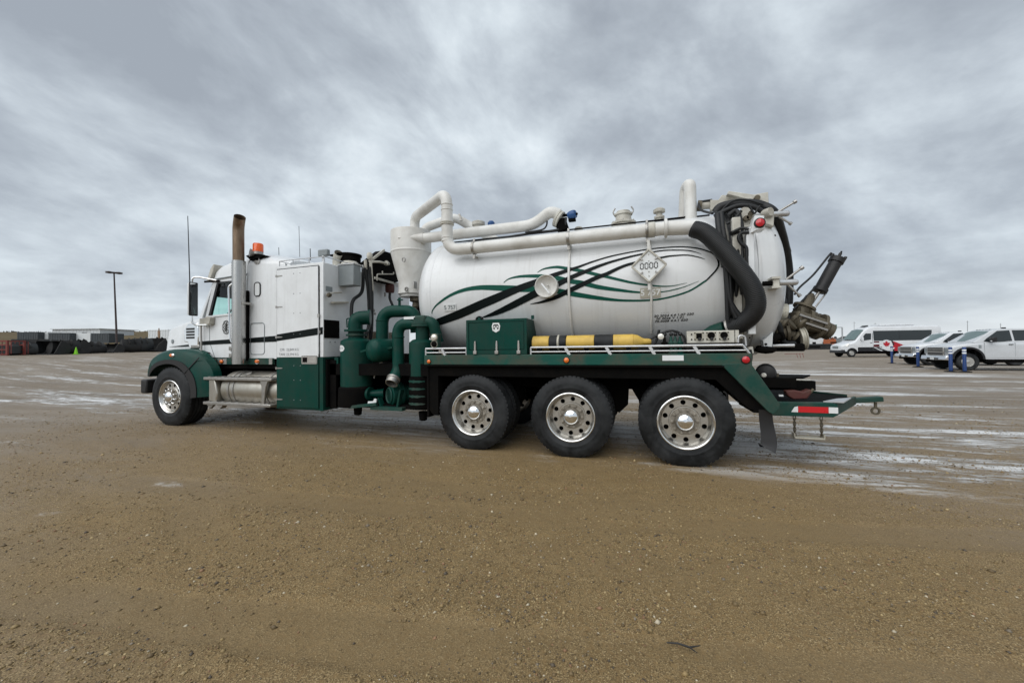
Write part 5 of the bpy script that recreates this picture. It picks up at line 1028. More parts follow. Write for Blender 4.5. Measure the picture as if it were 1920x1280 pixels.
# hoses on the wall
def hose(pts, r, m=None, k=8): return mk('hydraulic_hose', G().tube(cr(pts, k), r, 10), m or M_HOSE, T)
hose([(-4.7, 5.674, 2.913),(-4.7, 5.643, 2.477),(-4.75, 5.484, 2.299),(-4.75, 5.431, 2.126),(-4.7, 5.384, 1.844)], .030)
hose([(-4.55, 5.534, 2.855),(-4.55, 5.614, 2.464),(-4.55, 5.637, 1.947),(-4.5, 5.49, 1.64)], .026); hose([(-4.55, 5.617, 2.843),(-4.5, 5.622, 2.462),(-4.5, 5.646, 1.945),(-4.5, 5.6, 1.568)], .032)
hose([(-4.5, 5.598, 2.882),(-4.5, 5.664, 2.42),(-4.5, 5.646, 1.945),(-4.5, 5.546, 1.734),(-4.5, 5.41, 1.657)], .022)
mk('hose_riser', G().tube(cr([(-4.5, 5.614, 3.074),(-4.5, 5.639, 2.796),(-4.5, 5.665, 2.468)],6), .026, 10), M_CREAM, T); mk('hose_riser', G().tube(cr([(-4.55, 5.549, 2.998),(-4.55, 5.561, 2.832)],6), .026, 10), M_CREAM, T)
mk('swivel_fitting', G().lathe([(.03,-.06),(.05,-.03),(.05,.03),(.03,.06)], (-4.5, 5.599, 3.071), (0,0,1), 12), M_CREAM, T)
# oil cooler behind the cyclone
A_ = [(-4.7, 5.803, 3.017),(-4.7, 6.236, 3.334),(-4.7, 6.646, 3.354),(-4.7, 6.919, 2.887),(-4.7, 6.515, 2.735),(-4.7, 5.949, 2.748)]
mk('oil_cooler', G().prism(A_, (-.18,0,0)), M_UNDER, T); 
for a_, b_ in ((0,1),(5,4)): mk('cooler_frame', G().beam(Vector(A_[a_])+Vector((.03,0,.01)), Vector(A_[b_])+Vector((.03,0,.01)), .03, .04), M_CREAM, T)
mk('cooler_pipe', G().tube([(-4.6, 5.781, 3.013),(-4.6, 6.007, 3.06),(-4.6, 6.197, 3.069)], .022, 8), M_CREAM, T); mk('cooler_fitting', G().lathe([(.05,-.05),(.03,.03),(0,.05)], (-4.6, 6.246, 3.079), (0,1,0), 10), M_CREAM, T)
mk('cooler_rail', G().tube(bend([(-4.6, 5.926, 2.697),(-4.6, 5.928, 2.816),(-4.6, 6.43, 2.906),(-4.6, 6.431, 2.948)], .03), .012, 8), M_CREAM, T); mk('cooler_rail', G().tube([(-4.6, 6.083, 2.844),(-4.6, 6.083, 2.905)], .012, 8), M_CREAM, T)
mk('wall_cap', G().beam((-4.88, 6.145, 2.772), (-4.88, 7.242, 2.812), .04, .05), M_CREAM, T)
mk('conduit', G().tube(bend([(-4.8, 6.513, 2.731),(-4.8, 6.929, 2.76),(-4.8, 6.923, 2.319)], .05), .012, 8), M_RAIL, T)
mk('motor_pod', G().lathe([(.08,-.09),(.09,-.06),(.09,.06),(.06,.09)], (-4.75, 6.513, 2.652), (0,0,1), 16), M_REDP, T); hose([(-4.7, 6.444, 2.544),(-4.7, 6.442, 2.427),(-4.6, 6.389, 2.29)], .025)
mk('dangling_hook', G().tube([(-4.85, 6.494, 2.57),(-4.85, 6.493, 2.484)], .016, 8), M_STEEL, T)
mk('wall_valve', G().ball((-4.8, 6.069, 2.165), .035, 10), M_STEEL, T); mk('wall_valve', G().ball((-4.8, 6.115, 2.108), .025, 10), M_STEEL, T)
mk('lower_gearbox', G().box((-4.85,5.75,1.35),(-4.5,6.4,1.75)), M_GREASE, T, bevel=.05); mk('gear_cover', G().lathe([(.16,0),(.15,.06),(0,.08)], (-4.5,6.0,1.58), (1,0,0), 18), M_GREASE, T)

# ---- green blower pipework
GY = 5.22
def can(pxa, pxb, name, zt, zm, zb, neck):
    x0, x1 = pxa, pxb; xc, r_ = (x0+x1)/2, (x1-x0)/2
    c = mk(name, G().lathe([(r_*.9,zm),(r_,zm+.005),(r_,zt-.09),(r_*.97,zt-.05),(r_*.72,zt-.01),(neck,zt)], (xc,GY,0), n=40), M_GREEN, T)
    return c, xc, r_
c1, x1c, r1 = can(-4.715, -4.215, 'inlet_silencer', 1.618, 0.824, 0, .13)
mk('lower_drum', G().lathe([(r1+.03,0.504),(r1+.04,0.539),(r1+.03,0.807),(r1+.0,0.833)], (x1c,GY,0), n=40), M_UNDER, c1)
mk('drain_leg', G().lathe([(.07,.50),(.06,.36),(.04,.35),(0,.35)], (x1c+.02,GY,0), n=16), M_UNDER, c1)
mk('neck_pipe', G().cyl((x1c,GY,1.6),(x1c,GY,1.724), .13, 28), M_GREEN, c1); mk('neck_flange', G().lathe([(.13,-.02),(.19,-.02),(.19,.012),(.13,.012)], (x1c,GY,1.747), n=28), M_GREEN, c1)
mk('neck_flange', G().lathe([(.13,-.015),(.165,-.015),(.165,.012),(.13,.012)], (x1c,GY,1.671), n=28), M_GDULL, c1)
mk('inlet_elbow', G().tube(bend([(x1c-.02,GY,1.742),(x1c-.02,GY,1.947),(x1c+.18,GY+.12,1.965)], .16, 8), [.125]*2+[.12]*9 if False else .115, 24), M_GREEN, c1)
mk('elbow_handle', G().tube(bend([(-4.593, 5.15, 1.793),(-4.603, 5.15, 1.944),(-4.516, 5.15, 1.941)], .03), .010, 8), M_GREEN, c1)
mk('inlet_elbow_rim', G().lathe([(.115,-.02),(.128,-.015),(.128,.015),(.115,.02)], (x1c+.17,GY+.11,1.963), (.86,.5,0), 24), M_GREEN, c1)
ex_, ez_ = (-4.574, 1.45); ov = mk('oval_badge', G().lathe([(.001,-.004),(.085,-.004),(.085,.0)], (0,0,0), (0,1,0), 28), M_TAPEW, c1)
for v in ov.data.vertices:                                      # wrap the oval badge round the drum
    a_ = math.asin(max(-1,min(1,(ex_-x1c+v.co.x)/(r1)))); v.co = (x1c+(r1+.003-v.co.y)*math.sin(a_), GY-(r1+.003)*math.cos(a_), ez_+v.co.z*.62)
tg = text_g('~ >', .07); tg.v = [(x1c+(r1+.008)*math.sin(math.asin((ex_-x1c+p[0])/r1)), GY-(r1+.008)*math.cos(math.asin((ex_-x1c+p[0])/r1)), ez_+p[1]) for p in tg.v]; mk('badge_text', tg, M_GREY, ov, fix=False, kind='stuff')
c2, x2c, r2 = can(-3.423, -3.043, 'outlet_silencer', 1.578, 1.008, 0, .10)
mk('lower_drum', G().lathe([(r2-.01,0.509),(r2+.005,0.542),(r2+.005,0.992),(r2-.01,1.008)], (x2c,GY,0), n=40), M_UNDER, c2)
for k in range(4):
    z_ = 0.936-k*(0.936-0.598)/3; gp = G(); A, B = [], []
    for i in range(13):
        a_ = -1.0+i*.15; w_ = .016*(1-((i-6)/6.5)**2)+.003; A.append((x2c+(r2+.009)*math.sin(a_), GY-(r2+.009)*math.cos(a_), z_+w_+.004*math.sin(i*2.3+k))); B.append((A[-1][0],A[-1][1],z_-w_+.004*math.sin(i*1.9+k)))
    mk('peeling_paint', gp.grid([A,B]), M_GDULL, c2, fix=False)
mk('drain_leg', G().lathe([(.07,.46),(.06,.33),(.04,.32),(0,.32)], (x2c+.02,GY,0), n=16), M_UNDER, c2)
mk('neck_pipe', G().cyl((x2c+.02,GY,1.544),(x2c+.02,GY,1.778), .105, 24), M_GREEN, c2)
mk('neck_flange', G().lathe([(.1,-.03),(.17,-.03),(.17,0),(.12,.002),(.17,.004),(.17,.03),(.1,.03)], (x2c+.02,GY,1.803), n=24), M_GDULL, c2)
# big U pipe from round drum to outlet
zz_ = 2.043
up = bend([(-3.979, 5.25, 1.555),(-3.976,5.25,zz_),(-3.461,5.4,zz_),(-3.446,5.42,zz_-.35)], .20, 9)
u_ = mk('u_pipe', G().tube(up, .098, 28), M_GREEN, T)
mk('pipe_seam', G().lathe([(.098,-.012),(.105,-.006),(.105,.006),(.098,.012)], (-3.976,5.25,1.894), n=28), M_GREEN, u_)
mk('vent_cock', G().tube([(-3.684, 5.3, 2.12),(-3.683, 5.3, 2.258)], .022, 10), M_GREEN, u_); mk('cock_handle', G().tube([(-3.703, 5.27, 2.221),(-3.603, 5.27, 2.216)], .012, 8), M_GREEN, u_)
rd = mk('check_valve_drum', G().lathe([(0,-.15),(.09,-.143),(.15,-.115),(.178,-.07),(.182,-.04),(.182,.30),(0,.30)], (-3.918, 5.05, 1.414), (.35,.94,0), 36), M_GREEN, T)
mk('lever', G().beam((-4.202, 5, 1.391), (-4.029, 5, 1.436), .02, .03), M_GREEN, rd); mk('lever', G().beam((-3.779, 5.05, 1.433), (-3.642, 5.05, 1.456), .02, .03), M_GREEN, rd)
# discharge pipe with bare metal outlet
dpz = 1.821
dpp = bend([(x2c+.02,5.2,dpz),(-3.612,5.15,dpz),(-3.587,5.12,1.098),(-3.605, 5.02, 0.973)], .17, 9)
dq = mk('discharge_pipe', G().tube(dpp, .090, 26), M_GREEN, T)
for py_z in (1.615, 1.189): mk('pipe_seam', G().lathe([(.090,-.01),(.097,-.005),(.097,.005),(.09,.01)], (-3.597,5.14,py_z), n=26), M_GREEN, dq)
o_ = Vector((-3.602, 5.03, 0.989)); d_ = (Vector((-3.598, 4.95, 0.902))-o_).normalized()
mk('bare_outlet', G().lathe([(.088,0),(.105,.01),(.105,.035),(.096,.04),(.096,.115),(.082,.115),(.082,.02)], o_, d_, 26), M_STEEL, dq); mk('outlet_throat', G().lathe([(.081,.03),(0,.03)], o_, d_, 20), M_UNDER, dq)
mk('outlet_pipe', G().tube(bend([(x2c+.02,5.2,dpz+.02),(-3.014,5.2,dpz+.02),(-2.953,5.25,dpz-.30)], .17, 8), .085, 24), M_GREEN, T)
mk('manifold_block', G().box((x2c-.09,5.10,dpz-.02),(x2c+.13,5.32,dpz+.12)), M_GDULL, T, bevel=.03)
mk('white_tag', G().box((-3.47, 5.1, 1.925),(-3.27,5.12,1.885)), M_TAPEW, T)
mk('paint_scrape', G().px([(-3.275, 1.603),(-3.16, 1.576),(-3.236, 1.678)], 5.3, 5.305), M_TAPEW, T)
# twin lamp box at the front of the deck
lb2 = mk('lamp_box', G().box((-2.925,NEAR+.02,1.432),(-2.801,NEAR+.12,1.651)), M_GDULL, T, bevel=.01)
mk('lamp_mount', G().box((-2.898,NEAR+.05,DZ1),(-2.828,NEAR+.09,1.432)), M_UNDER, lb2)
for py_z, m_ in ((1.592,M_LAMP),(1.495,M_UNDER)):
    mk('lamp_lens', G().lathe([(.045,.0),(.043,-.02),(.025,-.032),(0,-.035)], (-2.863,NEAR+.02,py_z), (0,1,0), 20), m_, lb2); mk('lamp_ring', G().lathe([(.045,-.0),(.055,-.006),(.055,.004)], (-2.863,NEAR+.016,py_z), (0,1,0), 20), M_PLATE, lb2)
# blower, gearbox and base below
bl = mk('blower_casing', G().lathe([(.0,-.02),(.12,-.02),(.155,.0),(.16,.10),(.20,.10),(.20,.16),(.16,.16),(.16,.40),(0,.42)], (-3.75, 5.15, 0.7), (.55,.83,0), 32), M_GREEN, T)
mk('blower_rib', G().lathe([(.10,-.03),(.115,-.045),(.13,-.03)], (-3.75, 5.15, 0.7), (.55,.83,0), 32), M_GDULL, bl)
mk('blower_inlet', G().tube([(-4.206, 5.2, 0.707),(-3.992, 5.3, 0.71)], [.05,.08], 18), M_GREEN, bl); mk('inlet_flange', G().lathe([(.05,-.02),(.11,-.02),(.11,.02),(.05,.02)], (-4.185, 5.2, 0.708), (1,0,0), 20), M_GREEN, bl)
for a_, b_ in (((-3.922, 5.1, 0.667),(-3.863, 5.1, 0.502)),((-3.518, 5.1, 0.803),(-3.578, 5.1, 0.513))): mk('blower_foot', G().beam(a_, b_, .09, .03), M_GREEN, bl)
mk('base_channel', G().box((-4.025,5.0,0.487),(-3.448,5.10,0.536)), M_GDULL, T); mk('base_channel', G().beam((-4.408, 4.98, 0.516), (-3.905, 5, 0.581), .05, .045), M_GDULL, T)
mk('base_cross', G().box((-4.75,5.1,.50),(-3.1,5.9,.56)), M_UNDER, T)
mk('white_bracket', G().prism([(-4.075, 5, 0.575),(-4.065, 5, 0.617),(-3.975, 5, 0.62),(-3.945, 5, 0.663),(-3.91, 5, 0.656),(-3.915, 5, 0.589),(-3.995, 5, 0.57)], (0,.02,0)), M_TAPEW, T)
mk('blower_motor', G().lathe([(.0,-.02),(.11,0),(.15,.05),(.15,.34),(.12,.38),(0,.4)], (-4.211, 5.55, 0.986), (.5,.86,0), 24), M_UNDER, T)
for p_, r_ in (((-4.206, 5.35, 1.115),.05),((-4.194, 5.32, 0.993),.025),((-4.117, 5.4, 1.175),.04),((-3.991, 5.4, 1.114),.05)): mk('fitting', G().ball(p_, r_, 10), M_GREASE, T)
mk('fitting', G().tube([(-4.178, 5.3, 1.03),(-4.179, 5.3, 0.951)], .016, 8), M_STEEL, T); mk('fitting', G().tube([(-4.1, 5.35, 1.204),(-4.09, 5.35, 1.098)], .014, 8), M_STEEL, T)
mk('backing_wall', G().box((-4.85,5.75,.55),(-3.2,5.80,1.35)), M_UNDER, T)
mk('side_skirt', G().box((KX1+.045,NEAR+.10,.47),(-4.737,NEAR+.14,KZS-.05)), M_UNDER, T)
mk('side_bracket', G().box((-4.775, 5.06, 1.303),(-4.699,5.12,1.181)), M_GREEN, T)

# ---- rear door of the tank
RX = 1.03
sh = mk('tank_rear_ring', G().lathe([(TR-.02,0),(TR+.005,.0),(TR+.005,.14),(TR+.05,.14),(TR+.05,.19),(TR-.02,.19)], (RX,CY,TZ), (1,0,0), 96), M_CREAM, T, sharp=40)
dr = mk('rear_door', G().lathe([(TR-.05,.195),(TR+.045,.195),(TR+.045,.235),(TR+.012,.245),(TR+.012,.30),(TR+.03,.305),(TR+.03,.33),(TR+.012,.335),(TR+.008,.47),(TR-.03,.53),(TR-.11,.59),(TR-.25,.66),(TR-.43,.715),(TR-.63,.755),(.15,.78),(0,.782)], (RX,CY,TZ), (1,0,0), 96), M_TANKW, T, sharp=40)
mk('door_seal', G().lathe([(TR+.02,.188),(TR+.042,.188),(TR+.042,.197),(TR+.02,.197)], (RX,CY,TZ), (1,0,0), 96), M_RUB, dr)
def rp(x, th, r): return (RX+x, CY-r*math.cos(th), TZ+r*math.sin(th))
mk('channel_post', G().box((RX+.03,5.16,1.5),(RX+.12,5.24,2.95)), M_CREAM, T, bevel=.01)
mk('channel_post', G().box((RX+.16,5.10,1.55),(RX+.24,5.20,2.80)), M_WHITE, T, bevel=.01)
for x, r_, d0_ in ((.02,.030,.02),(.07,.024,.02),(.12,.018,.02)):
    ts = np.linspace(1.25, -.75, 24); mk('hydraulic_hose', G().tube([rp(x+.02*math.sin(t_*3), t_, TR+.05+d0_) for t_ in ts], r_, 8), M_HOSE, T)
mk('bracket_ladder', G().prism([rp(.10,.95,TR+.02),rp(.30,.95,TR+.02),rp(.30,.62,TR+.03),rp(.18,.62,TR+.03)], (0,-.03,0)), M_CREAM, T, bevel=.006)
# lamp box on the door
a_ = (1.266, 5.05, 2.857); lbx = mk('lamp_housing', G().prism([(1.22, 5.12, 2.715),(1.259, 5.02, 2.904),(1.354, 5.02, 2.892),(1.356, 5.02, 2.734),(1.277, 5.02, 2.736)], (.0,.14,0)), M_WHITE, T, bevel=.008)
tc_ = (1.305, 5.01, 2.81); mk('tail_lamp_rim', G().lathe([(.058,.012),(.058,-.008),(.046,-.014),(.046,0)], tc_, (0,1,0), 24), M_PLAS, lbx); mk('tail_lamp_lens', G().lathe([(.046,-.004),(.044,-.018),(.02,-.028),(0,-.03)], tc_, (0,1,0), 24), M_RED, lbx)
mk('lamp_cable', G().tube(cr([(1.216, 5.1, 2.735),(1.14, 5.1, 2.737),(1.111, 5.1, 2.683),(1.137, 5.1, 2.612),(1.185, 5.1, 2.563),(1.189, 5.1, 2.463)],6), .020, 10), M_HOSE, T); mk('lamp_cable', G().tube(cr([(1.189, 5.1, 2.475),(1.193, 5.1, 2.089),(1.168, 5.12, 1.718)],6), .018, 10), M_HOSE, T)
# opening gear on top of the door
tpz = 3.30
mk('ram_bracket', G().px([(0.941, 3.287),(0.944, 3.428),(1.043, 3.414),(1.083, 3.475),(1.135, 3.468),(1.244, 3.417),(1.241, 3.249)], 5.85, 5.93), M_CREAM, T, bevel=.006)
mk('lift_ram', G().cyl((0.809, 5.95, 3.395), (0.978, 5.95, 3.389), .055, 20), M_CREAM, T); mk('ram_gland', G().cyl((0.795, 5.95, 3.397), (0.843, 5.95, 3.391), .075, 20), M_GREASE, T)
mk('hinge_arm', G().px([(1.123, 3.433),(1.142, 3.473),(1.429, 3.384),(1.593, 3.396),(1.597, 3.249),(1.458, 3.288)], 5.72, 5.82), M_CREAM, T, bevel=.006)
mk('hinge_arm', G().px([(1.123, 3.433),(1.142, 3.473),(1.429, 3.384),(1.593, 3.396),(1.597, 3.249),(1.458, 3.288)], mir(5.82), mir(5.72)), M_CREAM, T, bevel=.006)
mk('hinge_pin', G().lathe([(.035,-.03),(.035,.13),(0,.14)], (1.458, 5.7, 3.322), (0,1,0), 16), M_GREASE, T)
mk('guide_plate', G().px([(1.201, 3.107),(1.259, 3.146),(1.349, 3.042),(1.342, 2.99),(1.266, 2.893),(1.231, 2.897)], 5.38, 5.42), M_CREAM, T, bevel=.006)
for p_ in ((1.305, 5.36, 3.034), (1.247, 5.36, 2.976), (1.281, 5.36, 2.985)): mk('guide_roller', G().lathe([(.03,-.03),(.03,.03)], p_, (0,1,0), 12), M_GREASE, T)
mk('corner_gusset', G().prism([(1.441, 5.3, 3.036),(1.485, 5.3, 3.031),(1.533, 5.3, 2.961),(1.525, 5.3, 2.828),(1.433, 5.3, 2.883)], (0,.25,0)), M_CREAM, T, bevel=.01); mk('gusset_tube', G().lathe([(.04,-.05),(.05,-.02),(.05,.05)], (1.452, 5.28, 2.996), (.6,-.8,0), 14), M_CREAM, T)
big = [((0.945, 5.5, 3.138),(1.007, 5.5, 3.199),(1.165, 5.5, 3.22),(1.324, 5.5, 3.206),(1.468, 5.5, 3.154),(1.591, 5.5, 3.045),(1.786, 5.9, 2.871),(1.896, 6.1, 2.624),(1.946, 6.2, 2.348),(1.932, 6.2, 1.982)),
       ((1.502, 5.5, 3.109),(1.642, 5.6, 3.018),(1.811, 5.95, 2.811),(1.915, 6.15, 2.488),(1.909, 6.2, 2.056),(1.849, 6.1, 1.83)),
       ((0.915, 5.4, 3.055),(1.024, 5.4, 3.109),(1.184, 5.4, 3.156),(1.339, 5.4, 3.122),(1.451, 5.4, 3.043)), ((0.948, 5.45, 3.081),(1.119, 5.45, 3.236),(1.284, 5.45, 3.234),(1.455, 5.45, 3.158)),
       ((0.928, 5.3, 3.048),(0.929, 5.2, 2.768),(0.958, 5.12, 2.36)), ((0.969, 5.3, 3.056),(0.975, 5.2, 2.763),(1.041, 5.14, 2.358)), ((0.891, 5.4, 3.098),(0.862, 5.6, 3.182),(0.814, 5.8, 3.291),(0.816, 5.9, 3.422),(0.971, 5.9, 3.439)),
       ((1.05, 5.3, 3.019),(1.132, 5.3, 3.069),(1.159, 5.25, 2.951),(1.163, 5.2, 2.794),(1.039, 5.15, 2.755)), ((1.016, 5.25, 2.903),(1.097, 5.25, 2.946),(1.178, 5.25, 3.046)), ((1.27, 5.3, 3.123),(1.324, 5.3, 3.012),(1.359, 5.3, 3.06),(1.387, 5.3, 3.095)), ((1.045, 5.12, 2.759),(1.145, 5.12, 2.798),(1.217, 5.1, 2.772)),
       ((0.977, 5.1, 2.355),(1.004, 5.1, 1.974),(1.094, 5.1, 1.782),(1.137, 5.1, 1.718)), ((1.011, 5.1, 2.352),(1.019, 5.1, 1.911),(1.066, 5.1, 1.746)), ((0.957, 5.1, 2.483),(0.972, 5.1, 2.102),(0.98, 5.12, 1.725))]
for i, pts in enumerate(big): hose(pts, (.055,.04,.032,.012,.035,.030,.016,.026,.018,.012,.018,.030,.026,.024)[i])
mk('edge_bar', G().beam((1.548, 5.35, 2.744), (1.602, 5.4, 2.494), .010, .02), M_UNDER, T)
# T-handle clamps on the door rim
def clampbolt(px_p, dirs, y):
    a_, b_ = Vector(px_p[0]), Vector(px_p[1]); o = mk('door_clamp', G().tube([a_, b_], [.032,.036], 16).ball(b_, .036, 10), M_RAIL, T)
    for p_, q_ in dirs:
        mk('clamp_handle', G().tube([p_, q_], .013, 10), M_STEEL, o); mk('handle_knob', G().tube([q_, Vector(q_)+(Vector(q_)-Vector(p_)).normalized()*.03], .022, 10), M_STEEL, o)
clampbolt(((1.54, 5.4, 3.006),(1.704, 5.45, 3.012)), (((1.605, 5.43, 3.034),(1.771, 5.43, 3.129)),((1.615, 5.43, 2.98),(1.723, 5.43, 2.89))), 5.4)
clampbolt(((1.507, 5.12, 2.134),(1.68, 5.16, 2.135)), (((1.587, 5.14, 2.168),(1.728, 5.14, 2.28)),((1.606, 5.14, 2.106),(1.701, 5.14, 1.991))), 5.1)
mk('swing_bolt', G().cyl((1.349, 5.12, 2.132), (1.466, 5.12, 2.13), .028, 14), M_UNDER, T); mk('bolt_yoke', G().box((1.443, 5.08, 2.083),(1.507,5.20,2.182)), M_CREAM, T, bevel=.006)
for py_z in (2.186, 2.08): mk('yoke_flange', G().box((1.425,5.06,py_z-.012),(1.513,5.24,py_z+.012)), M_CREAM, T)
# pointed gauge plate behind the door
mk('level_tube', G().tube(cr([rp(.60,.5,.62),rp(.66,.15,.55),rp(.68,-.3,.5)],8), .05, 10), M_UNDER, T)
mk('arrow_plate', G().prism([(1.944, 6.2, 2.885),(1.984, 6.2, 2.712),(1.954, 6.2, 2.421),(1.915, 6.2, 2.35),(1.908, 6.2, 2.645)], (0,.06,0)), M_GREASE, T); mk('plate_stud', G().tube([(1.874, 6.2, 2.804),(1.949, 6.2, 2.796)], .018, 8), M_UNDER, T)
mk('sight_box', G().box((RX+.62,CY-.12,1.90),(RX+.80,CY+.10,2.25)), M_UNDER, T, bevel=.02)
# discharge valve assembly
V0 = Vector((1.741, 5.9, 1.833)); va = mk('outlet_neck', G().lathe([(.125,-.25),(.125,.0),(.14,.02),(.14,.05)], V0, (1,.05,-.25), 28), M_PLATE, T)
ax = Vector((1,.05,-.42)).normalized(); vc_ = V0+ax*.18
mk('gate_valve_body', G().beam(vc_-ax*.05, vc_+ax*.30, .30, .18), M_GREASE, T, bevel=.03)
for t_ in (.0,.13,.30): mk('valve_flange', G().lathe([(.10,-.018),(.17,-.018),(.17,.018),(.10,.018)], vc_+ax*t_, ax, 24), M_GREASE, T)
for k in range(2): mk('valve_rib', G().beam(vc_+Vector((0,-.17,.04-.08*k)), vc_+ax*.32+Vector((0,-.17,.04-.08*k)), .02, .022), M_STEEL, T)
c0, c1_ = Vector((2.04, 6, 1.843)), Vector((2.21, 6.05, 2.121)); cdir = (Vector((2.447, 6.1, 2.59))-c0).normalized()
mk('valve_bonnet', G().lathe([(.10,-.10),(.10,.0),(.13,.0),(.13,.03),(.07,.035),(.055,.17),(.025,.22),(0,.22)], (2.042, 6, 1.899), cdir, 24), M_GREASE, T)
e0, e1 = Vector((2.233, 6.05, 2.113)), Vector((2.464, 6.1, 2.547))
hc = mk('hydraulic_cylinder', G().lathe([(.06,0),(.084,.005),(.084,.05),(.072,.055),(.072,(e1-e0).length-.07),(.086,(e1-e0).length-.065),(.086,(e1-e0).length),(0,(e1-e0).length+.005)], e0, e1-e0, 28), M_BLACK, T)
mk('cylinder_rod', G().cyl((2.142, 6.03, 1.968), e0, .02, 10), M_STEEL, hc)
for s in (-1,1):
    off = (e1-e0).normalized().cross(Vector((0,1,0))).normalized()*.075*s
    mk('tie_rod', G().cyl(Vector((2.077, 6, 1.905))+off, e0+off*1.0, .010, 8), M_STEEL, hc)
for k in range(4): 
    u_0 = (e1-e0).normalized().orthogonal().normalized(); q_ = Matrix.Rotation(k*PI/2+.6, 3, (e1-e0).normalized()) @ u_0
    mk('tie_nut', G().cyl(e1+q_*.070, e1+q_*.070+(e1-e0).normalized()*.04, .018, 8), M_BLACK, hc)
mk('cylinder_pin', G().cyl(e1, e1+(e1-e0).normalized()*.10, .010, 6), M_UNDER, hc)
hose([(2.377, 6.05, 2.613),(2.335, 6.05, 2.561),(2.156, 6, 2.334),(1.989, 5.95, 2.176),(1.912, 5.9, 2.077)], .013); hose([(2.164, 6, 2.159),(2.092, 6, 2.072),(1.997, 5.95, 1.98),(1.896, 5.9, 1.883)], .013)
for p_, r_ in (((2.173, 6.1, 1.726),.13),((2.225, 6.1, 1.646),.12),((2.313, 6.15, 1.618),.11),((2.107, 6.05, 1.661),.12)): mk('coupling_casting', G().lathe([(r_*.6,-.1),(r_,-.08),(r_,-.02),(r_*.8,0),(r_,.02),(r_,.08),(r_*.6,.1)], p_, (.9,.1,-.45), 20), M_GREASE, T)
for p_ in ((2.237, 6.05, 1.714),(2.317, 6.05, 1.676),(2.191, 6.05, 1.743)): mk('coupling_lug', G().ball(p_, .045, 8), M_GREASE, T)
mk('cap_flange', G().lathe([(.10,-.02),(.155,-.018),(.16,.0),(.15,.012),(.15,.03),(.16,.034),(.155,.05),(.10,.055)], (1.931, 5.85, 1.506), (1,.05,.12), 32), M_PLATE, T)
mk('lower_outlet', G().cyl((1.45,5.95,1.46), (1.925, 5.85, 1.506), .12, 20), M_UNDER, T); mk('lower_pipe', G().tube([(1.565, 5.6, 1.414),(1.797, 5.6, 1.415)], .022, 10), M_RAIL, T)
mk('valve_linkage', G().tube(cr([(1.5,5.9,1.75),(1.68,5.85,1.62),(1.85,5.85,1.60),(1.95,5.9,1.55)],6), .06, 12), M_UNDER, T); mk('valve_linkage', G().box((1.42,5.7,1.34),(1.95,6.3,1.44)), M_UNDER, T, bevel=.02)
mk('door_foot', G().prism([(1.441, 5.5, 1.482),(1.551, 5.5, 1.585),(1.536, 5.5, 1.388),(1.446, 5.5, 1.403)], (0,.1,0)), M_TAPEW, T, bevel=.006); mk('foot_bolt', G().lathe([(.016,0),(.01,-.012),(0,-.013)], (1.468, 5.495, 1.435), (0,1,0), 8), M_UNDER, T)
mk('tank_saddle', G().box((RX-.05,5.35,1.18),(RX+.25,7.05,1.40)), M_UNDER, T); mk('hinge_casting', G().ball((1.468, 5.5, 1.363), .08, 10, (1.5,1,.6)), M_UNDER, T)
mk('air_coupler', G().tube(cr([(1.194, 5.05, 1.376),(1.203, 5.05, 1.284),(1.185, 5.05, 1.162),(1.26, 5.1, 1.098)],6), .014, 8), M_HOSE, T); mk('beacon_tube', G().cyl((1.213, 5.15, 1.406), (1.223, 5.15, 1.331), .03, 12), M_CREAM, T)
# extra dark plumbing below the valve
for p_, r_ in (((1.68, 5.7, 1.711),.07),((1.769, 5.75, 1.657),.09),((1.712, 5.7, 1.568),.10),((1.829, 5.8, 1.562),.08),((1.613, 5.6, 1.52),.06),((2.022, 5.9, 1.739),.06),((1.913, 5.8, 1.709),.08)): mk('pipe_fitting', G().lathe([(r_*.5,-.09),(r_,-.07),(r_,-.03),(r_*.7,-.02),(r_*.7,.03),(r_,.04),(r_,.07),(r_*.5,.08)], p_, (random.uniform(.4,1),random.uniform(-.4,.4),random.uniform(-.6,.4)), 14), M_GREASE if r_ > .065 else M_UNDER, T)
hose([(1.594, 5.6, 1.761),(1.649, 5.6, 1.653),(1.706, 5.65, 1.466),(1.835, 5.7, 1.438)], .03); hose([(1.823, 6, 2.037),(1.824, 5.9, 1.816),(1.888, 5.85, 1.658),(2.03, 5.9, 1.587)], .028)
# ---- towing frame at the rear
hy = 5.3; h0, h1 = (1.548, 0.723), (2.103, 0.617); hz1, hz0 = 0.749, 0.594
tf = mk('hitch_side_beam', G().px([(h0[0]-.12,hz1),(h1[0]-.04,hz1+.01),(h1[0]+.005,hz1-.01),(h1[0]+.005,hz0+.03),(h1[0]-.04,hz0),(h0[0]-.12,hz0-.005)], hy, hy+.08), M_GDULL, T, bevel=.008)
mk('hitch_side_beam', G().px([(h0[0]-.12,hz1),(h1[0],hz1),(h1[0],hz0),(h0[0]-.12,hz0)], mir(hy+.08), mir(hy)), M_GDULL, T, bevel=.008)
mk('hitch_nose', G().prism([(h1[0],hy+.02,hz0+.02),(2.60,CY-.14,hz0+.06),(2.60,CY-.14,hz1),(h1[0],hy+.02,hz1)], (0,.06,0)), M_GDULL, T); mk('hitch_nose', G().prism([(h1[0],mir(hy+.02),hz0+.02),(2.60,CY+.14,hz0+.06),(2.60,CY+.14,hz1),(h1[0],mir(hy+.02),hz1)], (0,-.06,0)), M_GDULL, T)
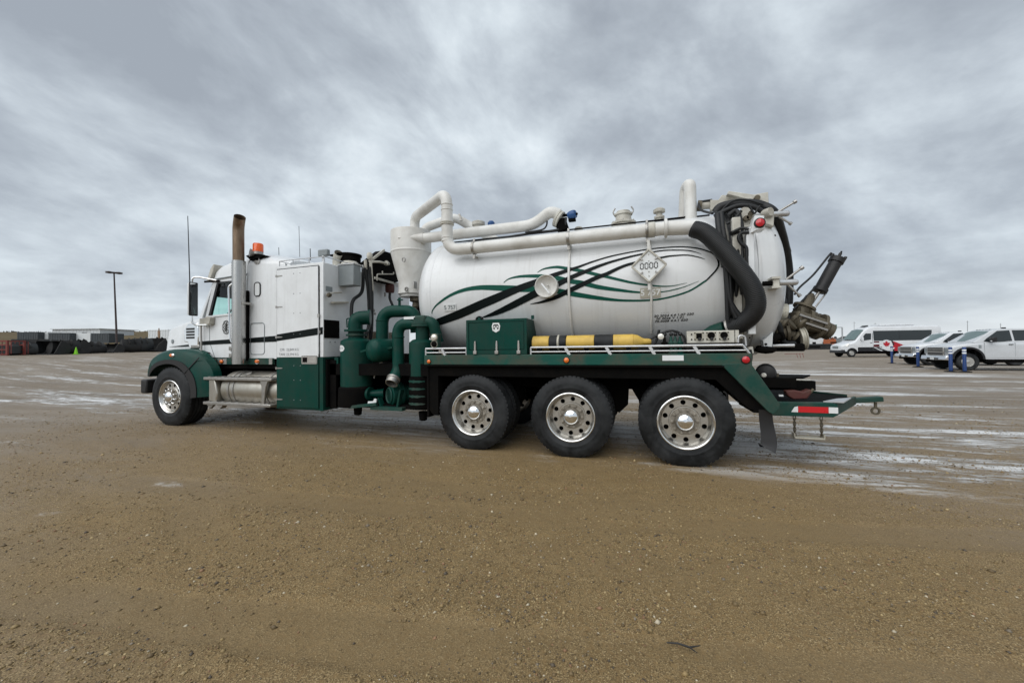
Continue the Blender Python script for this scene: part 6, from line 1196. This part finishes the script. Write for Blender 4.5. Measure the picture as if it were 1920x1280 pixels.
mk('hitch_deck', G().prism([(1.36,hy+.09,hz1-.02),(h1[0]-.02,hy+.09,hz1-.02),(2.56,CY-.12,hz1-.02),(2.56,CY+.12,hz1-.02),(h1[0]-.02,mir(hy+.09),hz1-.02),(1.36,mir(hy+.09),hz1-.02)], (0,0,-.02)), M_UNDER, T)
mk('deck_sheet', G().prism([(1.98,hy+.03,hz1+.012),(h1[0]+.06,hy+.0,hz1+.012),(2.42,5.75,hz1+.012),(2.22,5.62,hz1+.012)], (0,0,.012)), M_RAIL, T)
mk('tow_tongue', G().beam((2.50,CY,0.69-.02), (2.922, 6.2, 0.718), .12, .06), M_GDULL, T, bevel=.008)
mk('tow_shackle', G().lathe([(.030,-.012),(.050,-.012),(.050,.012),(.030,.012)], (2.861, 6.2, 0.558), (0,1,0), 16, closed=True), M_GREASE, T); mk('shackle_stem', G().cyl((2.863, 6.2, 0.668), (2.861, 6.2, 0.593), .018, 8), M_GREASE, T)
tz1, tz0 = 0.709, 0.641
mk('reflector_tape', G().box((1.724,hy-.004,tz0),(2.016,hy-.001,tz1)), M_TAPER, tf)
mk('reflector_tape', G().px([(1.655,tz0),(1.724-.002,tz0),(1.724-.002,tz1),(1.688,tz1-.01)], hy-.004, hy-.001), M_TAPEW, tf); mk('reflector_tape', G().box((2.016+.002,hy-.004,tz0),(2.106,hy-.001,tz1)), M_TAPEW, tf)
mk('winch_body', G().lathe([(0,-.02),(.05,-.018),(.10,0),(.115,.03),(.115,.30),(0,.32)], (1.489, 5.6, 1.066), (.25,.97,0), 28), M_BLACK, T); mk('winch_plug', G().lathe([(.03,0),(.03,-.02),(.02,-.03),(0,-.03)], (1.452, 5.55, 1.049), (.25,.97,0), 16), M_LAMP, T)
mk('winch_frame', G().box((1.615, 5.7, 1.061),(1.66,6.0,0.98)), M_GREASE, T); mk('winch_mount', G().box((1.42,5.5,.9),(1.78,6.6,1.02)), M_UNDER, T)
mk('pintle_beam', G().box((1.40,5.62,.86),(2.02,5.70,.98)), M_UNDER, T, bevel=.01); mk('beam_edge', G().box((1.40,5.61,.985),(1.98,5.70,.992)), M_CREAM, T); mk('pintle_plate', G().prism([(1.5,5.8,.99),(1.95,5.8,.99),(2.2,6.3,.99),(1.6,6.4,.99)], (0,0,.02)), M_UNDER, T)
mk('jack_body', G().px([(1.645, 0.872),(1.743, 0.881),(1.824, 0.864),(1.893, 0.897),(1.909, 0.86),(1.859, 0.782),(1.719, 0.772),(1.666, 0.809)], 5.42, 5.54), M_REDP, T, bevel=.012); mk('jack_pin', G().cyl((1.898, 5.45, 0.853), (1.931, 5.45, 0.898), .015, 8), M_GREASE, T)
mk('white_tag', G().box((1.568, 5.4, 0.806),(1.612,5.43,0.826)), M_TAPEW, T)
# step hung on chains
sx0, sx1 = 1.697, 1.959; zc0, zc1 = hz0, 0.354
for x in (sx0, sx1):
    nl = 7
    for k in range(nl):
        z_ = zc0-.012-(zc0-zc1)*(k+.5)/nl*.96; lk = G(); pts = []
        for j in range(13): a_ = 2*PI*j/12; pts.append((math.cos(a_)*.013, 0, math.sin(a_)*.024+(.006 if math.sin(a_) > 0 else -.006)))
        lk.tube(pts, .0048, 6, caps=False)
        if k % 2: lk.v = [(p[1],p[0],p[2]) for p in lk.v]
        mk('chain_link', lk.move((x,hy+.035,z_)), M_GREASE, T)
st = mk('chain_step', G().box((sx0-.015,hy-.02,zc1-.018),(sx1+.015,hy+.10,zc1)), M_PLATE, T, bevel=.004); mk('step_end', G().box((sx0-.018,hy-.01,zc1),(sx0-.008,hy+.08,zc1+.04)), M_PLATE, st); mk('step_end', G().box((sx1+.008,hy-.01,zc1),(sx1+.018,hy+.08,zc1+.04)), M_PLATE, st)
# ------------------------------------------------------------------ parked vehicles and bollards on the right
M_CARW = mat('car_white', (.66,.68,.70), .22, var=.02, dirt=(.30,.28,.25), damt=.2, ds=2, coat=.7)
M_CARG = mat('car_silver', (.52,.54,.56), .24, var=.02, dirt=(.30,.28,.25), damt=.2, ds=2, coat=.7)
M_CARGL = mat('car_window', (.022,.028,.030), .05, var=.1, spec=.6)
M_WSCR = mat('car_windshield', (.10,.155,.15), .06, var=.2, vs=2, spec=.7)
M_VBLK = mat('van_black_band', (.014,.015,.018), .35, var=.1)
M_LEAF = mat('leaf_red', (.42,.010,.022), .4, var=.06)
M_BOLL = mat('bollard_blue', (.014,.045,.16), .45, var=.12)
def loft(xs, B, T_, hw, tap, crown, n=9, lip=.10):
    rows = []
    for x in xs:
        b_, t_ = B(x), T_(x); half = []
        for i in range(n):
            z = b_+(t_-lip-b_)*i/(n-1); half.append((hw(z)*tap(x), z))
        h0 = hw(t_-lip)*tap(x)
        half += [(h0-.25*lip, t_-.45*lip), (h0-.7*lip, t_-.1*lip), (h0*.6, t_+crown*.6), (0, t_+crown)]
        rows.append([(x,-a,z) for a, z in half]+[(x,a,z) for a, z in half[:-1][::-1]])
    g = G().grid(rows); m_ = len(rows[0]); g.f += [tuple(range(m_))[::-1], tuple(range((len(rows)-1)*m_, len(rows)*m_))]
    return g
def itp(xs, ys): return lambda x: float(np.interp(x, xs, ys))
def car_wheel(par, x, y, r, wd, rimr, m, flip, spokes=0):
    wl = empty('wheel', (0,0,0), par)
    mk('tyre', G().lathe([(rimr,.03),(rimr+.02,.0),(r-.05,-.005),(r-.015,.02),(r,.05),(r,wd-.05),(r-.015,wd-.02),(rimr,wd-.01)], (0,0,0), (0,1,0), 36), M_RUB, wl)
    mk('rim', G().lathe([(rimr+.005,.028),(rimr-.01,.02),(rimr-.03,.05),(rimr*.72,.085),(rimr*.45,.06),(rimr*.42,.03),(rimr*.2,.02),(0,.018)], (0,0,0), (0,1,0), 32), m, wl)
    for k in range(8): mk('rim_slot', G().lathe([(rimr*.11,0),(0,-.004)], (rimr*.66*math.cos(k*PI/4),.078,rimr*.66*math.sin(k*PI/4)), (0,1,0), 10), M_UNDER, wl)
    wl.location = (x, y, r); wl.rotation_euler = (0,0,PI if flip else 0); return wl
def side_panel(name, pts, hwf, s, off, m, par, th=.012):
    return mk(name, G().add([(x, s*(hwf(z)+off), z) for x, z in pts]+[(x, s*(hwf(z)+off-th), z) for x, z in pts], [tuple(range(len(pts))), tuple(range(len(pts),2*len(pts)))[::-1]]+[(i,(i+1)%len(pts),len(pts)+(i+1)%len(pts),len(pts)+i) for i in range(len(pts))]), m, par)
def arch_bottom(base, wheels, r, zc):
    def f(x):
        for c in wheels:
            if abs(x-c) < r: return max(base, zc+math.sqrt(r*r-(x-c)**2))
        return base
    return f
def arch_xs(lo, hi, wheels, r, extra=()):
    xs = set(np.linspace(lo, hi, 30).round(3))|set(extra)
    for c in wheels:
        for k in range(13): xs.add(round(c-r*math.cos(PI*k/12), 3))
        xs |= {round(c-r-.004,3), round(c+r+.004,3)}
    return sorted(x for x in xs if lo <= x <= hi)
def pickup(m, label, dually=False):
    r0 = empty('pickup_truck', label=label, cat='pickup', group='white pickups parked nose out beside the van')
    WB = (.66, 4.33); ar = .55; hwl = lambda z: 1.0-.03*max(0,(z-.95))-.05*max(0,.75-z)
    B = arch_bottom(.54, WB, ar, .54); Tt = itp([0,.06,.2,.6,1.03,3.53,3.58,5.58], [1.08,1.17,1.225,1.29,1.34,1.34,1.40,1.40]); tp_ = itp([0,.08,.25,.6,5.48,5.58], [.86,.93,.975,1,1,.98])
    bd = mk('body', loft(arch_xs(0,5.58,WB,ar,(.06,.2,1.03,3.54,3.57)), B, Tt, hwl, tp_, .03), m, r0, sharp=35)
    hwc = lambda z: .93-.30*max(0,(z-1.34))
    mk('cab', loft([.90,1.0,1.18,1.38,1.58,1.70,1.88,2.28,2.88,3.23,3.36,3.48], lambda x: 1.33, itp([.90,1.63,1.88,2.48,3.13,3.28,3.48],[1.36,1.90,1.965,1.985,1.97,1.92,1.40]), hwc, lambda x: 1, .02, n=6, lip=.03), m, r0, sharp=30)
    ws = [(.98,1.395),(1.61,1.875)]; g = G()
    g.add([(ws[0][0]-.02,-.80,ws[0][1]),(ws[0][0]-.06,0,ws[0][1]+.01),(ws[0][0]-.02,.80,ws[0][1]),(ws[1][0]-.02,.70,ws[1][1]),(ws[1][0]-.05,0,ws[1][1]+.03),(ws[1][0]-.02,-.70,ws[1][1])], [(0,1,4,5),(1,2,3,4)])
    mk('windshield', g, M_WSCR, r0, fix=False)
    for s in (-1,1):
        side_panel('front_window', [(1.26,1.39),(1.38,1.52),(1.83,1.88),(2.26,1.90),(2.26,1.40),(1.88,1.36),(1.48,1.35)], hwc, s, .006, M_CARGL, r0); side_panel('rear_window', [(2.34,1.40),(2.34,1.90),(3.08,1.89),(3.26,1.42)], hwc, s, .006, M_CARGL, r0)
        mr_ = mk('mirror', G().box((1.40,s*1.0,1.36),(1.58,s*1.22,1.58)), M_PLAS, r0, bevel=.03); mk('mirror_trim', G().box((1.39,s*1.10,1.385),(1.405,s*1.20,1.42)), M_CHR, mr_)
        for x in (2.08, 3.04): mk('door_handle', G().box((x,s*1.0,1.22),(x+.16,s*1.025,1.255)), M_PLAS, r0, bevel=.008)
        for x in (1.24,2.30,3.23): mk('door_seam', G().box((x,s*.985,.62),(x+.008,s*1.002,1.33)), M_GREY, r0)
        mk('side_vent', G().box((1.04,s*.985,1.06),(1.14,s*1.006,1.22)), M_GREY, r0, bevel=.01)
        side_panel('rocker_moulding', [(1.24,.62),(3.7,.62),(3.7,.67),(1.24,.67)], hwl, s, .012, m, r0)
        for c in WB:
            A = [(c-(ar+.05)*math.cos(PI*k/14), s*1.03, .54+(ar+.05)*math.sin(PI*k/14)) for k in range(15)]; Bq = [(c-(ar-.03)*math.cos(PI*k/14), s*1.03, .54+(ar-.03)*math.sin(PI*k/14)) for k in range(15)]; Cq = [(p[0],s*.93,p[2]) for p in A]; Dq = [(p[0],s*.80,p[2]) for p in Bq]
            mk('wheel_flare', G().grid([Cq,A,Bq,Dq]), M_PLAS, r0, fix=False)
            mk('wheel_well', G().box((c-.45,s*.55,.45),(c+.45,s*.60,.95)), M_UNDER, r0)
        mk('running_board', G().box((1.25,s*.92,.40),(3.65,s*1.04,.46)), M_UNDER, r0, bevel=.01)
    for c in WB:
        car_wheel(r0, c, -1.0, .42, .27, .235, M_ALU, False); car_wheel(r0, c, 1.0, .42, .27, .235, M_ALU, True)
    gr = mk('grille', G().box((-.06,-.62,.72),(.0,.62,1.12)), M_STEEL, r0, bevel=.02)
    for z0, z1 in ((.76,.85),(.93,.99),(1.04,1.10)): mk('grille_slot', G().box((-.066,-.56,z0),(-.058,.56,z1)), M_VBLK, gr)
    for s in (-1,1):
        hl = mk('headlight', G().px([(-.03,.80),(.12,.80),(.14,1.12),(-.02,1.12)], s*.64, s*.93), M_GALV, r0, bevel=.02); mk('lamp_bezel', G().box((-.036,s*.70,.88),(-.028,s*.90,1.04)), M_GREY, hl)
    bm_ = mk('bumper', G().px([(-.18,.50),(.05,.48),(.1,.70),(-.14,.70)], -.97, .97), M_CHR, r0, bevel=.03); mk('bumper_recess', G().box((-.186,-.42,.52),(-.172,.42,.60)), M_VBLK, bm_); mk('licence_plate', G().box((-.20,-.16,.50),(-.188,.14,.64)), M_TAPEW, bm_)
    mk('lower_valance', G().box((0,-.9,.36),(.3,.9,.50)), M_UNDER, r0, bevel=.03); mk('underbody', G().box((.3,-.75,.38),(5.4,.75,.60)), M_UNDER, r0)
    for y_ in (-.4,-.2,0,.2,.4): mk('roof_lamp', G().ball((1.80,y_,1.965), .035, 8, (1.6,1.2,.5)), M_GREY, r0)
    mk('roof_antenna', G().box((2.45,-.03,1.99),(2.60,.03,2.06)), M_PLAS, r0, bevel=.01)
    return r0
VEH = YAW-R(21)
def park(o, P_, lx, ly, yaw=VEH, sc=(1.03,1.03,1.05)):      # put the local point (lx,ly,0) of a vehicle on the ground at P_
    c, s = math.cos(yaw), math.sin(yaw); lx *= sc[0]; ly *= sc[1]; o.location = (P_[0]-(lx*c-ly*s), P_[1]-(lx*s+ly*c), P_[2]); o.rotation_euler = (0,0,yaw); o.scale = sc
pk = pickup(M_CARG, 'silver-white crew cab pickup nearest the camera, cut off by the frame edge')
park(pk, (15.62, 25.608, 0), .66, -1.0)
pk2 = pickup(M_CARW, 'white pickup half hidden between the van and the nearer pickup')
park(pk2, (17.199, 31.092, 0), .66, -1.0)

# passenger van
vn = empty('passenger_van', label='white passenger van with black window band and red maple leaf graphics', cat='van')
WB = (.80, 5.18); LV = 8.05; ar = .42; hwv = lambda z: 1.0-.10*max(0, z-1.15)-.03*max(0,.7-z)
tapv = itp([0,.06,.2,.5,.9,7.8,LV], [.74,.84,.92,.975,1,1,.965])
Tv = itp([0,.05,.25,.95,1.15,1.75,2.05,2.35,2.8,7.85,LV], [.92,1.02,1.13,1.33,1.46,2.18,2.45,2.60,2.68,2.68,2.55])
vb = mk('body', loft(arch_xs(0,LV,WB,ar,(.05,.25,.95,1.15,1.45,1.75,2.05,2.35,2.8,7.85)), arch_bottom(.50, WB, ar, .36), Tv, hwv, tapv, .04, n=10, lip=.12), M_CARW, vn, sharp=32)
for s in (-1,1):
    side_panel('window_band', [(2.62,1.40),(2.62,2.28),(7.30,2.28),(7.28,2.05),(7.15,1.72),(6.95,1.52),(6.7,1.42)], hwv, s, .006, M_CARGL, vn)
    for x in (4.7,): side_panel('window_seam', [(x,1.40),(x+.03,1.40),(x+.03,2.28),(x,2.28)], hwv, s, .009, M_VBLK, vn)
    side_panel('door_window', [(1.50,1.46),(1.95,2.02),(2.05,2.06),(2.45,2.06),(2.40,1.52),(1.9,1.45)], hwv, s, .006, M_CARGL, vn)
    for xa, xb in ((1.28,4.70),(5.66,7.6)): side_panel('lower_band', [(xa,.50),(xb,.50),(xb,.86),(xa,.86)], hwv, s, .005, M_VBLK, vn)
    mk('mirror', G().box((1.55,s*1.02,1.42),(1.68,s*1.20,1.74)), M_CARW, vn, bevel=.03)
    for x in (2.52,): mk('door_seam', G().box((x,s*.955,.6),(x+.01,s*1.004,2.1)), M_GREY, vn)
    mk('door_handle', G().box((2.30,s*.985,1.22),(2.46,s*1.02,1.26)), M_PLAS, vn)
    hl = mk('headlight', G().prism([(.16,s*.80,.92),(.42,s*.975,.94),(.62,s*.985,1.16),(.34,s*.86,1.10)], (-.02,s*.03,.02)), M_LAMP, vn)
    for c in WB:
        A = [(c-(ar+.03)*math.cos(PI*k/14), s*1.012, .36+(ar+.03)*math.sin(PI*k/14)) for k in range(15)]; Bq = [(c-(ar-.03)*math.cos(PI*k/14), s*1.012, .36+(ar-.03)*math.sin(PI*k/14)) for k in range(15)]; Dq = [(p[0],s*.75,p[2]) for p in Bq]
        mk('wheel_arch', G().grid([A,Bq,Dq]), M_VBLK, vn, fix=False)
        car_wheel(vn, c, s*.985, .35, .24, .20, M_ALU, s > 0)
g = G(); w0_, w1_ = (1.16,1.50), (1.96,2.36)
g.add([(w0_[0]-.02,-.86,w0_[1]),(w0_[0]-.10,0,w0_[1]+.03),(w0_[0]-.02,.86,w0_[1]),(w1_[0]-.02,.78,w1_[1]),(w1_[0]-.07,0,w1_[1]+.06),(w1_[0]-.02,-.78,w1_[1])], [(0,1,4,5),(1,2,3,4)]); mk('windshield', g.move((-.04,0,.03)), M_WSCR, vn, fix=False)
mk('bumper', G().px([(-.02,.36),(.5,.34),(.58,.62),(.3,.66),(.0,.64)], -.93, .93), M_VBLK, vn, bevel=.05); mk('grille', G().box((-.03,-.42,.76),(.06,.42,.98)), M_GREY, vn, bevel=.02)
mk('underbody', G().box((.6,-.8,.28),(7.9,.8,.52)), M_UNDER, vn); mk('roof_unit', G().box((3.4,-.62,2.70),(6.2,.62,2.86)), M_CARW, vn, bevel=.07, seg=3); mk('roof_vent', G().px([(2.3,2.66),(2.62,2.70),(2.62,2.80),(2.5,2.79)], -.3, .3), M_PLAS, vn)
mk('side_emblem', G().lathe([(.13,.0),(.16,-.004),(.16,.0)], (7.55,-.96,1.72), (0,1,-.1), 20), M_GREY, vn)
# graphics on the near side
vs_ = -1
def vg(pts, m, off): side_panel('graphic', pts, hwv, -1, off, m, vn, .002)
vg([(2.55,.88),(3.05,.88),(3.05,1.36),(2.62,1.36)], mat('maroon', (.10,.012,.016), .4), .007)
circ = [(3.62+.46*math.cos(2*PI*k/28), 1.08+.40*math.sin(2*PI*k/28)) for k in range(28)]; vg([p for p in circ], M_CARW, .009)
leaf = [(0,-.30),(.015,-.14),(.17,-.17),(.14,-.10),(.29,.04),(.25,.07),(.28,.17),(.19,.155),(.17,.19),(.09,.10),(.115,.27),(.06,.24),(0,.35)]; leaf = leaf+[(-x, z) for x, z in leaf[::-1][1:-1]]
gl = G(); lf = [(3.62+x*.95, 1.07+z*.95) for x, z in leaf]; c_ = (3.62,1.07)
gl.add([(c_[0],-(hwv(c_[1])+.0125),c_[1])]+[(x,-(hwv(z)+.0125),z) for x, z in lf], [(0,i+1,(i+1)%len(lf)+1) for i in range(len(lf))]); mk('leaf_graphic', gl, M_LEAF, vn, fix=False)
vg([(3.0,.80),(4.30,.80),(4.0,.52),(3.72,.52)], M_CARW, .009); vg([(2.55,.84),(2.68,.84),(3.35,.52),(3.15,.52)], M_CARW, .0085)
vg([(4.05,1.40),(4.30,1.30),(5.05,.98),(5.05,.52),(4.25,.52),(4.15,.80),(4.12,1.15)], M_LEAF, .0075); vg([(4.0,1.42),(4.12,1.40),(4.25,1.18),(4.2,.9),(4.10,1.1)], M_VBLK, .010)
vg([(4.5,.90),(5.9,.90),(5.9,.98),(4.8,.98)], M_VBLK, .0095); vg([(5.0,.52),(5.02,.72),(5.18,.86),(5.3,.86),(5.3,.52)], M_CARW, .0105)
park(vn, (18.849, 44.404, 0.155), .80, -1.0, YAW-R(10), (1,1,1.07))

# blue flexible bollards
def bollard():
    b0 = empty('bollard'); mk('base', G().lathe([(.22,0),(.21,.03),(.10,.05),(0,.05)], (0,0,0), n=20), M_UNDER, b0)
    mk('post', G().lathe([(.062,.05),(.062,1.06),(.05,1.09),(0,1.09)], (0,0,0), n=20), M_BOLL, b0)
    for z in (.83,.95): mk('reflective_band', G().lathe([(.0635,z-.035),(.0645,z-.033),(.0645,z+.033),(.0635,z+.035)], (0,0,0), n=20), M_TAPEW, b0)
    return b0
bb = bollard()
for i, (P_, lb) in enumerate((((16.571, 33.76, 0),'blue bollard with white bands standing in front of the van'),((15.449, 29.005, 0),'blue bollard in front of the half hidden pickup'),((14.234, 24.409, 0),'blue bollard at the headlight of the nearest pickup'),((14.656, 24.267, 0),'blue bollard in front of the nearest pickup wheel'))):
    o = bb if i == 0 else clone(bb); o.location = P_; o.scale = (1.1,1.1,1.1); tag(o, lb, 'bollard', 'blue bollards in front of the parked vehicles')
